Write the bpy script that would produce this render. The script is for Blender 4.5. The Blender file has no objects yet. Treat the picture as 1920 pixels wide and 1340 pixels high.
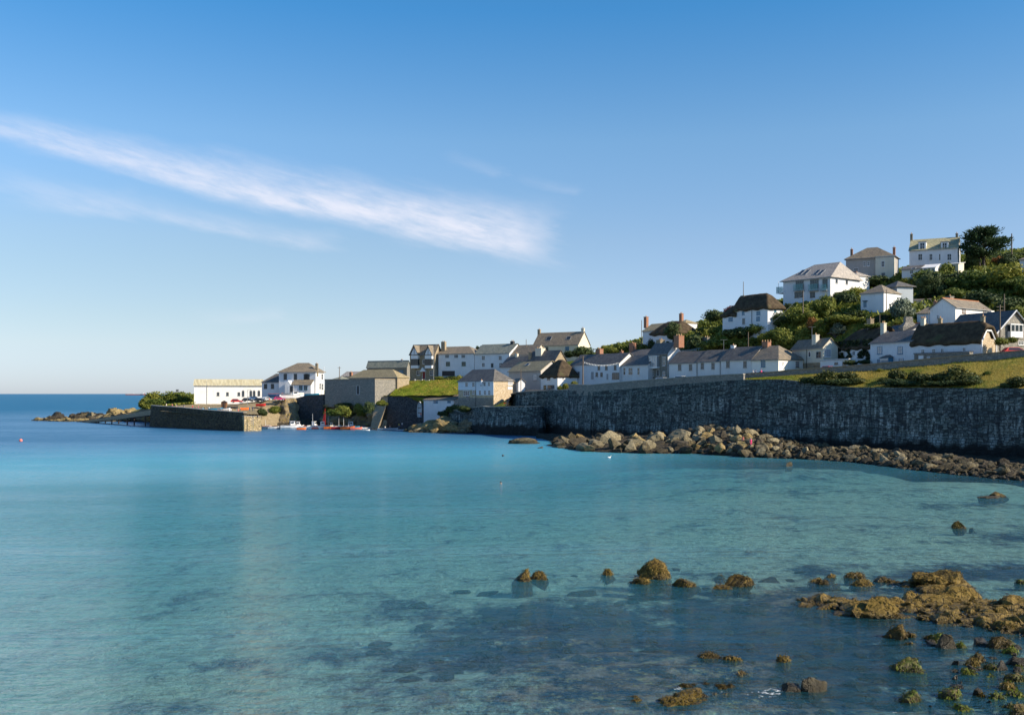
import bpy, math, random
import numpy as np
from mathutils import Vector, Matrix, noise
R_ = math.radians
# ---------------------------------------------------------------- camera, sky, sun, exposure
F, HZ, H = 1900.0, 738.0, 12.0           # focal length in photo pixels, horizon row, eye height in metres
sc = bpy.context.scene
C = sc.collection
cam = bpy.data.cameras.new('camera'); co = bpy.data.objects.new('camera', cam); C.objects.link(co)
co.location = (0, 0, H); co.rotation_euler = (R_(90), 0, 0)
cam.sensor_width = 36; cam.lens = 36*F/1920; cam.shift_y = (HZ-670)/1920; cam.clip_end = 90000; cam.clip_start = .3
sc.camera = co
sc.view_settings.view_transform = 'Standard'; sc.view_settings.look = 'None'
sc.view_settings.exposure = .65; sc.view_settings.gamma = 1
sc.cycles.transparent_max_bounces = 8; sc.cycles.max_bounces = 6
SE, SV = R_(29), Vector((.93, -.37))     # sun elevation, horizontal direction towards the sun
SV.normalize()
sunv = Vector((SV.x*math.cos(SE), SV.y*math.cos(SE), math.sin(SE)))
sl = bpy.data.lights.new('sun', 'SUN'); sl.energy = 4.9; sl.angle = R_(.53); sl.color = (1, .87, .68)
so = bpy.data.objects.new('sun', sl); C.objects.link(so); so.rotation_euler = sunv.to_track_quat('Z', 'Y').to_euler()

class G:                                   # a node tree with arithmetic
    def __init__(s, t): s.t = t
    def n(s, typ, ins=None, **kw):
        nd = s.t.nodes.new(typ)
        for k, v in kw.items(): setattr(nd, k, v)
        for k, v in (ins or {}).items(): s.put(nd.inputs[k], v)
        return nd
    def put(s, sock, v):
        if isinstance(v, V): v = v.s
        if isinstance(v, bpy.types.NodeSocket): s.t.links.new(v, sock)
        elif sock.type == 'RGBA' and len(v) == 3: sock.default_value = (*v, 1)
        else: sock.default_value = v
    def v(s, sock): return V(s, sock)
    def m(s, op, a, b=0., c=0., clamp=False):
        nd = s.n('ShaderNodeMath', {0: a, 1: b, 2: c}, operation=op, use_clamp=clamp); return V(s, nd.outputs[0])
    def sep(s, vec):
        nd = s.n('ShaderNodeSeparateXYZ', {0: vec}); return [V(s, o) for o in nd.outputs]
    def comb(s, x=0., y=0., z=0.): return V(s, s.n('ShaderNodeCombineXYZ', {0: x, 1: y, 2: z}).outputs[0])
    def mapr(s, x, a, b, c=0., d=1., smooth=True):
        nd = s.n('ShaderNodeMapRange', {0: x, 1: a, 2: b, 3: c, 4: d}); nd.interpolation_type = 'SMOOTHSTEP' if smooth else 'LINEAR'
        return V(s, nd.outputs[0])
    def noise(s, vec, scale=1., detail=3., rough=.5, dist=0., col=False):
        nd = s.n('ShaderNodeTexNoise', {'Vector': vec, 'Scale': scale, 'Detail': detail, 'Roughness': rough, 'Distortion': dist})
        return V(s, nd.outputs[1 if col else 0])
    def vor(s, vec, scale=1., feature='F1', out=0, rnd=1.):
        nd = s.n('ShaderNodeTexVoronoi', {'Vector': vec, 'Scale': scale, 'Randomness': rnd}, feature=feature); return V(s, nd.outputs[out])
    def mix(s, f, a, b, mode='MIX'):
        nd = s.n('ShaderNodeMix', data_type='RGBA', blend_type=mode)
        s.put(nd.inputs[0], f); s.put(nd.inputs[6], a); s.put(nd.inputs[7], b); return V(s, nd.outputs[2])
    def pos(s): return V(s, s.n('ShaderNodeNewGeometry').outputs['Position'])
    def nrm(s): return V(s, s.n('ShaderNodeNewGeometry').outputs['Normal'])
    def obj(s): return V(s, s.n('ShaderNodeTexCoord').outputs['Object'])
    def uv(s): return V(s, s.n('ShaderNodeTexCoord').outputs['UV'])
    def rnd(s): return V(s, s.n('ShaderNodeObjectInfo').outputs['Random'])
    def attr(s, nm): return V(s, s.n('ShaderNodeAttribute', attribute_name=nm).outputs['Fac'])
    def vm(s, op, a, b): return V(s, s.n('ShaderNodeVectorMath', {0: a, 1: b}, operation=op).outputs[0])
    def bump(s, h, dist=1., strength=1.):
        return V(s, s.n('ShaderNodeBump', {'Height': h, 'Distance': dist, 'Strength': strength}).outputs[0])
class V:
    def __init__(s, g, k): s.g, s.s = g, k
    def __add__(s, o): return s.g.m('ADD', s, o)
    __radd__ = __add__
    def __sub__(s, o): return s.g.m('SUBTRACT', s, o)
    def __rsub__(s, o): return s.g.m('SUBTRACT', o, s)
    def __mul__(s, o): return s.g.m('MULTIPLY', s, o)
    __rmul__ = __mul__
    def __truediv__(s, o): return s.g.m('DIVIDE', s, o)
    def abs(s): return s.g.m('ABSOLUTE', s)

def make_world():
    w = bpy.data.worlds.new('World'); sc.world = w; w.use_nodes = True
    t = w.node_tree; t.nodes.clear(); g = G(t)
    sky = g.n('ShaderNodeTexSky', sky_type='NISHITA', sun_disc=False, sun_elevation=SE, altitude=0,
              air_density=.7, dust_density=.3, ozone_density=2.)
    sky.sun_rotation = math.atan2(SV.x, SV.y)
    d = V(g, g.n('ShaderNodeTexCoord').outputs['Generated'])
    x, y, z = g.sep(d)
    az = g.m('ARCTAN2', x, y); el = g.m('ARCSINE', z)
    wv = g.comb(az*3., el*9., 0.)
    w1 = g.noise(wv, 2.2, 6, .6) - .5
    w2 = g.noise(g.comb(az*5. + el*6., el*22. + az*5., 3.), 2., 7, .62)
    w3 = g.noise(g.comb(az*2. - el*1.0, el*9. + az*2.2, 7.), 9., 5, .65)
    def PX(px): return math.atan((px-960)/F)
    def EL(px, py): return math.atan((HZ-py)/math.hypot(F, px-960))
    tot = None
    for (pa, pya, pb, pyb, bend, wa, wb, st) in [(-220, 188, 1055, 464, -.006, 17, 50, 1.), (520, 352, 1050, 448, .0, 16, 44, .6), (-100, 325, 640, 462, .0, 22, 14, .42), (20, 372, 250, 396, .0, 16, 22, .42), (260, 395, 420, 425, .0, 12, 18, .3),
                                                (855, 300, 925, 328, 0, 14, 10, .15), (975, 338, 1075, 362, 0, 8, 8, .16), (480, 432, 640, 440, 0, 8, 8, .16), (380, 598, 520, 592, 0, 14, 12, .2)]:
        a0, a1, e0, e1 = PX(pa), PX(pb), EL(pa, pya), EL(pb, pyb)
        f = g.mapr(az, a0, a1, 0, 1, False)
        line = f*(e1-e0) + e0 - g.m('MULTIPLY', f*(1-f), bend*4*.25)
        wid = (f*(wb-wa) + wa)/F
        dv = (el - line + w1*.02)/wid + (w2-.5)*1.25
        # sharper lower edge, feathered upper edge
        body = g.mapr(dv, -1.25, -.2)*(1 - g.mapr(dv, -.1, 2.1))
        ends = g.mapr(az + w1*.04 + (w3-.5)*.03, a0-.02, a0+(a1-a0)*.25)*(1 - g.mapr(az + w1*.06 + (w3-.5)*.06 - (w2-.5)*.05, a1-(a1-a0)*.09, a1+.014))
        c = body*ends*g.mapr(w3, .25, .7, .42, 1.)*g.mapr(f, 0, .75, .62, 1.)*st
        tot = c if tot is None else g.m('MAXIMUM', tot, c)
    rp = g.n('ShaderNodeValToRGB', {0: el/R_(40)}); cr = rp.color_ramp
    stops = [(0, (.92, .95, 1.2)), (2.65, (1.18, 1.1, 1.17)), (8.5, (1.3, 1.31, 1.29)), (13.9, (1.2, 1.5, 1.5)), (20.7, (.56, 1.4, 1.7)), (38, (.45, 1.05, 1.5))]
    while len(cr.elements) < len(stops): cr.elements.new(.5)
    for e_, (a_, c_) in zip(cr.elements, stops): e_.position = a_/40; e_.color = (c_[0]/2, c_[1]/2, c_[2]/2, 1)
    tint = g.mix(1., V(g, sky.outputs[0]), V(g, rp.outputs[0]), 'MULTIPLY'); tint = g.mix(1., tint, (2., 2., 2.), 'MULTIPLY')
    lf = g.mapr(az, .15, -.5)*g.mapr(el, R_(14), 0.); tint = g.mix(lf, tint, g.mix(1., tint, (.84, .84, .84), 'MULTIPLY')); tint = g.mix(g.mapr(el, R_(13), R_(6))*g.mapr(el, R_(.5), R_(4.5))*g.mapr(az, .3, -.3)*.75, tint, g.mix(1., tint, (1.04, .99, .84), 'MULTIPLY'))
    col = g.mix(g.m('POWER', tot, 1.1)*.9, tint, (7.2, 7.3, 8.2))
    bg = g.n('ShaderNodeBackground', {'Color': col, 'Strength': .078})
    out = g.n('ShaderNodeOutputWorld', {0: bg.outputs[0]})
make_world()

# ---------------------------------------------------------------- helpers
def P(px, py, Y): return Vector(((px-960)/F*Y, Y, H+(HZ-py)/F*Y))
def XZ(px, Y): return (px-960)/F*Y
def ZP(py, Y): return H+(HZ-py)/F*Y
MATS = {}
def mat(name, fn):
    m = bpy.data.materials.new(name); m.use_nodes = True; t = m.node_tree; t.nodes.clear(); g = G(t)
    sh = fn(g); g.n('ShaderNodeOutputMaterial', {0: sh}); MATS[name] = m; return m
def pbr(g, col, rough=.8, bump=None, spec=.3, metal=0., **kw):
    ins = {'Base Color': col, 'Roughness': rough, 'Specular IOR Level': spec, 'Metallic': metal}
    if bump is not None: ins['Normal'] = bump
    ins.update(kw)
    return g.n('ShaderNodeBsdfPrincipled', ins).outputs[0]
def paint(name, c, rough=.5, var=.12, spec=.3, sc_=1.5):
    def fn(g):
        n = g.noise(g.pos(), sc_, 5, .6); k = g.mapr(n, .3, .7, 1-var, 1.)
        return pbr(g, g.mix(1., c, V(g, g.comb(k, k, k).s), 'MULTIPLY'), rough, None, spec)
    return mat(name, fn)
def render_wall(name, c, stain=.25):
    def fn(g):
        u, v, _ = g.sep(g.uv()); p = g.pos()
        big = g.noise(p, .35, 4, .6); st = g.noise(g.comb(u*2.2, v*.22, 0.), 1.5, 5, .65)
        k = g.mapr(big, .3, .7, 1-.1, 1.)*(1 - g.mapr(st, .52, .78)*stain)
        c2 = g.mix(1., c, g.comb(k, k*.99, k*.97), 'MULTIPLY')
        return pbr(g, c2, .85, g.bump(g.noise(p, 5., 4, .6), .015), .2)
    return mat(name, fn)
for nm, c in dict(white_render=(.74, .75, .78), bright_render=(.86, .85, .83), cream_render=(.66, .62, .52), pink_render=(.52, .49, .46), grey_render=(.36, .35, .34),
                  blue_grey_render=(.42, .47, .52)).items(): render_wall(nm, c)
for nm, c in dict(white_paint=(.8, .8, .8), blue_paint=(.06, .22, .36), dark_paint=(.04, .045, .05), red_paint=(.55, .03, .03), orange_paint=(.75, .17, .04), magenta_paint=(.5, .03, .14),
                  navy_paint=(.03, .09, .22), green_paint=(.04, .16, .1), grey_paint=(.3, .31, .32), silver_paint=(.5, .52, .54), yellow_paint=(.6, .42, .05), rubber=(.02, .02, .02),
                  cyan_tarp=(.03, .25, .42), wood_pole=(.16, .12, .085), skin=(.55, .33, .22), hair_dark=(.03, .02, .015), denim=(.06, .1, .2), pink_cloth=(.75, .04, .2),
                  white_cloth=(.75, .75, .75), coral_cloth=(.75, .2, .16), teal_paint=(.03, .22, .24), lead=(.28, .3, .33), door_red=(.22, .02, .02), timber_dark=(.05, .035, .03),
                  timber_brown=(.2, .1, .05), terracotta=(.42, .16, .07), pot=(.5, .3, .16), ship_hull=(.3, .12, .12), ship_white=(.6, .6, .62), concrete=(.33, .31, .27), steel=(.25, .26, .27),
                  khaki_cloth=(.35, .28, .18), black_cloth=(.03, .03, .035)).items(): paint(nm, c)
def glass(name, c=(.03, .04, .05)):
    mat(name, lambda g: pbr(g, c, .08, g.bump(g.noise(g.pos(), 1.2, 1), .02), .6))
glass('window_glass'); glass('blue_window_glass', (.05, .15, .24)); glass('curtain_glass', (.35, .36, .38))
mat('balcony_glass', lambda g: pbr(g, (.1, .34, .36), .1, None, .6, Alpha=.35))

def slate(name, c1, c2, lich=(.34, .26, .1), la=.25, course=.28, w=.4):
    def fn(g):
        u, v, _ = g.sep(g.uv())
        br = g.n('ShaderNodeTexBrick', {'Vector': g.comb(u, v, 0.), 'Scale': 1., 'Mortar Size': .02, 'Brick Width': w, 'Row Height': course, 'Color1': (.75, .75, .75, 1), 'Color2': (1.15, 1.12, 1.1, 1), 'Mortar': (.4, .4, .4, 1)})
        p = g.pos(); n = g.noise(p, .8, 5, .65); n2 = g.noise(p, 3.5, 5, .7)
        c = g.mix(g.mapr(n, .35, .65), c1, c2)
        c = g.mix(g.mapr(n2, .58, .75)*la, c, lich)
        st = g.noise(g.comb(u*2.5, v*.25, 2.), 1.5, 4, .6)
        c = g.mix(g.mapr(st, .5, .75)*.25, c, (.25, .24, .22))
        c = g.mix(1., c, V(g, br.outputs[0]), 'MULTIPLY')
        return pbr(g, c, .6, g.bump(V(g, br.outputs[1])*-.012 + n2*.02, 1.), .35)
    return mat(name, fn)
slate('blue_slate', (.11, .105, .10), (.17, .16, .145), la=.15)
slate('brown_slate', (.21, .18, .14), (.29, .24, .17), la=.5)
slate('lichen_slate', (.34, .28, .16), (.42, .35, .2), (.45, .34, .1), la=.7)
slate('green_slate', (.21, .23, .2), (.28, .29, .23), la=.35)
slate('pink_slate', (.36, .33, .3), (.44, .4, .35), (.5, .4, .35), la=.3)
slate('yellow_slate', (.4, .38, .22), (.48, .44, .27), (.5, .42, .15), la=.6)
def corr(g):
    u, v, _ = g.sep(g.uv()); p = g.pos()
    c = g.mix(g.mapr(g.noise(g.comb(u*1.2, v*.2, 0.), 1., 4, .6), .35, .65), (.46, .4, .25), (.6, .54, .36))
    return pbr(g, c, .7, g.bump(g.m('SINE', u*12.)*.03), .2)
mat('corrugated_roof', corr)
def thatch(g):
    u, v, _ = g.sep(g.uv()); p = g.pos()
    s = g.noise(g.comb(u*9., v*1.2, 0.), 1.5, 5, .6); n = g.noise(p, .9, 5, .6)
    c = g.mix(g.mapr(n, .3, .7), (.05, .038, .027), (.115, .086, .055)); c = g.mix(g.mapr(s, .35, .7)*.55, c, (.036, .028, .02))
    c = g.mix(g.mapr(g.noise(p, .4, 3, .5), .58, .72)*.5, c, (.1, .11, .05))
    return pbr(g, c, .95, g.bump(s*.05 + n*.06), .1)
mat('thatch', thatch)
def stone(name, c1, c2, mort, bw=.5, rh=.3, bumpd=.05, dist=.16, lich=0., lc=(.42, .3, .07)):
    def fn(g):
        u, v, _ = g.sep(g.uv()); p = g.pos()
        d = g.noise(g.comb(u*1.6, v*1.6, 0.), 1., 3, .5, col=True); dx, dy, _ = g.sep(d)
        vec = g.comb(u + (dx-.5)*dist*2, v + (dy-.5)*dist*2, 0.)
        vec2 = g.comb(g.sep(vec)[0]/bw, g.sep(vec)[1]/rh, 0.)
        cell = g.vor(vec2, 1., 'F1', 1, .85); edge = g.vor(vec2, 1., 'DISTANCE_TO_EDGE', 0, .85)
        cr = g.sep(cell)[0]; n = g.noise(p, .5, 5, .65); f = g.noise(p, 6., 4, .6)
        c = g.mix(cr*.8 + n*.3, c1, c2)
        c = g.mix(g.mapr(edge, .02, .1), mort, c)
        if lich: c = g.mix(g.mapr(g.noise(p, .9, 5, .7), .52, .66)*lich, c, lc)
        return pbr(g, c, .85, g.bump(g.mapr(edge, 0, .16)*bumpd + f*.03), .25)
    return mat(name, fn)
stone('tan_stone', (.24, .18, .11), (.44, .35, .23), (.3, .26, .2))
stone('warm_stone', (.36, .26, .15), (.56, .43, .27), (.62, .54, .42))
stone('grey_stone', (.17, .165, .15), (.34, .31, .26), (.2, .19, .17))
stone('brick_red', (.28, .1, .05), (.42, .17, .08), (.3, .24, .2), .22, .09, .01, .02)
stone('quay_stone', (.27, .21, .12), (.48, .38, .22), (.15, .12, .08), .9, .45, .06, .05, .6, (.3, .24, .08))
stone('quay_shaded', (.03, .028, .022), (.12, .1, .06), (.012, .012, .012), .9, .45, .06, .05, .5, (.13, .1, .03))  # darkened copy of quay_stone, the outer wall's shade put into its colour
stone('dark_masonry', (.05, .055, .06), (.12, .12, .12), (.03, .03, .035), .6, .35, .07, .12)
def seawall(g):
    u, v, _ = g.sep(g.uv()); p = g.pos(); z = g.sep(p)[2]
    d = g.noise(g.comb(u*.7, v*.7, 0.), 1., 3, .5, col=True); dx, dy, _ = g.sep(d)
    uu, vv = u + (dx-.5)*.5, v + (dy-.5)*.35
    row = g.m('FLOOR', vv/.5); vec = g.comb(uu/.95 + g.m('SINE', row*12.9)*3.7, vv/.5, 0.)
    cr = g.sep(g.vor(vec, 1., 'F1', 1, .5))[0]; edge = g.vor(vec, 1., 'DISTANCE_TO_EDGE', 0, .5)
    big = g.noise(g.comb(u*.07, v*.14, 5.), 1., 5, .6); f = g.noise(p, 4., 4, .65); tone = g.noise(g.comb(u*.16, v*.3, 15.), 1., 4, .6)
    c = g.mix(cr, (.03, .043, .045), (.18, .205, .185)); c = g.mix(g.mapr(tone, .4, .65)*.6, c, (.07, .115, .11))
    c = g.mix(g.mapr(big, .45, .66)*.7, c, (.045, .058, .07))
    s1 = g.noise(g.comb(u*1.0, v*.12, 0.), 1., 6, .7); s2 = g.noise(g.comb(u*.7, v*.45, 9.), 1., 4, .6)
    pt = g.noise(g.comb(u*.05, v*.42, 11.), 1., 4, .6)
    zone = g.mapr(g.noise(g.comb(u*.035, v*.06, 41.), 1., 3, .6), .38, .54, .45, 1.)
    stain = zone*g.mapr(s1, .47, .57)*g.mapr(pt, .40, .52)*g.mapr(s2, .38, .54)*g.mapr(v, 3., 4.5, .5, 1.)*g.mapr(v, 11., 14., 1., .25)
    c = g.mix(stain*.9, c, (.44, .48, .45))
    thin = zone*g.mapr(g.noise(g.comb(u*2.6, v*.07, 31.), 1., 4, .6), .58, .64)*g.mapr(g.noise(g.comb(u*.12, v*.25, 33.), 1., 3),   .46, .56); c = g.mix(thin*.55, c, (.36, .4, .38))
    band = v + (g.noise(g.comb(u*.2, 0., 1.), 1., 3)-.5)*2.5
    pour = g.mapr(g.noise(g.comb(u*.16, 0., 3.), 1., 3, .6), .5, .54)*g.mapr(band, 3.4, 3.7)*g.mapr(band, 5.6, 5.9, 1, 0)*g.mapr(s1, .36, .55)
    c = g.mix(pour*.85, c, (.34, .4, .39))
    dk = g.noise(g.comb(u*.8, v*.07, 20.), 1., 5, .6)
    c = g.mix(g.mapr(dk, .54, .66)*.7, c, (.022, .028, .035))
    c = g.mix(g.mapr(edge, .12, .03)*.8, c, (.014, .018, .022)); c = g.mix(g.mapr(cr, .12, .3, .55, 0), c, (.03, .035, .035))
    c = g.mix(g.mapr(z + (g.noise(g.comb(u*.4, v*.2, 7.), 1., 4)-.5)*4., 2.2, 3.4, 1, 0)*.95, c, (.008, .009, .009))  # near-black foot: dark weed, plus the shade at the wall base painted in
    return pbr(g, c, .8, g.bump(g.mapr(edge, 0, .15)*.07 + f*.04), .3)
mat('seawall_stone', seawall)
def leafmat(name, a, b, c3, tr=.25):
    def fn(g):
        p = g.pos(); r = g.rnd(); n = g.noise(p, .9, 4, .6); n2 = g.noise(p, 5., 2, .5)
        c = g.mix(g.mapr(n + (r-.5)*.35, .3, .7), a, b); c = g.mix(g.mapr(n2, .55, .75)*.6, c, c3)
        s = pbr(g, c, .6, None, .25)
        return g.n('ShaderNodeMixShader', {0: tr, 1: s, 2: g.n('ShaderNodeBsdfTranslucent', {'Color': c}).outputs[0]}).outputs[0]
    return mat(name, fn)
def rockmat(name, c1, c2, c3, l=.5, green=0., wet=.35):
    def fn(g):
        p = g.pos(); z = g.sep(p)[2]; nz = g.sep(g.nrm())[2]
        n = g.noise(p, 1.1, 6, .65); n2 = g.noise(p, 4.5, 6, .7); n3 = g.noise(p, .7, 4, .6); r = g.rnd()
        c = g.mix(g.mapr(n + (r-.5)*.5, .25, .75), c1, c2)
        c = g.mix(g.mapr(n2, .45, .62)*l, c, c3)
        cr = g.vor(g.vm('ADD', p, g.noise(p, 1.5, 3, .6, col=True)), 1.1, 'DISTANCE_TO_EDGE')
        c = g.mix(g.mapr(cr, .0, .045, .75, 0), c, (.02, .016, .012))
        if green: c = g.mix(g.mapr(nz, .35, .8)*g.mapr(n3 + (r-.5)*.5, .42, .58)*green, c, (.1, .17, .015))
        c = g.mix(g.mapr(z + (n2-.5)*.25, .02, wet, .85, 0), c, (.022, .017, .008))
        return pbr(g, c, g.mapr(z, .1, .6, .35, .85), g.bump(n2*.16 + g.noise(p, 14., 4, .7)*.05 + g.mapr(cr, 0, .06)*.06), .3)
    return mat(name, fn)
rockmat('weedy_rock', (.05, .032, .008), (.18, .118, .024), (.26, .175, .04), .75)
leafmat('seaweed', (.05, .034, .006), (.17, .115, .02), (.27, .19, .04), .15)
leafmat('green_weed', (.05, .05, .008), (.12, .14, .012), (.2, .22, .02), .2)
rockmat('mossy_rock', (.09, .065, .03), (.2, .15, .06), (.25, .17, .05), .5, .9)
rockmat('pile_rock', (.05, .043, .03), (.28, .245, .165), (.17, .13, .045), .6, 0, 1.3)
rockmat('lichen_rock', (.1, .075, .045), (.32, .25, .14), (.45, .29, .04), .55, .1, 1.2)
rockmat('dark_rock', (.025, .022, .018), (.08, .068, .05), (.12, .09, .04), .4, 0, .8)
leafmat('bush_leaf', (.065, .105, .018), (.18, .2, .036), (.25, .24, .05))
leafmat('bright_leaf', (.1, .13, .018), (.22, .22, .035), (.3, .25, .04))
leafmat('dark_leaf', (.028, .052, .018), (.08, .11, .035), (.12, .13, .04), .15)
leafmat('cypress_leaf', (.03, .062, .026), (.09, .13, .045), (.12, .15, .05), .2)
leafmat('gorse_leaf', (.03, .045, .012), (.09, .1, .025), (.3, .25, .03), .15)
leafmat('rust_leaf', (.16, .07, .02), (.28, .13, .04), (.2, .14, .04))
leafmat('silver_leaf', (.1, .13, .09), (.2, .24, .17), (.16, .18, .1))
leafmat('purple_leaf', (.08, .025, .03), (.15, .05, .05), (.1, .06, .03))
def grassm(g):
    p = g.pos(); n = g.noise(p, .11, 4, .6); n2 = g.noise(p, 1.2, 4, .7)
    c = g.mix(g.mapr(n, .4, .6), (.14, .19, .02), (.36, .28, .06)); c = g.mix(g.mapr(n2, .5, .7)*.6, c, (.36, .25, .1)); c = g.mix(g.mapr(n2, .42, .3)*.5, c, (.09, .13, .02))
    return g.n('ShaderNodeMixShader', {0: .3, 1: pbr(g, c, .7, None, .15), 2: g.n('ShaderNodeBsdfTranslucent', {'Color': c}).outputs[0]}).outputs[0]
mat('grass_leaf', grassm)
leafmat('ivy_leaf', (.02, .035, .014), (.045, .06, .02), (.06, .08, .03), .1)
def ground(g):
    p = g.pos(); n = g.noise(p, .12, 5, .6); n2 = g.noise(p, 1.4, 6, .7); x, y, z = g.sep(p)
    c = g.mix(g.mapr(n, .35, .65), (.12, .16, .022), (.22, .2, .04)); c = g.mix(g.mapr(n2, .4, .65)*.6, c, (.06, .08, .018))
    road = g.attr('road'); sand = g.attr('sand'); dry = g.attr('dry')
    c = g.mix(dry*g.mapr(n2*.6 + n*.6, .42, .68), c, (.34, .26, .06))
    c = g.mix(road, c, g.mix(n2, (.06, .06, .062), (.1, .095, .09)))
    c = g.mix(sand, c, g.mix(g.mapr(n2, .3, .7), (.2, .155, .09), (.36, .29, .18)))
    return pbr(g, c, .95, g.bump(n2*.25), .1)
mat('hillside_ground', ground)
def lawn(g):
    p = g.pos(); n = g.noise(p, .35, 5, .6); n2 = g.noise(p, 3., 5, .7)
    c = g.mix(g.mapr(n, .3, .7), (.14, .19, .012), (.22, .25, .02)); c = g.mix(g.mapr(n2, .4, .65)*.6, c, (.09, .12, .012)); c = g.mix(g.mapr(g.noise(p, .15, 3, .5), .52, .66)*.5, c, (.24, .22, .04))
    return pbr(g, c, .9, g.bump(n2*.15), .1)
mat('lawn', lawn)
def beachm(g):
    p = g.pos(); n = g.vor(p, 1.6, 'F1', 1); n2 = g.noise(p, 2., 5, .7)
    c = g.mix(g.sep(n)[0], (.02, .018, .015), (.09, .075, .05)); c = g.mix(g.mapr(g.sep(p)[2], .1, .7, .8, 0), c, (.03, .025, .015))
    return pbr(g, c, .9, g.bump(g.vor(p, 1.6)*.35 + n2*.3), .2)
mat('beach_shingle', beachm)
def cliff(g):
    p = g.pos(); n = g.noise(p, .35, 6, .65); n2 = g.noise(p, 1.8, 6, .7); z = g.sep(p)[2]
    c = g.mix(g.mapr(n, .35, .65), (.13, .1, .07), (.33, .26, .17)); c = g.mix(g.mapr(n2, .5, .64)*.8, c, (.5, .36, .06))
    c = g.mix(g.mapr(z + n2, .3, 2.6, .85, 0), c, (.05, .035, .015))
    return pbr(g, c, .9, g.bump(n2*.9 + n*.8), .2)
mat('cliff_rock', cliff)
class MB:
    def __init__(s): s.v, s.f, s.k = [], [], []
    def add(s, vs, fs, k=0):
        o = len(s.v); s.v += [tuple(v) for v in vs]; s.f += [tuple(i+o for i in f) for f in fs]; s.k += [k]*len(fs); return s
    def box(s, x0, x1, y0, y1, z0, z1, k=0):
        return s.add([(x0,y0,z0),(x1,y0,z0),(x1,y1,z0),(x0,y1,z0),(x0,y0,z1),(x1,y0,z1),(x1,y1,z1),(x0,y1,z1)],
                     [(3,2,1,0),(4,5,6,7),(0,1,5,4),(1,2,6,5),(2,3,7,6),(3,0,4,7)], k)
    def tube(s, a, b, r0, r1=None, n=8, k=0):
        a, b = Vector(a), Vector(b); r1 = r0 if r1 is None else r1; d = (b-a).normalized()
        t = d.cross(Vector((0, 0, 1)) if abs(d.z) < .9 else Vector((1, 0, 0))).normalized(); q = d.cross(t)
        vs = [a + (t*math.cos(i*2*math.pi/n) + q*math.sin(i*2*math.pi/n))*r0 for i in range(n)] + [b + (t*math.cos(i*2*math.pi/n) + q*math.sin(i*2*math.pi/n))*r1 for i in range(n)]
        return s.add(vs, [(i, (i+1) % n, n+(i+1) % n, n+i) for i in range(n)] + [tuple(range(n))[::-1], tuple(range(n, 2*n))], k)
    def prism(s, poly, z0, z1, k=0):           # plan polygon, counter-clockwise
        n = len(poly)
        zt = z1 if isinstance(z1, (list, tuple)) else [z1]*n
        return s.add([(x, y, z0) for x, y in poly] + [(x, y, z) for (x, y), z in zip(poly, zt)],
                     [(i, (i+1) % n, n+(i+1) % n, n+i) for i in range(n)] + [tuple(range(n))[::-1], tuple(range(n, 2*n))], k)
    def loft(s, rings, k=0, caps=True):
        n = len(rings[0]); vs = [p for r in rings for p in r]; fs = []
        for j in range(len(rings)-1):
            fs += [(j*n+i, j*n+(i+1) % n, (j+1)*n+(i+1) % n, (j+1)*n+i) for i in range(n)]
        if caps: fs += [tuple(range(n))[::-1], tuple(range((len(rings)-1)*n, len(rings)*n))]
        return s.add(vs, fs, k)
    def build(s, name, mats, parent=None, smooth=False, uv=True):
        me = bpy.data.meshes.new(name); me.from_pydata(s.v, [], s.f)
        mats = [mats] if isinstance(mats, str) else mats
        for m in mats: me.materials.append(MATS[m])
        if len(mats) > 1: me.polygons.foreach_set('material_index', s.k)
        if uv: auto_uv(me)
        if smooth: me.polygons.foreach_set('use_smooth', [True]*len(me.polygons))
        me.update(); o = bpy.data.objects.new(name, me); C.objects.link(o)
        if parent: o.parent = parent
        return o
def auto_uv(me):
    nv, nl, npoly = len(me.vertices), len(me.loops), len(me.polygons)
    co_ = np.empty(nv*3); me.vertices.foreach_get('co', co_); co_ = co_.reshape(-1, 3)
    li = np.empty(nl, int); me.loops.foreach_get('vertex_index', li)
    me.update(); nr = np.empty(npoly*3); me.polygons.foreach_get('normal', nr); nr = nr.reshape(-1, 3)
    tot = np.empty(npoly, int); me.polygons.foreach_get('loop_total', tot)
    t = np.stack([-nr[:, 1], nr[:, 0], np.zeros(npoly)], 1); l = np.linalg.norm(t, axis=1); flat = l < .05
    t[flat] = (1, 0, 0); l[flat] = 1; t /= l[:, None]; b = np.cross(nr, t)
    pi = np.repeat(np.arange(npoly), tot); p = co_[li]
    uv = np.stack([(p*t[pi]).sum(1), (p*b[pi]).sum(1)], 1)
    lay = me.uv_layers.new(name='UVMap'); lay.data.foreach_set('uv', uv.ravel())
def tag(o, label, cat, group=None, kind=None):
    if label: o['label'] = label
    if cat: o['category'] = cat
    if group: o['group'] = group
    if kind: o['kind'] = kind
    return o
def empty(name, loc, rz=0., label=None, cat=None, group=None):
    o = bpy.data.objects.new(name, None); C.objects.link(o); o.location = loc; o.rotation_euler.z = rz; o.empty_display_size = .3
    return tag(o, label, cat, group)
def dup(o, loc, rz=0., sc_=1., label=None, parent=None, rot=None):
    kids = [c for c in o.children]
    c = o.copy(); C.objects.link(c)
    if parent is not None: c.parent = parent
    else:
        c.location = loc; c.rotation_euler = rot or (0, 0, rz); c.scale = (sc_,)*3 if isinstance(sc_, (int, float)) else sc_
        if label: c['label'] = label
    for k in kids: dup(k, None, parent=c)
    return c
def interp(tab, x, j=1):
    xs = [t[0] for t in tab]; return float(np.interp(x, xs, [t[j] for t in tab]))

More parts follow.
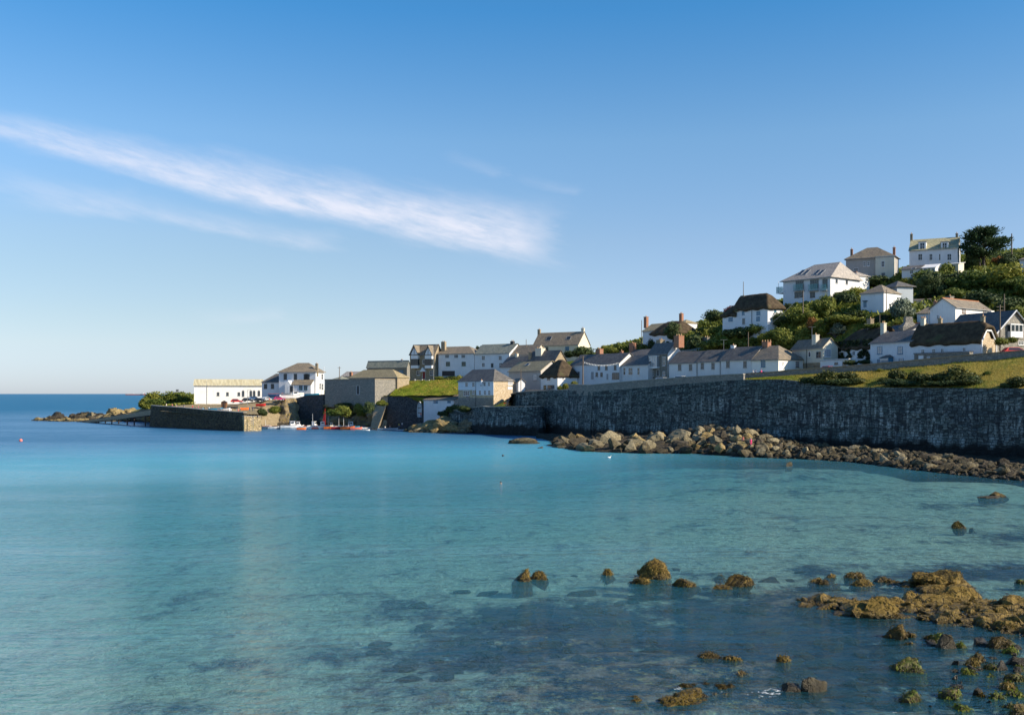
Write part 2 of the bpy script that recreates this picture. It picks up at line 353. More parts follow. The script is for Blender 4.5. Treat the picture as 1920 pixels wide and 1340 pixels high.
# ---------------------------------------------------------------- water and seabed
SHOAL = [(1260, 1300, 240, 34, .95), (900, 1300, 260, 44, .85), (1330, 1232, 110, 14, .8), (1170, 1212, 130, 12, .6), (1080, 1245, 200, 22, .7), (1000, 1180, 120, 12, .5), (1600, 1110, 220, 30, .5), (1700, 1330, 300, 16, .5), (1400, 1085, 60, 8, .6), (1850, 1230, 120, 40, .4), (330, 1300, 160, 24, .35), (1880, 900, 260, 14, .6), (1500, 872, 200, 10, .6)]
def depth(X, Y):
    px = 960 + F*X/max(Y, 1)
    d = .5 + .012*max(0, Y-40) + .014*max(0, -X) + .02*max(0, Y-120)
    right = 1/(1+math.exp(max(-60., min(60., -(X - 14 - .02*Y)/6.)))); d *= 1 - .55*right
    py = HZ+F*H/max(Y, 1); s_ = sum(k*math.exp(-((px-a)/c)**2-((py-b)/e)**2) for a, b, c, e, k in SHOAL)
    return min(9., max(.14, max(.35, d)*(1-min(.82, s_))))
def wgrid(rows, cols, zf):
    vs, fs = [], []
    for Y in rows:
        for a in cols: vs.append((a*Y, Y, zf(a*Y, Y)))
    n = len(cols)
    for j in range(len(rows)-1):
        for i in range(n-1): fs.append((j*n+i, j*n+i+1, (j+1)*n+i+1, (j+1)*n+i))
    return vs, fs
def setattr_(me, nm, vals):
    a = me.attributes.new(nm, 'FLOAT', 'POINT'); a.data.foreach_set('value', vals)
cols = list(np.linspace(-1.6, 1.6, 161))
rowsW = [1., 3., 6.] + [22800/p for p in np.linspace(1700, 60, 165)] + [450, 520, 620, 800, 1100, 1800, 3000, 6000, 12000, 40000, 80000]
vs, fs = wgrid(rowsW, cols, lambda x, y: 0.)
m = MB(); m.add(vs, fs); w = m.build('water', 'dark_rock', uv=False); tag(w, None, None, kind='structure')
setattr_(w.data, 'depth', [depth(v[0], v[1]) for v in vs])
def water(g):
    p = g.pos(); x, y, z = g.sep(p); dp = g.attr('depth')
    # swell, wind ripples, cat's paws
    wv = g.comb(x*.05 + y*.01, y*.24 - x*.0144, 0.)
    sw = g.noise(wv, 1.2, 2, .5); sw2 = g.noise(g.comb(x*.2 + 3.1, y*.9 - x*.06, 0.), 1., 4, .6)
    rp = g.noise(g.comb(x*.75, y*2.1, 0.), 1.3, 3, .65); fr = g.noise(g.comb(x*3.5, y*6., 0.), 1.6, 3, .6)
    paws = g.mapr(g.noise(g.comb(x*.012, y*.035, 4.), 1.6, 4, .6), .38, .62, .35, 1.)
    h = sw*.36 + sw2*.30 + rp*.22*paws + fr*.052*paws
    nb = g.bump(h, 1.)
    fres = V(g, g.n('ShaderNodeFresnel', {'IOR': 1.33, 'Normal': nb}).outputs[0])
    fres = g.m('MINIMUM', fres*g.mapr(y, 40, 200, 1.15, .9)*g.mapr(y, 370, 800, 1., .25), .52)
    k = g.mapr(dp, .3, 5.)
    tint = g.mix(g.mapr(dp, .3, 2.4), (.66, .87, .87), (.28, .72, .80))
    tr = g.n('ShaderNodeBsdfTransparent', {'Color': tint}).outputs[0]
    scat = g.mix(g.mapr(dp, 2., 8.), (.085, .44, .56), (.012, .13, .26))
    df = g.n('ShaderNodeBsdfDiffuse', {'Color': scat, 'Normal': nb}).outputs[0]
    body = g.n('ShaderNodeMixShader', {0: g.mapr(dp, .4, 4.4, .07, .97, False), 1: tr, 2: df}).outputs[0]
    gl = g.n('ShaderNodeBsdfGlossy', {'Color': (.97, .98, 1.), 'Roughness': g.mapr(y, 60, 260, .06, .28), 'Normal': nb}).outputs[0]
    foam = g.attr('foam')
    fo = g.mapr(g.noise(p, 3., 6, .75) + foam*.34, .80, .9)*g.mapr(foam, 0, .1)
    s = g.n('ShaderNodeMixShader', {0: fres, 1: body, 2: gl}).outputs[0]
    return g.n('ShaderNodeMixShader', {0: fo*.8, 1: s, 2: g.n('ShaderNodeBsdfDiffuse', {'Color': (.8, .84, .85)}).outputs[0]}).outputs[0]
w.data.materials[0] = mat('sea_water', water)
FOAM = [(1690, 1098, 40, 8, .9), (1270, 1290, 50, 10, .8), (1150, 1325, 30, 8, .7), (1440, 1300, 60, 14, .8), (1515, 1090, 20, 5, .6), (1330, 1300, 60, 12, .6), (1780, 1325, 160, 12, .5), (1460, 1295, 25, 8, .9), (1350, 1075, 40, 5, .5), (1830, 1240, 60, 20, .35), (1640, 1340, 120, 14, .5)]
fo = []
for X, Y, Z in vs:
    px, py = 960+F*X/Y, HZ+F*H/Y
    fo.append(min(1., sum(s*math.exp(-((px-a)/c)**2-((py-b)/d)**2) for a, b, c, d, s in FOAM)))
setattr_(w.data, 'foam', fo)
rows = [2., 6.] + [22800/p for p in np.linspace(1700, 62, 230)] + [420, 600]
cols2 = list(np.linspace(-1.2, 1.2, 200))
def bedz(x, y):
    n = noise.noise((x*.25, y*.25, 0))*.35 + noise.noise((x*.9, y*.9, 3))*.14
    d = depth(x, y); return min(-.12, -d*1.35 + n*min(1, d*.9))
vs, fs = wgrid(rows, cols2, bedz); m = MB(); m.add(vs, fs); bed = m.build('seabed', 'dark_rock', uv=False, smooth=True); tag(bed, None, None, kind='structure')
WEED = [(1180, 1150, 420, 48, 1.), (1380, 1180, 330, 70, 1.05), (1560, 1260, 420, 120, 1.2), (1000, 1285, 280, 60, .85), (850, 1210, 190, 28, .6), (680, 1195, 120, 14, .5), (740, 1090, 170, 16, .42),
        (420, 1072, 160, 10, .45), (90, 1145, 120, 18, .5), (300, 1292, 110, 22, .55), (500, 1310, 130, 22, .55), (620, 1235, 60, 12, .5), (400, 1205, 90, 7, .5), (40, 1310, 70, 12, .4),
        (1880, 992, 90, 14, .8), (1850, 1060, 160, 16, .8), (1530, 1050, 50, 10, .9), (1740, 1065, 130, 10, .8), (1250, 1050, 120, 8, .6), (1060, 1055, 60, 6, .5), (1700, 1020, 120, 6, .35), (1400, 960, 200, 8, .3), (900, 1120, 170, 16, .6), (1560, 1110, 150, 20, .8), (1800, 935, 160, 8, .5), (1500, 905, 300, 8, .45), (1150, 865, 140, 14, .6), (1450, 875, 200, 14, .6)]
wd = []
for X, Y, Z in vs:
    px, py = 960+F*X/Y, HZ+F*H/Y
    wd.append(min(1.3, sum(s*math.exp(-((px-a)/c)**2-((py-b)/d)**2) for a, b, c, d, s in WEED)))
setattr_(bed.data, 'weed', wd)
setattr_(bed.data, 'shoal', [min(1., sum(k*math.exp(-((960+F*X/Y-a)/c)**2-((HZ+F*H/Y-b)/e)**2) for a, b, c, e, k in SHOAL)) for X, Y, Z in vs])
def bedm(g):
    p = g.pos(); x, y, z = g.sep(p); wdd = g.attr('weed')
    n = g.noise(g.comb(x*.2, y*.13, 0.), 1., 6, .66); n2 = g.noise(p, 2.2, 5, .7); n3 = g.noise(p, .9, 4, .6)
    sand = g.mix(n2, (.52, .52, .41), (.84, .83, .68)); sand = g.mix(g.mapr(n3, .45, .65)*.5, sand, (.22, .21, .16))
    k = g.mapr((n-.5)*2.4 + (g.noise(g.comb(x*.9, y*.5, 8.), 1., 6, .75)-.5)*2.0 + (wdd-.5)*.75 + (n2-.5)*.9, -.38, .40)
    sh = g.mapr(g.attr('shoal'), .05, .4, .15, 1.)
    weed = g.mix(g.mapr(n2 + (n3-.5)*.5, .44, .68)*g.m('ADD', sh*.6, .4), (.004, .03, .085), (.16, .10, .08))
    wr = g.mapr(g.noise(p, .6, 5, .7), .46, .62)
    weed = g.mix(wr*.85*sh, weed, (.5, .3, .24)); weed = g.mix(g.mapr(g.noise(p, 1.3, 6, .75), .53, .64)*.85*sh, weed, (.58, .4, .2))
    return pbr(g, g.mix(k, sand, weed), .95, g.bump(n2*.3 + n3*.3), .1)
bed.data.materials[0] = mat('seabed_sand_and_weed', bedm)

# ---------------------------------------------------------------- main sea wall line and terrain
WA, WB = (20.9, 265.), (88.4, 175.)
def wallY(px):                                 # distance of the main sea wall face at an image column
    s = (px-960)/F; t = (s*WA[1]-WA[0])/((WB[0]-WA[0]) - s*(WB[1]-WA[1])); return WA[1] + t*(WB[1]-WA[1])
WTOP = [(1112, 734), (1200, 727), (1300, 718), (1395, 711.5), (1462, 711), (1500, 715), (1530, 720), (1570, 724), (1600, 726), (1750, 727), (1920, 728), (2300, 728)]
def par2(px): return np.interp(px, [1395, 1452, 1480, 1560, 1640, 1712, 1837, 1920, 2050, 2300], [701, 697.5, 694, 689, 682.6, 676, 664, 657.6, 646, 630])
def par2Y(px): return float(np.interp(px, [1395, 1560, 1712, 1837, 1920, 2050, 2300], [232, 220, 209, 201, 196, 188, 176]))
EDGE = [  # px, Y front edge of the ground, ground height there
    (245, 452, .2), (258, 446, 1.2), (272, 440, 2.6), (286, 372, 6.2), (350, 356, 6.0), (457, 332, 5.3), (486, 338, 5.2), (492, 352, .2), (530, 360, .4), (548, 370, 4.5), (560, 372, 10.4), (608, 372, 10.2), (640, 367, 4.5), (700, 352, 4.5), (708, 350, 11.4), (760, 341, 11.3),
    (800, 336, 10.6), (806, 334, 3.5), (855, 330, 3.6), (862, 322, 6.8), (905, 305, 8.0), (950, 300, 8.3), (960, 305, 11.9), (1012, 296, 12.3), (1066, 284, 13.0), (1109, 269, 13.0)]
for px in (1130, 1200, 1300, 1395, 1450, 1500, 1560, 1600, 1700, 1800, 1920, 2050, 2300):
    Y = wallY(px)+1.2; EDGE.append((px, Y, ZP(interp(WTOP, px), Y)-.02))
ANC = [(a, b, c) for a, b, c in EDGE]
for px in (1400, 1450, 1520, 1600, 1700, 1800, 1920, 2050, 2300):       # road level behind the long parapet
    Y = par2Y(px); ANC += [(px, Y, ZP(par2(px)+9.5, Y)), (px, Y+3, ZP(par2(px)+9.5, Y)), (px, Y+7, ZP(par2(px)+9.5, Y)+.1)]
for px in (1130, 1200, 1300, 1390):
    Y = wallY(px); ANC += [(px, Y+8, ZP(interp(WTOP, px), Y)+.1)]
for px, py, Y in [(272, 753, 446), (300, 745, 442), (345, 746, 442), (300, 750, 470), (322, 745, 436), (310, 752, 424), (340, 757, 415), (300, 764, 405), (290, 764, 388), (380, 763, 385), (440, 758, 380), (480, 752, 378), (440, 764, 350), (400, 765, 362), (520, 747, 376), (560, 746, 380), (600, 741, 384),
                  (500, 762, 366), (515, 760, 368), (640, 736, 395), (760, 716, 372), (800, 717, 366), (850, 718, 360), (740, 716, 380), (820, 714, 372), (870, 722, 345), (842, 703, 364),
                  (985, 728, 310), (940, 745, 312), (1050, 732, 292), (1085, 722, 292), (1150, 716, 284),
                  (1130, 655, 345), (1180, 645, 345), (1250, 634, 335), (1310, 612, 330), (1310, 655, 300), (1380, 640, 272), (1400, 600, 300), (1350, 620, 290), (1430, 640, 268), (1500, 630, 262), (1560, 610, 262),
                  (1480, 590, 270), (1560, 560, 280), (1520, 590, 262), (1600, 600, 255), (1650, 600, 245), (1640, 545, 285), (1700, 540, 285), (1700, 600, 245), (1760, 545, 275), (1850, 530, 280), (1920, 520, 280),
                  (1760, 560, 262), (1850, 560, 255), (1920, 570, 250), (1900, 600, 235), (1820, 500, 300), (1870, 490, 310), (1930, 500, 300), (2050, 480, 300), (2200, 470, 300), (2050, 560, 240), (2200, 560, 230), (2100, 610, 205), (2300, 600, 195),
                  (600, 735, 430), (700, 715, 430), (250, 775, 520), (400, 760, 520), (500, 750, 520), (700, 728, 520), (800, 712, 440), (950, 700, 440), (900, 712, 520), (1100, 690, 500), (1100, 668, 420), (1000, 672, 420),
                  (1200, 640, 420), (1300, 612, 400), (1400, 588, 380), (1500, 560, 350), (1600, 525, 340), (1700, 505, 340), (1800, 480, 350), (1950, 470, 360), (2200, 460, 360), (1500, 600, 420), (1800, 520, 430), (2200, 500, 430)]:
    ANC.append((px, Y, ZP(py, Y)))
def terrain_pts(): return np.array([(XZ(a, b), b, c) for a, b, c in ANC])
TC = {}
def terr(XY):                                  # linear radial interpolation of the ground control points
    A = terrain_pts()
    if TC.get('n') != len(A):
        _, ui = np.unique(np.round(A[:, :2], 1), axis=0, return_index=True); A2 = A[np.sort(ui)]; D = np.hypot(A2[:, None, 0]-A2[None, :, 0], A2[:, None, 1]-A2[None, :, 1]); n = len(A2)
        K = np.zeros((n+3, n+3)); K[:n, :n] = -D + np.eye(n)*.8; Q = np.c_[np.ones(n), A2[:, :2]]; K[:n, n:] = Q; K[n:, :n] = Q.T
        TC.update(n=len(A), P=A2, w=np.linalg.solve(K, np.r_[A2[:, 2], 0, 0, 0]))
    XY = np.asarray(XY, float); out = np.empty(len(XY)); A2, w_ = TC['P'], TC['w']; n = len(A2)
    for i in range(0, len(XY), 4000):
        q = XY[i:i+4000]; D = np.hypot(q[:, None, 0]-A2[None, :, 0], q[:, None, 1]-A2[None, :, 1]); out[i:i+4000] = -D @ w_[:n] + w_[n] + q @ w_[n+1:]
    return out
def terr1(x, y): return float(terr([(x, y)])[0])
# ---------------------------------------------------------------- houses
class House:
    """front-left and front-right corners as (photo column, distance); pb/pe/pr = photo rows of base, eave and ridge"""
    def __init__(s, label, L, Rr, pb, pe, pr, pD=None, D=None, roof='gable', wall='white_render', rf='blue_slate', ov=.3, hl=None, hr=None,
                 name='house', cat='house', group=None, th=.14, thatched=False, rd=None, mono=False, anchor=True, band=None, roofname='roof', left=False, ridge=None, deep=4., half=0.):
        a = Vector((XZ(*L), L[1])); b = Vector((XZ(*Rr), Rr[1])); dr = b-a; s.W = dr.length; ux = dr/s.W; uy = Vector((-ux.y, ux.x))
        s.zb = ZP(pb, L[1]); s.E = ZP(pe, L[1]) - s.zb; s.a, s.ux, s.uy = a, ux, uy
        if D is None:
            k = (pD-960)/F; c = a if left else b; D = -(c.x-k*c.y)/(uy.x-k*uy.y)
        s.D = D; s.rd = D/2 if rd is None else rd
        m = a + ux*s.W/2 + uy*s.rd; s.Rg = ZP(pr, m.y) - s.zb
        s.o = empty(name, (a.x, a.y, s.zb), math.atan2(ux.y, ux.x), label, cat, group)
        if not mono and roof not in ('none', 'gx'): k_ = (s.Rg-s.E)/s.rd; s.E += (min(ov*k_*.85, 1.2) if not thatched else .3)
        W, E, Rg, rdp = s.W, s.E, s.Rg, s.rd; s.half = half
        gl, gr = roof in ('gable', 'hipR'), roof in ('gable', 'hipL')
        if anchor:
            for q in (a, b, a+uy*D, b+uy*D): ANC.append((960+F*q.x/q.y, q.y, s.zb+.05))
        w = MB()
        if mono:
            w.add([(0,0,-deep),(W,0,-deep),(W,D,-deep),(0,D,-deep),(0,0,E),(W,0,E),(W,D,Rg),(0,D,Rg)], [(3,2,1,0),(4,5,6,7),(0,1,5,4),(1,2,6,5),(2,3,7,6),(3,0,4,7)])
        elif roof == 'gx':
            g_ = Rg-.06
            w.add([(0,0,-deep),(W,0,-deep),(W,D,-deep),(0,D,-deep),(0,0,E),(W,0,E),(W,D,E),(0,D,E),(W/2,0,g_),(W/2,D,g_)],
                  [(3,2,1,0),(0,1,5,8,4),(1,2,6,5),(2,3,7,9,6),(3,0,4,7),(4,8,9,7),(8,5,6,9)])
        else:
            g_ = Rg-.06
            vs = [(0,0,-deep),(W,0,-deep),(W,D,-deep),(0,D,-deep),(0,0,E),(W,0,E),(W,D,E),(0,D,E)]; fs = [(3,2,1,0),(0,1,5,4),(2,3,7,6)]
            if gl: vs.append((0,rdp,g_)); L_ = len(vs)-1; fs.append((3,0,4,L_,7))
            else: fs.append((3,0,4,7))
            if gr: vs.append((W,rdp,g_)); R2 = len(vs)-1; fs.append((1,2,6,R2,5))
            else: fs.append((1,2,6,5))
            if gl and gr: fs += [(4,5,R2,L_),(6,7,L_,R2)]
            else: fs.append((4,5,6,7))
            w.add(vs, fs)
        if band:                                     # lower storey in another material
            bz = ZP(band[0], L[1])-s.zb; mb2 = MB().box(-.07, W+.07, -.07, D*.5, -deep, bz); mb2.build('stone_base', band[1], s.o)
        s.w = w.build('wall', wall, s.o)
        slope = (Rg-E)/max(rdp, .1); t = th
        hl = rdp if hl is None else hl; hr = rdp if hr is None else hr
        r = MB(); oz = ov*slope
        if roof == 'none': return
        if mono:
            def zz(y): return E + (Rg-E)*y/D + .03
            q = [(-ov,-ov),(W+ov,-ov),(W+ov,D+ov),(-ov,D+ov)]; r.add([(x,y,zz(y)) for x,y in q]+[(x,y,zz(y)+t) for x,y in q], [(3,2,1,0),(4,5,6,7),(0,1,5,4),(1,2,6,5),(2,3,7,6),(3,0,4,7)])
        elif roof == 'gx':
            sl_ = (Rg-E)/(W/2); vs = []
            for y in (-ov, D+ov):
                for up in (0, t): vs += [(-ov, y, E-ov*sl_+up+.02), (W/2, y, Rg+up+.02), (W+ov, y, E-ov*sl_+up+.02)]
            r.add(vs, [(0,1,4,3),(1,2,5,4),(6,9,10,7),(7,10,11,8),(3,4,10,9),(4,5,11,10),(0,6,7,1),(1,7,8,2),(0,3,9,6),(2,8,11,5)])
        else:
            x0, x1, y0, y1 = -ov, W+ov, -ov, D+ov; ze = E-oz+.02; zr = Rg+.02
            zb_ = E-oz+.02 if abs(rdp*2-D) < .3 else ze
            rl = -ov if gl else min(hl, W*.49); rr = W+ov if gr else W-min(hr, W*.49)
            if thatched: s.thatch(x0, x1, y0, y1, E-.35, zr, rl, rr, rdp, th if th > .2 else .45); s.chims = []; return
            lo = [(x0,y0,ze),(x1,y0,ze),(x1,y1,zb_),(x0,y1,zb_),(rl,rdp,zr),(rr,rdp,zr)]; hi = [(x,y,z+t) for x,y,z in lo]
            fs = [(6,7,11,10),(8,9,10,11),(0,4,5,1),(2,5,4,3),(0,1,7,6),(2,3,9,8)]
            if gl: fs += [(0,6,10,4),(4,10,9,3)]
            else: fs += [(9,6,10),(3,4,0),(3,0,6,9)]
            if gr: fs += [(1,5,11,7),(5,2,8,11)]
            else: fs += [(7,8,11),(1,5,2),(1,2,8,7)]
            r.add(lo+hi, fs)
        s.roof = r.build(roofname, rf, s.o)
        if ridge and roof != 'gx' and not mono:
            rb = MB(); rb.box(rl if gl else rl-.1, rr if gr else rr+.1, rdp-.16, rdp+.16, Rg+t-.06, Rg+t+.1); rb.build('ridge_tiles', ridge, s.roof)
        if not thatched and name != 'stone_store' and W > 4 and roof != 'gx':
            gu = MB().box(-ov+.02, W+ov-.02, -ov-.13, -ov-.005, ze_g(E, oz), ze_g(E, oz)+.11); gu.build('gutter', 'lead', s.roof)
    def thatch(s, x0, x1, y0, y1, ze, zr, rl, rr, rdp, t):
        nx, ny = 40, 24; vs, fs = [], []
        rnd = random.Random(int(s.W*1000))
        ph = rnd.random()*10
        def top(u, v):                               # u along, v across, both 0..1
            x = x0+(x1-x0)*u; y = y0+(y1-y0)*v
            fy = min((y-y0)/(rdp-y0), (y1-y)/(y1-rdp)); f = fy
            if rl > x0+.8: f = min(f, (x-x0)/(rl-x0))
            if rr < x1-.8: f = min(f, s.half + (1-s.half)*(x1-x)/(x1-rr))
            f = max(0, f); f = 1-((1-f)**1.12); e = min(1, f*5)
            z = ze + (zr-ze)*f + t*(.55+.45*math.sqrt(e)) - .22*math.exp(-((1-f)*7)**2)
            z += .10*noise.noise((x*.5+ph, y*.5, 1)) + .05*noise.noise((x*1.7, y*1.7, ph))
            z += .16*math.sin(x*1.5+ph)*max(0, 1-f*3) if y < rdp else 0
            return (x, y, z)
        for j in range(ny+1):
            for i in range(nx+1): vs.append(top(i/nx, j/ny))
        k = nx+1
        for j in range(ny):
            for i in range(nx): fs.append((j*k+i, j*k+i+1, (j+1)*k+i+1, (j+1)*k+i))
        per = [i for i in range(nx+1)] + [j*k+nx for j in range(1, ny+1)] + [ny*k+i for i in range(nx-1, -1, -1)] + [j*k for j in range(ny-1, 0, -1)]
        o = len(vs)
        for q in per:
            x, y, z = vs[q]; cx, cy = (x0+x1)/2, rdp
            vs.append((x+(cx-x)*.035, y+(cy-y)*.08, z-t*.9))
        n = len(per)
        fs += [(per[(i+1) % n], per[i], o+i, o+(i+1) % n) for i in range(n)] + [tuple(o+i for i in range(n))[::-1]]
        s.roof = MB().add(vs, fs).build('thatched_roof', 'thatch', s.o, smooth=True)
    # rays from the design viewpoint onto the planes of the house
    def ray(s, px, py):
        m = Matrix.Rotation(-s.o.rotation_euler.z, 3, 'Z'); o = m @ (Vector((0, 0, H)) - s.o.location); d = m @ Vector(((px-960)/F, 1, (HZ-py)/F)); return o, d
    def front(s, px, py, y=0.):
        o, d = s.ray(px, py); t = (y-o.y)/d.y; p = o+d*t; return p.x, p.z
    def side(s, px, py, x):
        o, d = s.ray(px, py); t = (x-o.x)/d.x; p = o+d*t; return p.y, p.z
    def _win(s, u0, u1, z0, z1, T, style, nm, gls, nx, ny):
        fw = min(.09, (u1-u0)*.16); f = MB(); a, b = -.07, .02
        def bx(x0, x1, zz0, zz1, y0=a, y1=b): f.box(x0, x1, y0, y1, zz0, zz1)
        bx(u0, u0+fw, z0, z1); bx(u1-fw, u1, z0, z1); bx(u0+fw, u1-fw, z0, z0+fw); bx(u0+fw, u1-fw, z1-fw, z1)
        for i in range(1, nx): c = u0+(u1-u0)*i/nx; bx(c-fw*.35, c+fw*.35, z0+fw, z1-fw, a+.02)
        for i in range(1, ny): c = z0+(z1-z0)*i/ny; bx(u0+fw, u1-fw, c-fw*.3, c+fw*.3, a+.025)
        if nm == 'window' and (z1-z0) < 3: bx(u0-.08, u1+.08, z0-.08, z0-.002, -.16)
        f.v = [tuple(T @ Vector(p)) for p in f.v]; fr = f.build(nm, style, s.o)
        g = MB().box(u0+fw*.5, u1-fw*.5, -.03, .015, z0+fw*.5, z1-fw*.5); g.v = [tuple(T @ Vector(p)) for p in g.v]; g.build('pane', gls, fr)
        return fr
    def win(s, cx, cy, w, h, style='white_paint', gls='window_glass', nx=2, ny=2, nm='window', side='f', y=0.):
        if side == 'f':
            u0, z = s.front(cx-w/2, cy, y); u1, _ = s.front(cx+w/2, cy, y); uc, z0 = s.front(cx, cy+h/2, y); _, z1 = s.front(cx, cy-h/2, y); T = Matrix.Translation((0, y, 0))
        elif side == 'r':
            u0, _ = s.side(cx-w/2, cy, s.W); u1, _ = s.side(cx+w/2, cy, s.W); _, z0 = s.side(cx, cy+h/2, s.W); _, z1 = s.side(cx, cy-h/2, s.W); T = Matrix.Translation((s.W, 0, 0)) @ Matrix.Rotation(R_(90), 4, 'Z')
        else:
            u0, _ = s.side(cx-w/2, cy, 0); u1, _ = s.side(cx+w/2, cy, 0); _, z0 = s.side(cx, cy+h/2, 0); _, z1 = s.side(cx, cy-h/2, 0); T = Matrix.Rotation(R_(-90), 4, 'Z'); u0, u1 = -u0, -u1
        if u0 > u1: u0, u1 = u1, u0
        return s._win(u0, u1, z0, z1, T, style, nm, gls, nx, ny)
    def wins(s, lst, cy, w, h, **k):
        for cx in lst: s.win(cx, cy, w, h, **k)
    def door(s, cx, cy, w, h, m='dark_paint', **k): return s.win(cx, cy, w, h, 'white_paint', m, 1, 1, nm='door', **k)
    def chim(s, px, ptop, wpx, m='tan_stone', dy=0., low=1.2, pots=2, dd=None, parent=None):
        y = s.rd+dy; x, zt = s.front(px, ptop, y); x0, _ = s.front(px-wpx/2, ptop, y); x1, _ = s.front(px+wpx/2, ptop, y); w = abs(x1-x0); d = dd or max(w*.7, .55)
        ph = .45; zt -= ph*.7; zl = s.Rg - abs(dy)*(s.Rg-s.E)/s.rd - low
        c = MB().box(x-w/2, x+w/2, y-d/2, y+d/2, zl, zt-.16); c.box(x-w/2-.07, x+w/2+.07, y-d/2-.07, y+d/2+.07, zt-.16, zt)
        ch = c.build('chimney', m, s.roof)
        for i in range(pots):
            cx = x + (i-(pots-1)/2)*w*.45; MB().tube((cx, y, zt-.02), (cx, y, zt+ph), .15, .12, 10).build('chimney_pot', 'pot', ch)
        return ch
    def sky(s, cx, cy, w, h):                       # roof window on the front slope
        sl_ = math.atan2(s.Rg-s.E, s.rd); T = Matrix.Translation((0, 0, s.E+.16+.06)) @ Matrix.Rotation(sl_, 4, 'X')
        def hit(px, py):
            o, d = s.ray(px, py); Ti = T.inverted(); o2 = Ti @ o; d2 = Ti.to_3x3() @ d; t = -o2.z/d2.z; return o2 + d2*t
        a, b = hit(cx-w/2, cy+h/2), hit(cx+w/2, cy-h/2); c = hit(cx, cy); u = abs(hit(cx+w/2, cy).x-hit(cx-w/2, cy).x)/2; v = abs(hit(cx, cy-h/2).y-hit(cx, cy+h/2).y)/2
        f = MB(); f.box(c.x-u, c.x+u, c.y-v, c.y-v+.08, -.08, .05); f.box(c.x-u, c.x+u, c.y+v-.08, c.y+v, -.08, .05); f.box(c.x-u, c.x-u+.08, c.y-v+.08, c.y+v-.08, -.08, .05); f.box(c.x+u-.08, c.x+u, c.y-v+.08, c.y+v-.08, -.08, .05)
        f.v = [tuple(T @ Vector(p)) for p in f.v]; fr = f.build('skylight', 'lead', s.roof)
        g = MB().box(c.x-u+.04, c.x+u-.04, c.y-v+.04, c.y+v-.04, -.06, .01); g.v = [tuple(T @ Vector(p)) for p in g.v]; g.build('pane', 'window_glass', fr)
    def pipe(s, px, y=0.):
        x, _ = s.front(px, 700, y); MB().tube((x, -.12, -.3), (x, -.12, s.E), .06, n=6).build('downpipe', 'dark_paint', s.o)
    def extra(s, name, m, mb, parent=None): return mb.build(name, m, parent or s.o)
def ze_g(E, oz): return E-oz-.04

# lifeboat house at the harbour mouth
h = House('long white boathouse with cream corrugated roof and arched windows, behind the quay', (364, 402), (491.5, 408), 757, 723, 711.5, D=12, wall='bright_render', rf='corrugated_roof', name='boathouse', cat='boathouse', ov=.35)
for cx in (409, 426.6, 448): h.win(cx, 738.5, 5, 7, nx=1, gls='window_glass', style='grey_paint')
for cx in (456, 470.5, 476.7, 485.6):
    u, z0 = h.front(cx, 743); _, z1 = h.front(cx, 733); w2 = .42
    A = [(u-w2, z0), (u+w2, z0), (u+w2, z1-.3)] + [(u+w2*math.cos(t), z1-.3+w2*1.1*math.sin(t)) for t in (.6, 1.1, 1.57, 2.04, 2.54)] + [(u-w2, z1-.3)]
    def ring(k, yy): return [((x-u)*k+u, yy, (z-(z0+z1)/2)*k+(z0+z1)/2) for x, z in A]
    f = MB().loft([ring(1.2, .02), ring(1.2, -.08)]).build('window', 'grey_paint', h.o); MB().loft([ring(.95, 0), ring(.95, -.10)]).build('pane', 'window_glass', f)
h.pipe(388)
# white hotel behind the boat park
h = House('white two storey hotel with hipped brown slate roof, above the boat park', (523, 388), (592, 384), 752, 698, 681, pD=608, roof='hip', wall='white_render', rf='brown_slate', hl=6, hr=4.6, ov=.55, name='hotel', cat='hotel')
h.wins((535, 554, 574.5), 706, 6, 11, style='dark_paint'); h.win(575, 706, 11, 10, nx=3, style='dark_paint'); h.win(604, 706, 3.5, 11, side='r'); h.win(600, 724, 3, 12, side='r'); h.win(604.5, 725, 3, 12, side='r')
h.chim(594, 680, 4.5, 'tan_stone', dy=-2.5, low=3, pots=1)
def leanto(h, u0, u1, z0, z1, d, rf, wl):
    p = MB().add([(u0,-d,-1.5),(u1,-d,-1.5),(u1,-.002,-1.5),(u0,-.002,-1.5),(u0,-d,z0),(u1,-d,z0),(u1,-.002,z1),(u0,-.002,z1)], [(3,2,1,0),(4,5,6,7),(0,1,5,4),(1,2,6,5),(2,3,7,6),(3,0,4,7)]).build('porch', wl, h.o)
    k = (z1-z0)/d; o = .25
    MB().add([(u0-o,-d-o,z0-o*k+.03),(u1+o,-d-o,z0-o*k+.03),(u1+o,-.01,z1+.03),(u0-o,-.01,z1+.03),(u0-o,-d-o,z0-o*k+.15),(u1+o,-d-o,z0-o*k+.15),(u1+o,-.01,z1+.15),(u0-o,-.01,z1+.15)], [(3,2,1,0),(4,5,6,7),(0,1,5,4),(1,2,6,5),(2,3,7,6),(3,0,4,7)]).build('porch_roof', rf, p)
    return p
u0, _ = h.front(553, 720); u1, _ = h.front(588, 720); _, z0 = h.front(570, 721); _, z1 = h.front(570, 712)
leanto(h, u0, u1, z0, z1, 2.4, 'brown_slate', 'white_render')
for cx, w in ((564, 7), (573, 7)): h.win(cx, 727, w, 9, style='blue_paint', y=-2.42)
u0, _ = h.front(540, 720); u1, _ = h.front(552, 720); _, z0 = h.front(546, 722); _, z1 = h.front(546, 713)
uc = (u0+u1)/2
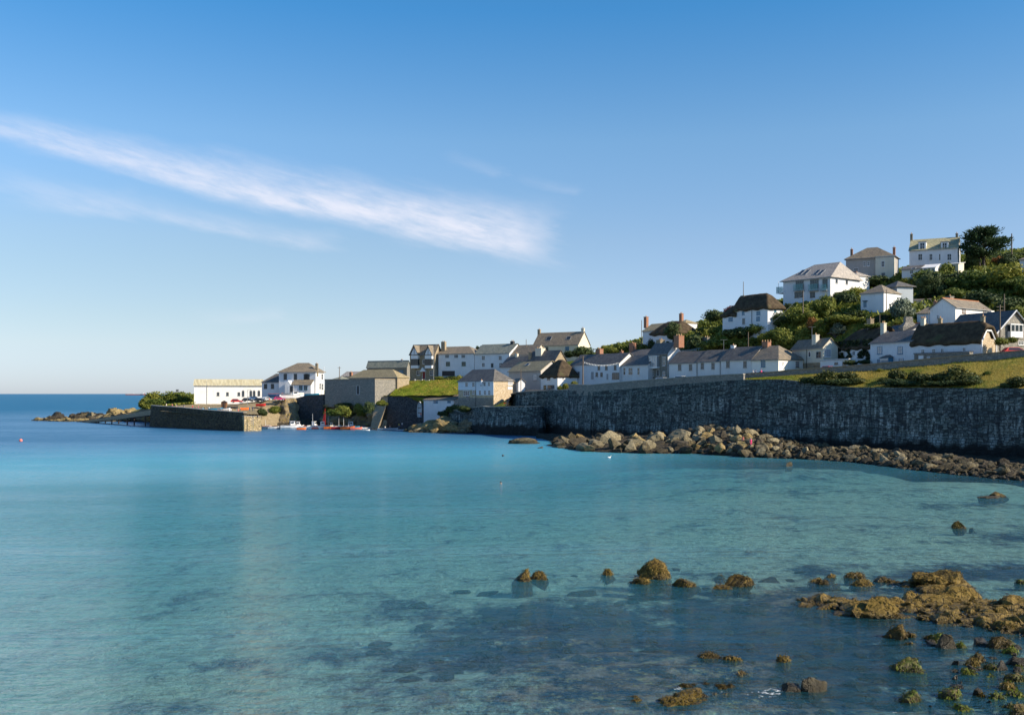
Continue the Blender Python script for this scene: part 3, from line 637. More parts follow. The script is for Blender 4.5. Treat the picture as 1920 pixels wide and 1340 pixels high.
pz = MB().add([(u0,-2.6,-1.5),(u1,-2.6,-1.5),(u1,-.01,-1.5),(u0,-.01,-1.5),(u0,-2.6,z0),(u1,-2.6,z0),(u1,-.01,z0),(u0,-.01,z0),(uc,-2.6,z1),(uc,-.01,z1)], [(0,1,5,8,4),(1,2,6,5),(3,0,4,7),(4,8,9,7),(8,5,6,9)]).build('gabled_porch', 'bright_render', h.o)
h.door(546.5, 729, 7, 13, y=-2.62)
h = House('low white side wing left of the main hotel block, under a hipped slate roof', (491, 392), (523, 390), 752, 717, 701, D=9, roof='hipL', rf='blue_slate', wall='white_render', name='house', cat='building', anchor=False)
h.wins((498, 511), 724, 6, 9, style='dark_paint')
# stone store above the harbour cliff
h = House('windowless grey stone store standing on the ivy-covered harbour cliff', (609, 362), (703, 345), 757, 712, 712, pD=761, roof='none', wall='grey_stone', name='stone_store', cat='store', anchor=False, deep=1)
k = MB()
for a, b, c, d in ((-.12, h.W+.12, -.12, .45), (-.12, h.W+.12, h.D-.45, h.D+.12), (-.12, .45, .45, h.D-.45), (h.W-.45, h.W+.12, .45, h.D-.45)): k.box(a, b, c, d, h.E-.004, h.E+.22)
h.extra('coping', 'tan_stone', k); h.door(671.5, 731, 6, 17, m='dark_paint'); h.win(668, 722.5, 13, 1.4, nx=1, ny=1, style='concrete', gls='concrete', nm='lintel')
h = House('low building with a long hipped cream-brown roof behind the grey store', (654, 366), (745, 352), 725, 709, 693.5, pD=767, roof='hip', rf='lichen_slate', wall='tan_stone', hl=4.5, hr=5, name='building', cat='building', anchor=False)
h.chim(658.5, 696, 4, 'brick_red', dy=3, low=2, pots=1)
h = House('grey green roofed hall with a stone gable, just left of the gabled villa', (688, 405), (763, 397), 720, 690.5, 677, pD=769, roof='gable', rf='green_slate', wall='grey_stone', name='hall', cat='hall', ridge='lead')
h.win(752, 698, 8, 8, style='blue_paint', gls='blue_window_glass'); h.chim(753.7, 672.5, 3, 'lead', low=.6, pots=1)
h = House('small grey roof just left of the hipped cream roof, behind the stone store', (622, 392), (637, 390), 730, 712, 706, D=7, roof='hip', rf='green_slate', wall='cream_render', anchor=False)
h = House('cream gabled shed roof just behind the hipped cream roof', (640, 400), (668, 396), 725, 706, 697, D=7, roof='gable', rf='pink_slate', wall='cream_render', anchor=False)
# gabled villa
h = House('villa with two black and white gables, bay windows and a red door', (768.5, 374), (815, 369), 713, 666, 647, pD=829, wall='tan_stone', rf='brown_slate', name='villa', cat='villa', ridge='brick_red')
h.chim(832, 639, 7, 'tan_stone', dy=1, low=2.5, pots=2)
for ca, wd2 in ((780, 13), (806, 13)):
    u, _ = h.front(ca, 690); u0, _ = h.front(ca-wd2/2, 690); u1, _ = h.front(ca+wd2/2, 690); _, za = h.front(ca, 649); _, zb = h.front(ca, 666); _, zw1 = h.front(ca, 673); _, zw0 = h.front(ca, 685); _, zl = h.front(ca, 690.5)
    b = MB().box(u0, u1, -1.1, -.01, zl, zw0-.02); b.box(u0, u1, -1.1, -.01, zw1+.02, zb); bay = b.build('bay', 'white_paint', h.o)
    b = MB().box(u0+.05, u1-.05, -1.03, -.01, zw0, zw1); b.build('bay_window', 'window_glass', bay)
    f = MB()
    for i in range(5): c = u0+.06+(u1-u0-.12)*i/4; f.box(c-.05, c+.05, -1.09, -1.035, zw0, zw1)
    f.build('bay_frame', 'timber_dark', bay)
    MB().add([(u0-.2,-1.2,zb+.05),(u1+.2,-1.2,zb+.05),(u,-1.2,za-.15),(u0-.2,2.4,zb+.05),(u1+.2,2.4,zb+.05),(u,2.4,za-.15)], [(0,1,2),(3,5,4),(0,2,5,3),(1,4,5,2),(0,3,4,1)]).build('gable', 'white_paint', h.o)
    f = MB()
    for sx in (-1, 1):
        e0, e1 = (u0-.35 if sx < 0 else u1+.35), u
        f.add([(e0,-1.4,zb-.1),(e0,3.0,zb-.1),(e1,3.0,za+.1),(e1,-1.4,za+.1),(e0,-1.4,zb+.1),(e0,3.0,zb+.1),(e1,3.0,za+.3),(e1,-1.4,za+.3)], [(0,1,2,3),(4,7,6,5),(0,4,5,1),(1,5,6,2),(2,6,7,3),(3,7,4,0)])
    f.build('gable_roof', 'brown_slate', h.o)
    f = MB()
    for sx in (-1, 1):
        e = u0-.2 if sx < 0 else u1+.2; f.tube((e, -1.26, zb+.05), (u, -1.26, za-.1), .11, n=4)
    f.tube((u, -1.26, zb+.1), (u, -1.26, za-.3), .08, n=4); f.box(u0-.2, u1+.2, -1.3, -1.21, zb, zb+.2); f.build('bargeboard', 'timber_dark', h.o)
h.door(795, 703, 5.5, 15, m='door_red'); h.win(784.5, 699, 6, 9, nx=2); h.win(809, 699, 6, 9, nx=2); h.win(795, 678, 5, 8, nx=1)
u, z = h.front(795, 690); k = MB().add([(u-1.2,-1.2,z-1.3),(u+1.2,-1.2,z-1.3),(u,-1.2,z+.2),(u-1.2,-.01,z-1.3),(u+1.2,-.01,z-1.3),(u,-.01,z+.2)], [(0,1,2),(3,5,4),(0,2,5,3),(1,4,5,2),(0,3,4,1)]); h.extra('porch_gable', 'white_paint', k)
h = House('white house with a dark open garage and hipped ochre-grey roof, right of the gabled villa', (821, 370), (889, 362), 707, 664.5, 650, D=9, roof='hipR', rf='brown_slate', wall='white_render', hr=5, name='house')
for cx in (838.5, 855.5, 868.8): h.win(cx, 668, 7.5, 6.5, nx=3, ny=1, style='white_paint')
for cx in (840, 869.5): h.win(cx, 682, 7.5, 8, nx=2, style='green_paint')
h.win(841, 700, 24, 10, style='concrete', gls='black_cloth', nx=1, ny=1, nm='garage_opening'); h.pipe(822)  # garage: black panel painted in place of the shade inside
h = House('white house with pale grey roof and arched dark door, right of the garage house', (890, 362), (955, 352), 700, 664.5, 645.6, D=9, rf='green_slate', wall='white_render', name='house')
for cx in (906.5, 938): h.win(cx, 671, 6, 8)
h.win(906.5, 684, 5.5, 7.5); h.win(939, 684, 6, 8); h.door(923, 685, 5.5, 9); h.chim(961, 638, 5.5, 'dark_masonry', low=1, pots=2)
h = House('long grey slate roof joining the pale white house and the skylit cream house', (956, 353), (1001, 346), 690, 666, 647, D=8, rf='brown_slate', wall='cream_render', anchor=False)
h = House('large cream house with brown slate roof, two skylights and a chimney on each gable', (1000, 374), (1084, 364), 676, 649, 623.5, pD=1106, rf='brown_slate', wall='cream_render', ov=.3)
h.sky(1029, 634.5, 9, 7); h.sky(1066, 633.5, 8, 6); h.chim(1011, 616, 4.5, 'tan_stone', low=1, pots=1); h.chim(1093, 613.5, 5, 'cream_render', low=1, pots=1)
h.win(1003, 655, 4, 9, style='blue_paint'); h.win(1025, 654, 6, 8, style='green_paint', nx=1); h.win(1063.5, 653.5, 7, 8, style='blue_paint', gls='blue_window_glass'); h.win(1064, 667, 9, 6, style='blue_paint', nx=3, ny=1); h.win(1025, 667, 6, 6)
h = House('slate roofed cottage with a buff stone gable and a big square chimney', (990, 334), (1041, 325), 705, 678, 658, pD=1061, rf='blue_slate', wall='tan_stone', anchor=False)
h.chim(1013, 651, 11, 'cream_render', dy=-.5, low=1.5, pots=3); h.chim(994, 659, 4, 'tan_stone', dy=-2, low=1, pots=1)
h = House('low dark slate roof stepping down behind the corrugated roofed house', (938, 345), (992, 334), 705, 689, 668, D=8, rf='blue_slate', wall='white_render', anchor=False)
h.chim(969, 661, 4, 'cream_render', low=1, pots=1)
h = House('pinkish rendered house with corrugated grey roof beside the thatched cottage', (954, 333), (1014, 318), 733, 697.5, 678, D=8.5, rf='lichen_slate', wall='pink_render', ov=.4)
h.win(1003, 707, 8, 12, nx=1, gls='curtain_glass', style='grey_paint'); h.win(987, 729, 5, 6); h.win(1002, 731, 9, 3, nx=2, ny=1); h.sky(989, 683, 6, 4)
h = House('thatched white cottage with a steep conical roof, at the bend above the harbour wall', (1014, 316), (1045.6, 306), 733, 708, 675, pD=1083, roof='hip', rf='thatch', wall='bright_render', thatched=True, ov=.55, hl=4.5, hr=4.2, name='thatched_cottage', cat='cottage', rd=4.0)
h.win(1029, 709, 7, 9); h.win(1033, 725, 13, 7, nx=4, style='grey_paint'); h.win(1022, 726, 5, 8, nx=1, style='green_paint'); h.win(1056, 708, 4, 6, side='r')
# house on the harbour rocks
h = House('tall house, white upper storeys over a stone base, on rocks by the lower sea wall', (859.5, 322), (925.6, 308), 768, 715.5, 693, pD=964, roof='hip', hl=2.2, hr=4.6, rf='blue_slate', wall='warm_stone', name='house', deep=3.5)
h.roof.data.materials[0] = MATS['blue_slate']
def skin(h, pa, pb_, ptop, pbot, m, nm='whitewashed_wall'):
    u0, z1 = h.front(pa, ptop); u1, z0 = h.front(pb_, pbot); _, z1 = h.front((pa+pb_)/2, ptop); _, z0 = h.front((pa+pb_)/2, pbot); h.extra(nm, m, MB().box(max(u0, .0), min(u1, h.W), -.06, .0, z0, min(z1, h.E-.02)))
skin(h, 859, 892.5, 700, 731, 'white_render'); skin(h, 892.8, 930, 700, 740.5, 'white_render'); h.extra('lower_wall', 'grey_stone', MB().box(-.03, h.W-.5, -.03, .1, -3, h.E*.42))
for cx in (875, 888): h.win(cx, 721, 5, 8.5, y=-.06)
for cx in (902, 909, 917): h.win(cx, 720, 4, 8, y=-.06)
h.win(875, 737, 11, 9, nx=3, y=-.06); h.win(888, 735, 4, 8, y=-.06); h.win(877, 746, 5, 6, y=-.06, style='grey_paint')
for cx in (900, 909.5, 917.5): h.win(cx, 736, 4, 9, y=-.06)
h.win(957, 717, 9, 9, side='r', nx=3, style='white_paint', gls='curtain_glass'); h.pipe(892.6); h.extra('white_panel', 'white_paint', MB().box(h.W, h.W+.12, h.D-2.6, h.D-.8, h.side(957, 730, h.W)[1], h.side(957, 725, h.W)[1]))
h.chim(903, 711.5, 2.5, 'white_render', dy=-4.5, low=1, pots=1)
h = House('narrow white gabled wing behind the stone gable of the house on the rocks', (962, 316), (972, 312), 738, 718, 710, D=2.2, wall='white_render', rf='brown_slate', anchor=False)
h = House('small white boathouse with a patched tile roof, below the green bank', (794.5, 334), (851, 326), 781, 749.5, 740.5, D=5.5, mono=True, rf='brown_slate', wall='white_render', name='boathouse', cat='boathouse', deep=3)
h.win(817, 752, 8, 7, style='blue_paint', gls='blue_window_glass', nx=1); h.win(842, 752, 6, 6, style='blue_paint', gls='blue_window_glass', nx=1)
# road terrace behind the sea wall
h = House('long white terrace with a dark shopfront and bunting above, under a slate roof', (1071, 312), (1161, 294), 719, 685, 664, D=8, rf='blue_slate', wall='white_render')
for cx in (1123, 1137, 1153.5): h.win(cx, 689, 4.2, 8.5, gls='window_glass', style='dark_paint')
for cx in (1119, 1128): h.win(cx, 702, 4, 7.5, style='dark_paint')
h.win(1154.5, 705, 13, 13, style='dark_paint', nx=3, ny=1, nm='shopfront'); h.door(1139, 706, 4, 12, m='grey_paint'); h.door(1111, 704, 6, 15, m='grey_paint'); h.win(1085, 700, 4, 7, style='grey_paint')
h.chim(1124, 652, 8, 'brick_red', dy=1, low=1, pots=2); h.chim(1165.5, 656, 4, 'brick_red', dy=1, low=1, pots=1)
h = House('white cottage with tall sash windows, directly left of the grey stone house', (1163, 295), (1215, 283), 714, 686, 667, D=7.5, rf='blue_slate', wall='white_render')
for cx, w in ((1171, 4), (1182.5, 8), (1197.5, 4.5)): h.win(cx, 696, w, 14, nx=2 if w > 5 else 1)
h = House('higher dark slate roof with an orange brick chimney, behind the sash windowed cottage', (1174, 308), (1226, 297), 690, 668, 655, D=8, rf='blue_slate', wall='white_render', anchor=False)
h.chim(1186, 641, 7, 'brick_red', low=1.5, pots=1)
h = House('grey stone house with a white first floor bay window and orange chimneys', (1215.5, 286), (1252, 277), 712, 666, 643.5, pD=1279, rf='blue_slate', wall='grey_stone')
u0, z1 = h.front(1222, 669); u1, z0 = h.front(1236.5, 687); _, zl = h.front(1229, 688)
b = MB().box(u0, u1, -.9, -.01, z0-.5, z0); b.box(u0-.1, u1+.1, -1, -.01, z1, z1+.2); bay = b.build('bay', 'white_paint', h.o); MB().box(u0+.06, u1-.06, -.84, -.01, z0+.01, z1-.01).build('bay_window', 'curtain_glass', bay)
f = MB()
for i in range(4): c = u0+.05+(u1-u0-.1)*i/3; f.box(c-.06, c+.06, -.9, -.845, z0+.01, z1-.01)
f.build('bay_frame', 'white_paint', bay)
h.win(1245, 677, 6, 17, nx=2); h.win(1223.5, 700, 5, 10); h.win(1245, 700, 5, 8); h.door(1234, 699, 4.5, 13); h.w.data.materials[0] = MATS['grey_stone']
h.extra('gable_wall', 'white_render', MB().add([(h.W,0,-1),(h.W+.05,0,-1),(h.W+.05,h.D,-1),(h.W,h.D,-1),(h.W,0,h.E),(h.W+.05,0,h.E),(h.W+.05,h.D,h.E),(h.W,h.D,h.E),(h.W,h.rd,h.Rg-.1),(h.W+.05,h.rd,h.Rg-.1)], [(1,2,6,9,5),(0,1,5,4),(2,3,7,6),(4,5,9,8),(9,6,7,8)]))
h.chim(1238.5, 635, 8, 'tan_stone', dy=1.5, low=1.5, pots=2); h.chim(1273, 627, 9.5, 'brick_red', low=1.5, pots=3)
h = House('beige slate roof with a grey chimney, behind the terrace near the orange chimney', (1278, 296), (1331, 286), 690, 658, 646, D=8, rf='green_slate', wall='white_render', anchor=False)
h.chim(1324.5, 630, 9, 'grey_stone', low=1.5, pots=2)
tl = ['left', 'middle', 'right']
for (a, ya, b, yb, pe, pr, wn, rt) in [(1253, 272, 1306, 264.5, 682, 659.5, (1274.5, 1295), 'gable'), (1306.4, 264.4, 1350, 258.6, 679.5, 656.5, (1317, 1337), 'gable')]:
    h = House('white terrace cottage with a slate roof, %s' % ('directly right of the bay windowed house' if a < 1300 else 'second from the bay windowed house'), (a, ya), (b, yb), 706, pe, pr, D=8.5, rf='blue_slate', wall='white_render', group='terraced cottages along the road', ov=.2)
    for cx in wn: h.win(cx, pe+6.5, 6, 12, gls='window_glass', style='grey_paint')
    h.pipe(a+1)
h = House('white terrace cottage with a small white ridge chimney, third in the row', (1350.4, 258.5), (1409, 250.8), 703, 676.5, 651, D=8.5, rf='blue_slate', wall='white_render', group='terraced cottages along the road', ov=.2)
for cx in (1365, 1397): h.win(cx, 683, 6.5, 12.5, style='grey_paint')
h.pipe(1350.8); h.chim(1375, 645, 6.5, 'white_render', low=1, pots=1)
h = House('white end cottage with a hipped brown roof and an orange chimney, last of the row', (1409.3, 250.7), (1459.5, 244), 703, 676, 648.5, pD=1509.5, roof='hipR', rf='brown_slate', wall='bright_render', group='terraced cottages along the road', ov=.35, hr=4.4)
h.win(1431, 682, 8, 12.5, nx=2, ny=3, style='blue_paint', gls='blue_window_glass'); h.chim(1437, 638, 11, 'brick_red', low=1, pots=4); h.win(1495, 683, 6, 11, side='r', style='timber_brown', gls='curtain_glass'); h.win(1468, 681, 2.5, 5, side='r')
h = House('cream house with a white glazed corner sunroom and one tall chimney', (1484.5, 254), (1543, 242), 696, 656.5, 636.5, pD=1571, rf='brown_slate', wall='cream_render')
h.chim(1529.5, 625, 7, 'cream_render', dy=-1, low=2, pots=1); h.win(1518, 664, 4, 10, nx=1); h.win(1535, 665, 9, 12, nx=2, style='grey_paint'); h.pipe(1513); h.win(1500, 690, 8, 9); h.win(1531, 689, 7, 7, style='timber_brown')
h.win(1552, 662, 12, 15, side='r', nx=3, ny=1, gls='curtain_glass'); h.extra('plinth', 'tan_stone', MB().box(-.05, h.W+.05, -.05, 1, -2, h.front(1500, 681)[1]))
h = House('low white garden building with a flat top, in front of the ivy clad thatch', (1538, 238), (1592, 228), 694, 676, 675, D=4, mono=True, rf='white_paint', wall='white_render', name='building', cat='building', ov=.1)
h.win(1568, 681, 6, 4, style='dark_paint', nx=1, ny=1); h.win(1583, 683, 6, 8, style='timber_brown')
h = House('thatched cottage with ivy over its white front, right of the cream house', (1566, 246), (1634, 233), 690, 657, 617, D=9, roof='hipL', rf='thatch', wall='white_render', thatched=True, ov=.6, hl=4, name='thatched_cottage', cat='cottage')
for cx, cy in ((1579, 664), (1601, 662), (1617, 664), (1584, 683), (1603, 683), (1620, 677)): h.win(cx, cy, 5.5, 8)
h = House('white house with blue window frames and a dark hooded porch', (1632, 229), (1711, 217), 681, 645, 621, D=9, rf='blue_slate', wall='white_render')
for cx in (1649.5, 1688): h.win(cx, 656.5, 9.5, 14.5, style='blue_paint', gls='curtain_glass')
h.win(1650, 677, 10, 8, style='blue_paint', gls='curtain_glass'); h.win(1690, 675, 9, 7, style='blue_paint', gls='curtain_glass')
u0, z1 = h.front(1657, 671); u1, _ = h.front(1676, 671); _, z0 = h.front(1667, 681); _, zt = h.front(1667, 665)
b = MB().box(u0+.15, u1-.15, -1.3, -.01, z0-1, z1-.02).build('porch', 'blue_paint', h.o); MB().box(u0+.3, u1-.3, -1.34, -1.301, z0, z1-.15).build('porch_window', 'curtain_glass', b)
MB().add([(u0-.1,-1.5,z1),(u1+.1,-1.5,z1),(u1+.1,-.01,z1),(u0-.1,-.01,z1),((u0*2+u1)/3,-.01,zt),((u0+u1*2)/3,-.01,zt)], [(3,2,1,0),(0,1,5,4),(1,2,5),(3,0,4),(2,3,4,5)]).build('porch_roof', 'blue_slate', b)
h.chim(1656.5, 603, 6.5, 'cream_render', low=1, pots=2)
h = House('long thatched cottage with white walls and a stone gable edged in white', (1711, 217), (1838, 204), 678, 648, 606.5, pD=1868, roof='hipR', rf='thatch', wall='white_render', thatched=True, ov=.5, hr=1.6, half=.62, th=.45, name='thatched_cottage', cat='cottage')
for cx in (1730.5, 1751, 1767, 1808): h.win(cx, 658.5-(cx-1730)*.045, 6.5, 7.5, gls='window_glass', style='white_paint')
h.chim(1731, 594, 7, 'cream_render', low=1.2, pots=3); h.chim(1763, 594, 6, 'tan_stone', low=1.2, pots=1, dy=1); h.chim(1843, 590, 6.5, 'tan_stone', low=1.5, pots=1)
yy = h.D; e = h.E
h.extra('stone_gable', 'warm_stone', MB().add([(h.W,.5,-1.5),(h.W+.1,.5,-1.5),(h.W,yy-.4,-1.5),(h.W+.1,yy-.4,-1.5),(h.W,.5,e-.1),(h.W+.1,.5,e-.1),(h.W,yy-.4,e-.1),(h.W+.1,yy-.4,e-.1),(h.W,yy*.36,e+2.1),(h.W+.1,yy*.36,e+2.1),(h.W,yy*.64,e+2.1),(h.W+.1,yy*.64,e+2.1)], [(1,3,7,11,9,5),(0,1,5,4),(3,2,6,7),(4,5,9,8),(8,9,11,10),(10,11,7,6)]))
k = MB()
for a, b in (((.3, -1.5), (.3, e-.1)), ((.3, e-.1), (yy*.35, e+2.2)), ((yy*.35, e+2.2), (yy*.65, e+2.2)), ((yy*.65, e+2.2), (yy-.25, e-.1)), ((yy-.25, e-.1), (yy-.25, -1.5))):
    k.tube((h.W+.1, a[0], a[1]), (h.W+.1, b[0], b[1]), .2, n=6)
h.extra('gable_edging', 'white_paint', k)
lw = House('low grey stone lean-to wall along the front of the long thatched cottage', (1714, 213), (1818, 202.5), 678, 663.5, 661.5, D=1.2, mono=True, rf='dark_masonry', wall='grey_stone', name='lean_to', cat='lean-to', ov=.12, anchor=False)
lw.door(1727, 671, 9, 9, m='white_paint'); lw.win(1741, 671, 5, 6); 
h = House('stone gabled house with white bargeboards and a white first floor bay', (1867.5, 209), (1936, 214), 661, 623.5, 587, D=13, roof='gx', rf='blue_slate', wall='grey_stone', ov=.45)
u0, z1 = h.front(1889, 609); u1, z0 = h.front(1912, 622); _, zl = h.front(1900, 633)
b = MB().box(u0, u1, -.8, -.01, zl, z0-.01); b.box(u0-.05, u1+.05, -.85, -.01, z1, z1+.2); bay = b.build('bay', 'white_paint', h.o); MB().box(u0+.05, u1-.05, -.75, -.01, z0, z1-.01).build('bay_window', 'window_glass', bay)
f = MB()
for i in range(4): c = u0+.06+(u1-u0-.12)*i/3; f.box(c-.07, c+.07, -.8, -.755, z0, z1-.01)
f.build('bay_frame', 'white_paint', bay); h.win(1914, 643, 10, 7, nx=2)
k = MB(); t_ = (h.Rg-h.E)/(h.W/2)
for sx in (0, 1):
    e0 = (-.45, h.E-.45*t_+.08) if sx == 0 else (h.W+.45, h.E-.45*t_+.08); k.tube((e0[0], -.52, e0[1]), (h.W/2, -.52, h.Rg+.08), .15, n=4)
h.extra('bargeboard', 'white_paint', k)
# mid hillside
h = House('white house with a terracotta ridge and dark side gable, below the hillside trees', (1791.5, 229), (1857, 238), 612, 577, 563, pD=1744, left=True, rf='brown_slate', wall='bright_render', ridge='terracotta')
h.win(1807, 582, 7, 10.5, style='timber_brown', gls='curtain_glass'); h.win(1846, 583, 5, 11, style='timber_brown', gls='curtain_glass'); h.win(1810, 602, 8, 9); h.chim(1781, 553, 7, 'grey_stone', dy=.5, low=1.2, pots=1)
h.extra('end_pillar', 'bright_render', MB().box(h.W-1.2, h.W+.1, -.9, -.01, -6, h.E-.2)); h.win(1758.5, 594, 4.5, 7, side='l')
h = House('low white wing with a small hipped roof, left of the terracotta ridged house', (1719.5, 243), (1749, 241), 612, 589, 576, D=7, roof='hip', rf='brown_slate', wall='white_render', anchor=False)
h.chim(1753, 562, 6, 'brick_red', low=2, pots=1)
h = House('white cottage block with a hipped roof, left of the dark hipped one', (1614, 262), (1657, 257), 585, 552, 535, D=8, roof='hip', rf='brown_slate', wall='white_render', hl=3, hr=3)
h.win(1622, 570, 5.5, 10, style='blue_paint', gls='blue_window_glass', nx=1)
k = MB().box(h.front(1619, 564)[0], h.front(1627, 564)[0], -.5, 0, h.front(1622, 565)[1], h.front(1622, 563.8)[1]); h.extra('door_hood', 'dark_paint', k)
h = House('dark hipped roof house with blue-grey walls, right of the white cottage block', (1655, 268), (1682, 262), 572, 542, 528, pD=1712, roof='hip', rf='blue_slate', wall='blue_grey_render', hl=3, hr=4, ov=.6)
h.win(1671, 549, 8, 11, nx=2)
h = House('low white shed with dark panels in the shade of the hillside trees', (1711, 268), (1746, 266), 581, 565, 561, D=6, rf='blue_slate', wall='white_render', name='shed', cat='shed')
h.wins((1724, 1740), 573, 4, 8, style='dark_paint')
h = House('modern white house with balconies, four roof windows and a pale hipped roof', (1468.5, 292), (1557, 280), 574, 528.5, 496, pD=1612, roof='hip', rf='pink_slate', wall='white_render', hl=5.5, hr=1.6, ov=.7, ridge=None, deep=7)
for cx in (1502.5, 1511.5, 1531, 1539.5): h.sky(cx, 510.5, 7, 8)
for cx, cy, w, hh, n in ((1499.5, 534.5, 15, 16, 4), (1527, 532.5, 16, 17, 4), (1547, 531, 9.5, 17, 3)): h.win(cx, cy, w, hh, nx=n, ny=1, style='grey_paint')
for cx, w in ((1497.5, 15), (1523.5, 9)): h.win(cx, 552.5, w, 10, nx=3, ny=1, style='dark_paint')
for cx, w in ((1499.5, 18), (1527, 18), (1547, 11)):
    u0, z1 = h.front(cx-w/2, 533.5); u1, z0 = h.front(cx+w/2, 544); b = MB().box(u0, u1, -.85, -.8, z0, z1); o_ = b.build('balcony', 'balcony_glass', h.o)
    MB().box(u0-.05, u1+.05, -.95, -.01, z0-.15, z0-.01).build('balcony_floor', 'grey_paint', o_)
h.win(1568.5, 527, 4, 8, side='r', nx=1, ny=1, style='grey_paint'); h.win(1587.5, 529, 4, 8, side='r', nx=1, ny=1, style='grey_paint')
u0, z1 = h.front(1463, 537.5); u1, z0 = h.front(1481, 547); _, zr_ = h.front(1469, 529)
k = MB().box(-2.3, -.01, -.2, 3.5, z0-.2, z0); bb = h.extra('side_balcony', 'white_paint', k); MB().box(-2.3, -2.24, -.2, 3.5, z0+.01, z1).box(-2.24, -.02, -.2, -.14, z0+.01, z1).build('balcony_glazing', 'balcony_glass', bb); MB().tube((-1.6, -.05, z0), (-1.6, -.05, h.E), .06).build('post', 'white_paint', bb)
h.extra('plinth', 'blue_grey_render', MB().box(-.04, h.W+.04, -.04, 1, -3, h.front(1475, 569)[1]))
k = House('pale slate roof of the rear wing stepping down behind the modern white house', (1575, 300), (1606, 294), 560, 522, 511, D=5, roof='hipR', rf='pink_slate', wall='bright_render', anchor=False, ridge='terracotta')
h = House('square grey stone house with hipped ochre roof and two tall red chimneys', (1586, 306), (1677.5, 299), 527, 487, 465, pD=1685, roof='hip', rf='lichen_slate', wall='grey_render', hl=5.5, hr=5.5, ov=.5)
h.roof.data.materials[0] = MATS['brown_slate']; u, _ = h.front(1642, 500); h.extra('rendered_bay', 'cream_render', MB().box(u, h.W+.02, -.5, .02, -3, h.E-.06))
h.win(1621, 495, 5, 9); h.win(1628.5, 495, 5, 8); h.win(1655.5, 495, 6, 11, y=-.5); h.win(1605, 507, 8, 9); h.win(1608, 517, 8, 8); h.win(1656, 515, 7, 7, y=-.5, style='grey_paint'); h.win(1624, 517, 5, 8)
h.chim(1597, 465.5, 4.5, 'brick_red', low=6, pots=1); h.chim(1676.5, 462, 4.8, 'brick_red', low=6, pots=1)
h = House('tall white house at the top of the hill with two dormers and a yellow-green roof', (1705, 303), (1795.5, 297), 520, 471, 448, pD=1800.5, D=None, rf='yellow_slate', wall='white_render', ov=.25)
h.chim(1709, 437, 4.8, 'tan_stone', low=1.5, pots=1); h.chim(1794, 436, 4.5, 'tan_stone', low=1.5, pots=1)
for cx, w in ((1725.5, 8), (1745.5, 6), (1762, 3), (1780, 8)): h.win(cx, 482, w, 12, nx=2 if w > 4 else 1, ny=2)
for cx in (1729, 1771):
    u0, z1 = h.front(cx-7, 454); u1, z0 = h.front(cx+7, 466.5); d = h.rd*.93
    dm = MB().box(u0, u1, .35, d, z0-.3, z1).build('dormer', 'white_paint', h.roof); MB().box(u0-.2, u1+.2, .15, d+.2, z1+.01, z1+.16).build('dormer_roof', 'lead', dm)
    MB().box(u0+.5, u1-.5, .3, .349, z0-.05, z1-.3).build('dormer_window', 'window_glass', dm)
    k = MB(); uc = (u0+u1)/2; k.box(uc-.05, uc+.05, .27, .299, z0-.05, z1-.3); k.box(u0+.5, u1-.5, .27, .299, (z0+z1)/2-.2, (z0+z1)/2-.12); k.build('dormer_glazing_bar', 'white_paint', dm)
h = House('low white annexe with a slate roof, at the left foot of the tall hilltop house', (1691, 290), (1725, 287), 528, 506.5, 499, D=7, rf='blue_slate', wall='white_render', anchor=False)
h.win(1709, 510, 7, 7); h.sky(1713, 503, 8, 2)
h = House('white glazed conservatory with an awning roof, in front of the tall hilltop house', (1729, 287), (1754, 285), 515, 503, 495, D=5, mono=True, rf='white_paint', wall='bright_render', name='conservatory', cat='conservatory', anchor=False)
for cx in (1735, 1742, 1749): h.win(cx, 506, 6, 7, nx=2, ny=1)
h = House('buff flat roofed extension at the right foot of the tall hilltop house', (1776, 290), (1797, 288), 520, 496, 492, D=5, mono=True, rf='white_paint', wall='cream_render', name='extension', cat='extension', anchor=False)
h = House('thatched white cottage on the slope with blue windows and a mast on its chimney', (1379, 277), (1439.5, 267), 613, 583.5, 552.5, pD=1467, roof='hipR', rf='thatch', wall='white_render', thatched=True, ov=.7, hr=2.8, name='thatched_cottage', cat='cottage')
h.win(1393.5, 587, 4.5, 7, style='blue_paint', gls='blue_window_glass'); h.win(1394.5, 602, 5, 11, style='grey_paint'); h.win(1422, 587, 7, 7, style='blue_paint', gls='blue_window_glass'); h.win(1421.5, 597.5, 6.5, 8, style='blue_paint', gls='blue_window_glass')
h.win(1453.5, 582, 4, 6, side='r', style='blue_paint'); h.pipe(1410); h.chim(1394, 552, 6, 'grey_stone', low=1.3, pots=0); h.chim(1438.5, 567, 5, 'brick_red', dy=-2.1, low=.6, pots=1)
k = House('lower thatched end of the blue windowed cottage, stepping down to the left', (1355, 281), (1379, 277), 615, 594, 572, D=6.5, roof='hipL', rf='thatch', wall='white_render', thatched=True, ov=.6, hl=4, name='thatched_cottage', cat='cottage')
k.win(1370, 598.5, 7.5, 7, style='blue_paint', gls='blue_window_glass')
h = House('white gabled house with a red brick chimney, left of the small hillside thatch', (1205, 322), (1233, 316), 655, 622, 607, D=8, rf='lichen_slate', wall='white_render')
h.chim(1211.5, 592, 5, 'brick_red', low=1, pots=1)
h = House('brown thatched cottage with a curved white gable end, at the foot of the hillside trees', (1222, 314), (1270, 305), 651, 629, 603.5, D=9, roof='hip', rf='thatch', wall='white_render', thatched=True, ov=.7, hl=2.5, hr=3, name='thatched_cottage', cat='cottage')
h = House('ochre roof with a tall red chimney, half hidden behind the brown thatch', (1266, 326), (1286, 322), 630, 607, 600, D=5, roof='hip', rf='lichen_slate', wall='white_render', anchor=False)
h.chim(1277.5, 586, 5, 'brick_red', dy=0, low=1.5, pots=2)
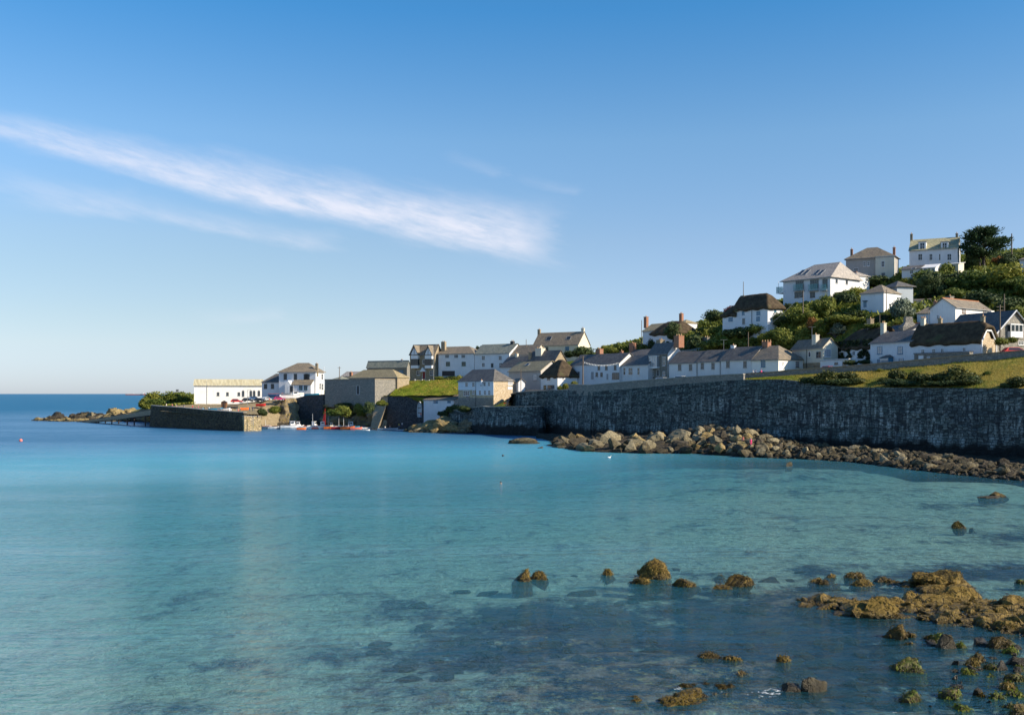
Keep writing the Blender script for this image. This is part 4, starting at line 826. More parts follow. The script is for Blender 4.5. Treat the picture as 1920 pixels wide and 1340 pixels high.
h = House('grey slate roof with orange ridge tiles behind the blue windowed white house', (1640, 240), (1706, 228), 655, 628, 609, D=8, rf='blue_slate', wall='white_render', anchor=False, ridge='terracotta')
h.chim(1632, 595, 7, 'tan_stone', low=1, pots=1, dy=1)
c = P(1703, 640, 232); k = MB().loft([[(c.x+a*s_, c.y+b*s_*.8, z) for a, b in ((-1, -1), (1, -1), (1, 1), (-1, 1))] for s_, z in ((1.9, ZP(640, 232)), (1.7, ZP(613, 232)), (.85, ZP(604, 232)), (.8, ZP(594, 232)))])
o = k.build('stone_chimney_stack', 'grey_stone'); tag(o, 'broad tapering stone chimney stack standing behind the orange ridge tiles', 'chimney stack')
h = House('white villa cut by the right edge of the photo, on the upper slope', (1912, 270), (1960, 266), 510, 488, 474, D=9, roof='hip', rf='brown_slate', wall='white_render'); h.win(1918, 505, 6, 8)
h = House('low dark slate outhouse roof among shrubs above the cream house', (1536, 262), (1566, 256), 636, 627, 618, D=5, rf='blue_slate', wall='dark_masonry', name='outhouse', cat='outhouse', anchor=False)
# ---------------------------------------------------------------- ground meshes
rs = np.random.RandomState(5)
pxs = np.concatenate([np.arange(246, 1120, 5.), np.arange(1120, 2310, 5.)])
fr_ = np.array([0, .4, 1, 1.8, 2.8, 4, 5.5, 7, 9, 11, 13.5, 16, 19, 22, 26, 30, 35, 40, 46, 52, 60, 68, 78, 90, 104, 120, 140, 165, 200, 240])
pts = []
for px in pxs:
    Y0 = interp(EDGE, px)
    for f in fr_: Y = Y0+f; pts.append((XZ(px, Y), Y))
Z = terr(pts); n = len(fr_); vs = []
for i, ((x, y), z) in enumerate(zip(pts, Z)):
    j = i % n; k = i//n
    if j == 0 and z < 20: z = interp(EDGE, pxs[k], 2)
    if j > 3: z += .12*noise.noise((x*.3, y*.3, 0))
    vs.append((x, y, z))
fs = [(i*n+j, (i+1)*n+j, (i+1)*n+j+1, i*n+j+1) for i in range(len(pxs)-1) for j in range(n-1)]
fs = [f[::-1] if False else f for f in fs]
tr_ = MB().add(vs, fs).build('hillside', 'hillside_ground', smooth=True, uv=False); tag(tr_, None, None, kind='structure')
road, sand, dry = [], [], []
for k, (x, y, z) in enumerate(vs):
    px = 960+F*x/y; py = HZ-F*(z-H)/y; r = s_ = d_ = 0.
    if px > 1109: 
        if px < 1395: r = 1. if y < wallY(px)+9 else 0
        else:
            yy = par2Y(px); r = 1. if yy < y < yy+8 else 0; d_ = 1. if y < yy else 0
    elif px > 950: r = 1. if y < 330 else 0
    if px < 600 and y < 420: s_ = 1.
    if px < 370 and y > 400: s_ = .25
    road.append(r); sand.append(s_); dry.append(d_)
for nm, v in (('road', road), ('sand', sand), ('dry', dry)): setattr_(tr_.data, nm, v)
# green bank above the harbour inlet (a slope of cut grass)
def sheet(name, m, quad, nu, nv, dz=.0, kind='structure', rough=0.):
    """quad: four (px, py, Y) corners: front-left, front-right, back-right, back-left"""
    q = [P(*a) for a in quad]; vs = []
    for j in range(nv+1):
        for i in range(nu+1):
            u, v = i/nu, j/nv; p = (q[0]*(1-u)+q[1]*u)*(1-v)+(q[3]*(1-u)+q[2]*u)*v; vs.append((p.x, p.y, p.z+dz+rough*noise.noise((p.x*.4, p.y*.4, 0))))
    k = nu+1; o = MB().add(vs, [(j*k+i, j*k+i+1, (j+1)*k+i+1, (j+1)*k+i) for j in range(nv) for i in range(nu)]).build(name, m, uv=False, smooth=True)
    return tag(o, None, None, kind=kind)
LAWN = sheet('lawn', 'lawn', [(729, 742.5, 343), (857, 741, 329), (862, 712, 352), (757, 714.5, 364)], 30, 16, .12, rough=.3)
# beach and pile base below the main sea wall
WL = [(1010, 834), (1040, 838), (1100, 847), (1200, 850), (1300, 850), (1400, 857), (1500, 860), (1600, 866), (1700, 879), (1800, 890), (1870, 897), (1920, 901), (2000, 910), (2200, 930), (2500, 955)]
PT = [(1010, 829), (1030, 822), (1060, 819), (1150, 814), (1200, 811), (1260, 813), (1290, 806), (1340, 798), (1390, 801), (1430, 815), (1480, 822), (1550, 833), (1650, 838), (1750, 846), (1820, 856), (1870, 865), (1920, 866), (2000, 870), (2200, 880), (2500, 900)]
vs = []; bp = list(np.arange(1005, 2500, 6.)); M_ = 18
def beach_z(px, v):
    yw = 22800/(interp(WL, px)-HZ); y1 = wallY(px)+1.; y0 = yw-5; Y = y0+(y1-y0)*v
    yt = yw + (y1-yw)*.5; zt = (ZP(interp(PT, px), yt) - .7)
    if Y <= yw: z = -1.2*(yw-Y)/5-.1
    elif Y < yt: z = zt*((Y-yw)/(yt-yw))**.8
    else: z = zt + (max(1.0, zt*.75)-zt)*(Y-yt)/(y1-yt)
    return Y, z
for px in bp:
    for j in range(M_+1):
        Y, z = beach_z(px, j/M_); x = XZ(px, Y); vs.append((x, Y, z+.35*noise.noise((x*.5, Y*.5, 9))))
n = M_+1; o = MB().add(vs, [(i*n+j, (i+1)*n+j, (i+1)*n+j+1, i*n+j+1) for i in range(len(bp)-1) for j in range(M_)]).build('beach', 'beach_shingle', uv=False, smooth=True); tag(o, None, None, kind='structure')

# ---------------------------------------------------------------- walls
def wallstrip(name, label, cat, pts, thick, m, zb=-1.5, batter=.06, step=1., jit=.05, cope=None, seed=1, group=None, kind=None):
    """pts: (px, Y, top z) along the foot; face towards the sea, thickness inland"""
    q = [(Vector((XZ(a, b), b)), c) for a, b, c in pts]; L = [0.]
    for i in range(1, len(q)): L.append(L[-1]+(q[i][0]-q[i-1][0]).length)
    nu = max(2, int(L[-1]/step)); ss = sorted(set([round(L[-1]*i/nu, 3) for i in range(nu+1)] + [round(l, 3) for l in L]))
    def at(s_):
        i = max(0, min(len(L)-2, int(np.searchsorted(L, s_))-1)); t = (s_-L[i])/(L[i+1]-L[i]); t = min(1, max(0, t)); d = (q[i+1][0]-q[i][0]).normalized()
        nI = Vector((-d.y, d.x)); p = q[i][0].lerp(q[i+1][0], t)
        if nI.dot(p) < 0: nI = -nI
        return p, nI, q[i][1]+(q[i+1][1]-q[i][1])*t
    vs, fs, uv = [], [], []; nv = max(2, int((max(z for _, z in q)-zb)/step)); rr = random.Random(seed)
    for s_ in ss:
        p, nI, zt = at(s_)
        for j in range(nv+1):
            z = zb+(zt-zb)*j/nv; off = -(zt-z)*batter + jit*(noise.noise((s_*.8, z*.8, seed))+rr.uniform(-.5, .5)); pp = p + nI*off; vs.append((pp.x, pp.y, z)); uv.append((s_, z-zb))
        pp = p+nI*thick; vs.append((pp.x, pp.y, zt)); uv.append((s_, zt-zb+thick)); vs.append((pp.x, pp.y, zb)); uv.append((s_, zt-zb+thick+3))
    n = nv+3
    for i in range(len(ss)-1):
        for j in range(n-1): fs.append((i*n+j, (i+1)*n+j, (i+1)*n+j+1, i*n+j+1))
    fs.append(tuple(range(n))[::-1]); fs.append(tuple((len(ss)-1)*n+j for j in range(n)))
    me = bpy.data.meshes.new(name); me.from_pydata(vs, [], fs); me.materials.append(MATS[m]); lay = me.uv_layers.new(name='UVMap')
    li = [l.vertex_index for l in me.loops]; lay.data.foreach_set('uv', [c for i in li for c in uv[i]])
    for e_ in (len(me.polygons)-2, len(me.polygons)-1):          # end faces
        for l in me.polygons[e_].loop_indices:
            v = vs[me.loops[l].vertex_index]; lay.data[l].uv = ((v[0]**2+v[1]**2)**.5, v[2]-zb)
    me.update(); o = bpy.data.objects.new(name, me); C.objects.link(o); tag(o, label, cat, group, kind)
    if cope:
        cs, cf = [], []
        for s_ in ss:
            p, nI, zt = at(s_)
            for d, z in ((-.14, zt+.004), (-.14, zt+.17), (thick+.12, zt+.17), (thick+.12, zt+.004)): a = p+nI*d; cs.append((a.x, a.y, z+.02*noise.noise((s_*1.3, 0, seed))))
        for i in range(len(ss)-1):
            for j in range(4): cf.append((i*4+j, (i+1)*4+j, (i+1)*4+(j+1) % 4, i*4+(j+1) % 4))
        cf += [(3, 2, 1, 0), tuple((len(ss)-1)*4+j for j in range(4))]; MB().add(cs, cf).build('coping', cope, o)
    return o
mw = []
for px in list(range(1112, 1400, 24)) + [1395, 1430, 1462, 1480, 1500, 1515, 1530, 1550, 1570, 1600, 1650, 1700, 1750, 1800, 1860, 1920, 2000, 2100, 2250]:
    Y = wallY(px); mw.append((px, Y, ZP(interp(WTOP, px), Y)))
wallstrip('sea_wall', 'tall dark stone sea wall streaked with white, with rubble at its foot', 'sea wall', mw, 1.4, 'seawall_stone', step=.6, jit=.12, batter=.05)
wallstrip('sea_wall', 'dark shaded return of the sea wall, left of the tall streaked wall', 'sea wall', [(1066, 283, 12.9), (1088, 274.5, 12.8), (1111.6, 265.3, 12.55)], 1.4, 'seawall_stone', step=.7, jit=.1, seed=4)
pw = [(px, wallY(px)+.25, ZP(t, wallY(px)+.25)) for px, t in ((1108, 722), (1150, 718), (1200, 713.5), (1250, 710), (1300, 706.5), (1350, 703.5), (1394, 701.5))]
wallstrip('parapet_wall', 'stone parapet on top of the tall sea wall, edging the village road', 'parapet', pw, .5, 'grey_stone', zb=11.5, batter=0, step=.8, jit=.05, cope='concrete', seed=7)
wallstrip('parapet_wall', 'short stone parapet at the far bend of the sea wall, beside the thatched cottage', 'parapet', [(1066, 283.3, ZP(721, 283)), (1108, 266.6, ZP(722, 266))], .5, 'grey_stone', zb=11.5, batter=0, step=.8, jit=.05, cope='concrete', seed=8)
pw = [(px, par2Y(px), ZP(par2(px), par2Y(px))) for px in (1395.5, 1420, 1452, 1480, 1520, 1560, 1600, 1640, 1712, 1780, 1837, 1920, 1990, 2100)]
wallstrip('roadside_wall', 'long low stone wall climbing along the road above the grass verge', 'wall', pw, .5, 'grey_stone', zb=13, batter=0, step=.8, jit=.05, cope='tan_stone', seed=9)
ra = P(1395.4, 703, wallY(1395)+.6); rb = P(1395.6, 703, 231)
wallstrip('sea_wall', 'lower sea wall with a pale curved end, below the red sheet', 'sea wall', [(838, 323, 6.3), (862, 318, 7.1), (885, 311, 7.6), (905, 303, 8.2), (916, 298.5, ZP(763, 298.5)), (925, 297, ZP(763, 297)), (965, 292.5, ZP(762.5, 292.5)), (1013, 287.5, ZP(762, 287.5)), (1020, 290.5, ZP(762, 290))], 1., 'seawall_stone', step=.7, jit=.15, batter=.1, cope='concrete', seed=11)
sheet('terrace', 'hillside_ground', [(906, 764, 304), (1013, 763, 288.5), (1020, 762, 300), (935, 762.5, 318)], 12, 6, .0)
wallstrip('sea_wall', 'upper sea wall behind the terrace, between the house on the rocks and the bend', 'sea wall', [(958, 309, ZP(739, 309)), (968, 304, ZP(735.5, 304)), (1012, 296, ZP(733, 296)), (1066, 283, ZP(731, 283))], 1., 'seawall_stone', zb=0, step=.7, jit=.1, cope='concrete', seed=12)
# harbour inlet walls
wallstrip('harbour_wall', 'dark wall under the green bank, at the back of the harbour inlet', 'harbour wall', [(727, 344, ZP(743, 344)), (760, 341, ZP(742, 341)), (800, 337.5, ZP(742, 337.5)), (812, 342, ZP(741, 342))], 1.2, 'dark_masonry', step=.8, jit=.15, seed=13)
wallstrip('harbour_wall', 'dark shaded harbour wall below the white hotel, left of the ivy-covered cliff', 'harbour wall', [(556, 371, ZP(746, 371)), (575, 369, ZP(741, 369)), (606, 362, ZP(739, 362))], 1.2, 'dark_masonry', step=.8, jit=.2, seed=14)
# sloping buttress lit by the sun between cliff and inlet
k = MB(); top = [P(704, 755, 347), P(731, 742, 345.5), P(733, 742, 349), P(706, 755, 352)]; bot = [P(694, 803, 340), P(708, 803, 336), P(716, 800, 347), P(700, 800, 350)]
k.loft([[tuple(v) for v in bot], [tuple(v) for v in top]]); o = k.build('buttress', 'warm_stone'); o.data.materials[0] = MATS['tan_stone']; tag(o, 'sunlit sloping stone buttress between the harbour cliff and the dark inlet', 'buttress')
o = MB().prism([(XZ(704, 349), 349), (XZ(731, 345), 345), (XZ(760, 365), 365), (XZ(722, 370), 370)], 3, 11.0).build('retaining_wall', 'tan_stone'); tag(o, 'buff retaining wall joining the stone store to the green bank', 'wall')
# the quay: an L of stone round the harbour
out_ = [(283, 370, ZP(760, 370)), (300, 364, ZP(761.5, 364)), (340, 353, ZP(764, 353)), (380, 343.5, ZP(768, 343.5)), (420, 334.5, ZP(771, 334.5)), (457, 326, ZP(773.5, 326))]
q1 = wallstrip('quay_wall', 'shaded curved outer wall of the harbour quay, with its parapet', 'quay', out_, 1.1, 'quay_shaded', batter=.07, step=.8, jit=.08, cope='concrete', seed=15)
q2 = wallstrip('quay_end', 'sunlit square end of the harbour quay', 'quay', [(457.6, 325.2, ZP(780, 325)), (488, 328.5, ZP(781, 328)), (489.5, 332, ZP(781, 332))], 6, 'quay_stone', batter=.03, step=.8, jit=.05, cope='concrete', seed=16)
sheet('quayside', 'hillside_ground', [(300, 770, 360), (457, 784, 327.5), (489, 783, 331), (478, 766, 362)], 24, 10, 0)
setattr_(bpy.data.objects['quayside'].data, 'sand', [.9]*len(bpy.data.objects['quayside'].data.vertices))
# slipway running down into the sea
k = MB(); a, b = P(292, 768, 376), P(150, 791, 432)
d = (b-a); nrm_ = Vector((-d.y, d.x, 0)).normalized()*1.7
k.loft([[tuple(a-nrm_+Vector((0, 0, -1.9))), tuple(a+nrm_+Vector((0, 0, -1.9))), tuple(a+nrm_), tuple(a-nrm_)], [tuple(b-nrm_+Vector((0, 0, -.9))), tuple(b+nrm_+Vector((0, 0, -.9))), tuple(b+nrm_+Vector((0, 0, -.2))), tuple(b-nrm_+Vector((0, 0, -.2)))]])
sw = tag(k.build('slipway', 'tan_stone'), 'long brown lifeboat slipway sloping into the sea, left of the quay', 'slipway')
for t in (.08, .3, .5, .68):
    p = a.lerp(b, t)
    for s_ in (-1, 1): q = p+nrm_*.8*s_; MB().tube((q.x, q.y, -1), (q.x, q.y, p.z-.5), .25, n=8).build('pile', 'timber_dark', sw)
for s_ in (-1, 1): MB().tube(a+nrm_*.95*s_+Vector((0, 0, .25)), b+nrm_*.95*s_+Vector((0, 0, 0)), .13, n=6).build('rail', 'timber_dark', sw)

# ---------------------------------------------------------------- rock meshes
def ico(n):
    import bmesh
    bm = bmesh.new(); bmesh.ops.create_icosphere(bm, subdivisions=n, radius=1.); v = np.array([x.co[:] for x in bm.verts]); f = [tuple(a.index for a in x.verts) for x in bm.faces]; bm.free(); return v, f
ICO = {n: ico(n) for n in (2, 3, 4, 5)}
def rockshape(seed, sub=3, cuts=14, rough=.12, sx=1., sy=1., sz=.8, jag=.06):
    r = np.random.RandomState(seed); v, f = ICO[sub]; v = v.copy()
    for _ in range(cuts):
        nn = r.normal(size=3); nn[2] *= .8; nn /= np.linalg.norm(nn); d = r.uniform(.38, .72); k = v @ nn - d; v -= np.outer(np.maximum(k, 0)*.93, nn)
    out = []
    for p in v:
        q = Vector(p); k = rough*noise.noise(q*1.7+Vector((seed*3.1, 0, 0))) + jag*noise.noise(q*5.+Vector((0, seed*1.7, 0))) + (jag*.6*noise.noise(q*11.+Vector((0, 0, seed))) if sub > 3 else 0)
        q = q*(1+k); out.append((q.x*sx, q.y*sy, q.z*sz))
    return out, f
def rock(name, label, cat, loc, w, hgt, dep, m, seed, sub=4, group=None, rough=.14, jag=.08, rz=0., cuts=14, kids=None):
    v, f = rockshape(seed, sub, cuts, rough, w/2*1.55, dep/2*1.5, hgt*1.12, jag); v = [(x, y, z) for x, y, z in v]
    o = MB().add(v, f).build(name, m, uv=False, smooth=False if sub < 4 else True); o.location = loc; o.rotation_euler.z = rz
    return tag(o, label, cat, group)
WEEDS = []
def boulder(px0, px1, pt, pb, label, m='mossy_rock', seed=0, flat=False, sub=4, cat='rock'):
    """a rock standing in the water, given its outline in the photo"""
    Y = 22800/(pb-HZ); w = (px1-px0)*Y/F; hg = (pb-pt)*Y/F; dep = w*.8
    yc = Y+dep*.42; hz_ = max(.12, hg - .0*dep*12/Y*.4)
    top = ZP(pt, yc); sz = max(.25, min((top+.22)/.98, w*.7))
    o = rock('rock', label, cat, (XZ((px0+px1)/2, yc), yc, -.22 if not flat else -.1), w, sz if not flat else max(.2, (top+.1)/.8), dep, m, seed or int(px0), sub)
    if m in ('weedy_rock', 'mossy_rock') and Y < 110: WEEDS.append((o, int(min(2600, 420*w*dep+300)), 'seaweed' if m == 'weedy_rock' else 'green_weed'))
    return o
Z4 = lambda x0, x1, y0, y1: (1440+x0/3.527, 1440+x1/3.527, 960+y0/3.527, 960+y1/3.527)
Z3 = lambda x0, x1, y0, y1: (920+x0/3.692, 920+x1/3.692, 1000+y0/3.692, 1000+y1/3.692)
for z, a, lab, m in [
    (Z4, (745, 900, 730, 838), 'split brown boulder in the water just below the long reef', 'weedy_rock'), (Z4, (888, 970, 760, 826), 'smaller brown boulder touching the right of the split boulder below the reef', 'weedy_rock'),
    (Z4, (1025, 1110, 805, 842), 'low ragged rock between the split boulder and the blocky boulder', 'weedy_rock'), (Z4, (1100, 1255, 815, 905), 'blocky boulder with a pale right face below the reef', 'pile_rock'),
    (Z4, (815, 1040, 915, 1065), 'large boulder with a bright green mossy top, alone in the lower right water', 'mossy_rock'), (Z4, (55, 145, 950, 992), 'small flat weedy rock awash far left of the mossy boulder', 'weedy_rock'),
    (Z4, (80, 250, 1115, 1195), 'dark ragged half of the flat double rock at the bottom centre', 'dark_rock'), (Z4, (220, 380, 1115, 1195), 'pale tan half of the flat double rock at the bottom centre', 'pile_rock'),
    (Z4, (840, 1025, 1190, 1256), 'long low green and brown rock between the double rock and the block', 'mossy_rock'), (Z4, (1090, 1285, 1130, 1232), 'big green topped block near the bottom right', 'mossy_rock'),
    (Z4, (1330, 1430, 1125, 1212), 'dark angular rock just right of the green topped block', 'dark_rock'), (Z4, (1455, 1545, 1160, 1236), 'green pointed rock right of the dark angular rock', 'mossy_rock'),
    (Z4, (1425, 1500, 1225, 1266), 'small pale rock under the green pointed rock', 'pile_rock'), (Z4, (1535, 1620, 1260, 1297), 'small low green rock near the bottom right corner', 'mossy_rock'),
    (Z4, (1580, 1720, 1140, 1226), 'mossy rock cut by the right edge above the corner', 'mossy_rock'), (Z4, (1590, 1760, 1290, 1380), 'large mossy rock at the bottom right corner', 'mossy_rock'),
    (Z4, (1455, 1585, 840, 905), 'brown flat boulder left of the green pointed one under the reef end', 'weedy_rock'), (Z4, (1540, 1640, 805, 872), 'green tipped boulder right under the reef end', 'mossy_rock'),
    (Z4, (1425, 1505, 920, 966), 'small dark rock in a gap below the brown flat boulder', 'dark_rock'), (Z4, (1545, 1645, 905, 936), 'bright green flat rock right of the small dark rock', 'mossy_rock'),
    (Z4, (1550, 1740, 955, 1022), 'dark wedge shaped rock at the right edge', 'dark_rock'), (Z4, (1625, 1700, 1015, 1056), 'yellow green rock below the dark wedge at the right edge', 'mossy_rock'),
    (Z4, (1520, 1585, 1050, 1076), 'tiny brown rock left of the right edge rocks', 'weedy_rock'), (Z4, (1610, 1730, 1060, 1122), 'dark green rock below the yellow green one at the right edge', 'mossy_rock'),
    (Z4, (1230, 1308, 65, 108), 'small round rock alone in the shallows far above the reef', 'weedy_rock'), (Z4, (1335, 1358, 92, 108), 'tiny rock beside the small round rock in the shallows', 'weedy_rock'),
    (Z4, (1640, 1720, 425, 472), 'dark rock at the right edge above the reef', 'mossy_rock'), (Z4, (1060, 1095, 1268, 1286), 'tiny dark rock under the green topped block', 'dark_rock'), (Z4, (1235, 1285, 1318, 1345), 'small dark rock at the bottom edge below the green topped block', 'dark_rock'),
    (Z4, (260, 350, 413, 462), 'rounded brown rock at the left tip of the upper reef', 'weedy_rock'), (Z4, (365, 440, 395, 434), 'second brown rock from the left tip of the upper reef', 'weedy_rock'),
    (Z4, (485, 610, 388, 436), 'brown humped rock on the far side of the upper reef gap', 'weedy_rock'), (Z4, (315, 415, 447, 480), 'flat brown rock in front of the upper reef tip', 'weedy_rock'), (Z4, (555, 680, 456, 492), 'flat weedy rock awash between the tip and the upper reef', 'weedy_rock'),
    (Z4, (430, 475, 452, 476), 'little awash rock between the upper reef tip rocks', 'weedy_rock'),
    (Z3, (148, 302, 203, 325), 'sharp angular brown boulder, left one of the offshore pair', 'weedy_rock'), (Z3, (290, 402, 233, 322), 'rounded tan boulder, right one of the offshore pair', 'weedy_rock'),
    (Z3, (762, 856, 250, 291), 'tiny brown rock alone between the offshore pair and the big rock', 'weedy_rock'), (Z3, (1058, 1258, 180, 316), 'tallest big offshore boulder with a rounded top', 'weedy_rock'),
    (Z3, (962, 1112, 278, 349), 'low brown rock at the left foot of the tallest offshore boulder', 'weedy_rock'), (Z3, (1232, 1407, 288, 371), 'low knobbly rock at the right foot of the tallest offshore boulder', 'weedy_rock'),
    (Z3, (1598, 1780, 288, 368), 'peaked brown rock midway between the offshore boulders and the reef', 'weedy_rock'), (Z3, (1560, 1622, 262, 290), 'small reddish rock awash behind the peaked rock', 'weedy_rock'), (Z3, (1530, 1645, 350, 386), 'low fragments in front of the peaked brown rock', 'weedy_rock'),
    (Z3, (1440, 1590, 795, 862), 'tan flat rock awash above the lower ledge', 'weedy_rock'), (Z3, (1600, 1728, 822, 878), 'tan flat rock right of the awash rock above the lower ledge', 'weedy_rock'), (Z3, (1685, 1785, 937, 981), 'small ochre rock alone just above the lower ledge', 'weedy_rock')]:
    q = z(*a); boulder(*q, label=lab, m=m, seed=int(a[0]*7+a[2]) % 977+3, flat=(a[3]-a[2])*3 < (a[1]-a[0]))
boulder(1830, 1862, 927, 934, 'low dark end of the thin rock ledge near the right shore', 'weedy_rock', 71, True); boulder(1856, 1884, 920, 932, 'small peaked end of the thin rock ledge near the right shore', 'weedy_rock', 72)
boulder(953, 1006, 823, 832, 'low flat rock awash off the bend of the sea wall', 'pile_rock', 73, True); boulder(1008, 1020, 834, 840, 'small rock left of the boulder pile tip', 'pile_rock', 74); boulder(1471, 1486, 866, 874, 'small tan rock awash just off the rubble shore', 'pile_rock', 75, True); boulder(1752, 1762, 886, 892, 'tiny rock off the right end of the rubble shore', 'pile_rock', 76)
# WEEDHERE
# reefs: bedrock outcrops, each one mesh of many worn humps
def inside(poly, x, y):
    c = False; n = len(poly)
    for i in range(n):
        (x1, y1), (x2, y2) = poly[i], poly[(i+1) % n]
        if (y1 > y) != (y2 > y) and x < (x2-x1)*(y-y1)/(y2-y1)+x1: c = not c
    return c
def weedcover(o, n, size, m, seed, parent_name='seaweed'):
    """short fronds draped over the upper surface of a rock, one part of it"""
    me = o.data; r = np.random.RandomState(seed); P_ = [p for p in me.polygons if p.normal.z > -.2]; A_ = np.array([p.area for p in P_]); A_ /= A_.sum(); vs, fs = [], []
    for i in r.choice(len(P_), n, p=A_):
        p = P_[i]; c = p.center; nr = p.normal
        if n > 4000 and noise.noise(c*1.6) < -.12: continue
        t = nr.cross(Vector(r.normal(size=3))).normalized(); dn = Vector((r.normal()*.4, r.normal()*.4, -1.)); dn = (dn-nr*dn.dot(nr)*.8).normalized(); s_ = size*r.uniform(.5, 1.4); q = c+nr*size*.05
        q = q+Vector(r.normal(size=3))*size*.4; n0 = len(vs); vs += [tuple(q-t*s_*.3), tuple(q+t*s_*.3), tuple(q+dn*s_+nr*s_*r.uniform(.1, .6))]; fs.append((n0, n0+1, n0+2))
    if len(fs) < 60: return
    return MB().add(vs, fs).build(parent_name, m, o, uv=False)
def reef(name, label, poly, step, rsz, hgt, m, seed, sub=3, weed=0):
    rr = random.Random(seed); W = [(XZ(a, 22800/(b-HZ)), 22800/(b-HZ)) for a, b in poly]; xs = [w[0] for w in W]; ys = [w[1] for w in W]; k = MB()
    def edge(px_, py_):
        best = 9
        for i in range(len(W)):
            a, b = Vector(W[i]), Vector(W[(i+1) % len(W)]); t = max(0, min(1, (Vector((px_, py_))-a).dot(b-a)/max(1e-6, (b-a).length_squared))); best = min(best, (a+(b-a)*t-Vector((px_, py_))).length)
        return best
    for st, rz_, hk in ((step*1.7, rsz*1.75, .55), (step, rsz, 1.), (step*.8, rsz*.5, 1.15)):
        x = min(xs)
        while x < max(xs):
            y = min(ys)
            while y < max(ys):
                a, b = x+rr.uniform(-.6, .6)*st, y+rr.uniform(-.6, .6)*st
                if inside(W, a, b):
                    e = min(1, edge(a, b)/(1.1*step/.6)); nz_ = noise.noise((a*.45/step*.6, b*.45/step*.6, seed)); big = 1+.9*max(0, nz_)
                    if nz_ < -.28 and hk > .6: y += st; continue
                    r_ = rz_*rr.uniform(.6, 1.35)*big*(.55+.45*e)
                    v, f = rockshape(rr.randint(1, 9999), sub if rz_ > .35 else 2, 11, .14, r_*rr.uniform(1., 1.9), r_*rr.uniform(.9, 1.3), r_*rr.uniform(.6, .9), .13)
                    ang = rr.uniform(-.5, .5); ca, sa = math.cos(ang), math.sin(ang); z0 = hgt*e*hk*(.5+nz_)*big-.1
                    k.add([(a+p[0]*ca-p[1]*sa, b+p[0]*sa+p[1]*ca, p[2]+z0) for p in v], f)
                y += st
            x += st
    o = k.build(name, m, uv=False, smooth=False); tag(o, label, 'reef')
    if weed: weedcover(o, weed, .13 if step > .5 else .065, 'seaweed', seed)
    return o
for i_, (o_, n_, m_) in enumerate(WEEDS): weedcover(o_, n_, .13, m_, i_+5)
N_W = len(WEEDS)
z4 = lambda L: [(1440+x/3.527, 960+y/3.527) for x, y in L]
z3 = lambda L: [(920+x/3.692, 1000+y/3.692) for x, y in L]
reef('rock_reef', 'long ochre weed-covered reef running in from the right edge', z4([(165, 610), (250, 572), (420, 582), (520, 575), (700, 590), (850, 570), (960, 565), (1100, 560), (1250, 560), (1450, 580), (1600, 600), (1900, 620), (1900, 850), (1650, 815), (1500, 790), (1380, 770), (1200, 745), (1100, 735), (980, 700), (850, 708), (700, 705), (560, 690), (450, 655), (300, 630)]), .62, .38, .22, 'weedy_rock', 3, weed=42000)
reef('rock_reef', 'shorter upper reef with a tall knobbly end, behind the long ochre reef', z4([(680, 455), (800, 470), (900, 490), (1010, 510), (1080, 530), (1250, 545), (1370, 530), (1380, 490), (1200, 470), (1050, 462), (900, 466), (780, 450)]), .6, .38, .5, 'weedy_rock', 5, weed=12000)
reef('rock_reef', 'low ragged ledge of golden weed at the bottom centre', z3([(1130, 1180), (1180, 1140), (1290, 1110), (1400, 1095), (1500, 1105), (1650, 1090), (1660, 1110), (1500, 1150), (1400, 1175), (1300, 1195), (1200, 1200)]), .40, .30, .22, 'weedy_rock', 8, weed=14000)
reef('rock_reef', 'upper strip of the golden weed ledge, darkly notched', z3([(1280, 1065), (1420, 1075), (1440, 1050), (1560, 1065), (1650, 1085), (1660, 1060), (1560, 1040), (1430, 1020), (1300, 1040)]), .40, .30, .22, 'weedy_rock', 9, weed=9000)
reef('rock_reef', 'small broken rocks at the left tip of the golden weed ledge', z3([(940, 1150), (1000, 1195), (1060, 1200), (1080, 1160), (1040, 1130), (960, 1120)]), .45, .26, .15, 'weedy_rock', 10, weed=1500)
# submerged stones showing through the shallow water
ms = [MB().add(*rockshape(500+i, 3, 9, .15, 1, .9, .55, .1)).build('submerged_rock', 'weedy_rock', uv=False) for i in range(5)]
rr = random.Random(12); n_ = 0
for o in ms: C.objects.unlink(o); bpy.data.objects.remove(o)
sub_me = [m for m in bpy.data.meshes if m.name.startswith('submerged_rock')]
for _ in range(900):
    if n_ >= 230: break
    px, py = rr.uniform(700, 1990), rr.uniform(1030, 1420); Y = 22800/(py-HZ); x = XZ(px, Y)
    wv = sum(s*math.exp(-((px-a)/c)**2-((py-b)/d)**2) for a, b, c, d, s in WEED)
    if rr.random() > wv*.8: continue
    s_ = rr.uniform(.25, .8); zz = bedz(x, Y); top = zz+s_*.5
    if top > -.08: continue
    o = bpy.data.objects.new('submerged_rock', rr.choice(sub_me)); C.objects.link(o)
    o.location = (x, Y, zz+s_*.1); o.scale = (s_*rr.uniform(.9, 1.6), s_, s_*rr.uniform(.7, 1.1)); o.rotation_euler.z = rr.uniform(0, 6.3); o['x'] = 0; del o['x']; tag(o, 'weed-covered stone lying under the clear shallow water', 'submerged rock', 'stones under the shallow water'); n_ += 1
rr = random.Random(90)
for i in range(34):
    px, py = rr.uniform(1690, 1960), rr.uniform(1196, 1338); w_ = rr.uniform(9, 30)
    if px < 1780 and py > 1230 and py < 1300: px += 120
    boulder(px-w_/2, px+w_/2, py-w_*rr.uniform(.3, .6), py, 'small low weedy stone breaking the surface in the lower right corner', rr.choice(('weedy_rock', 'mossy_rock', 'dark_rock')), rr.randint(1, 900), True, sub=3)['group'] = 'small stones in the lower right corner'
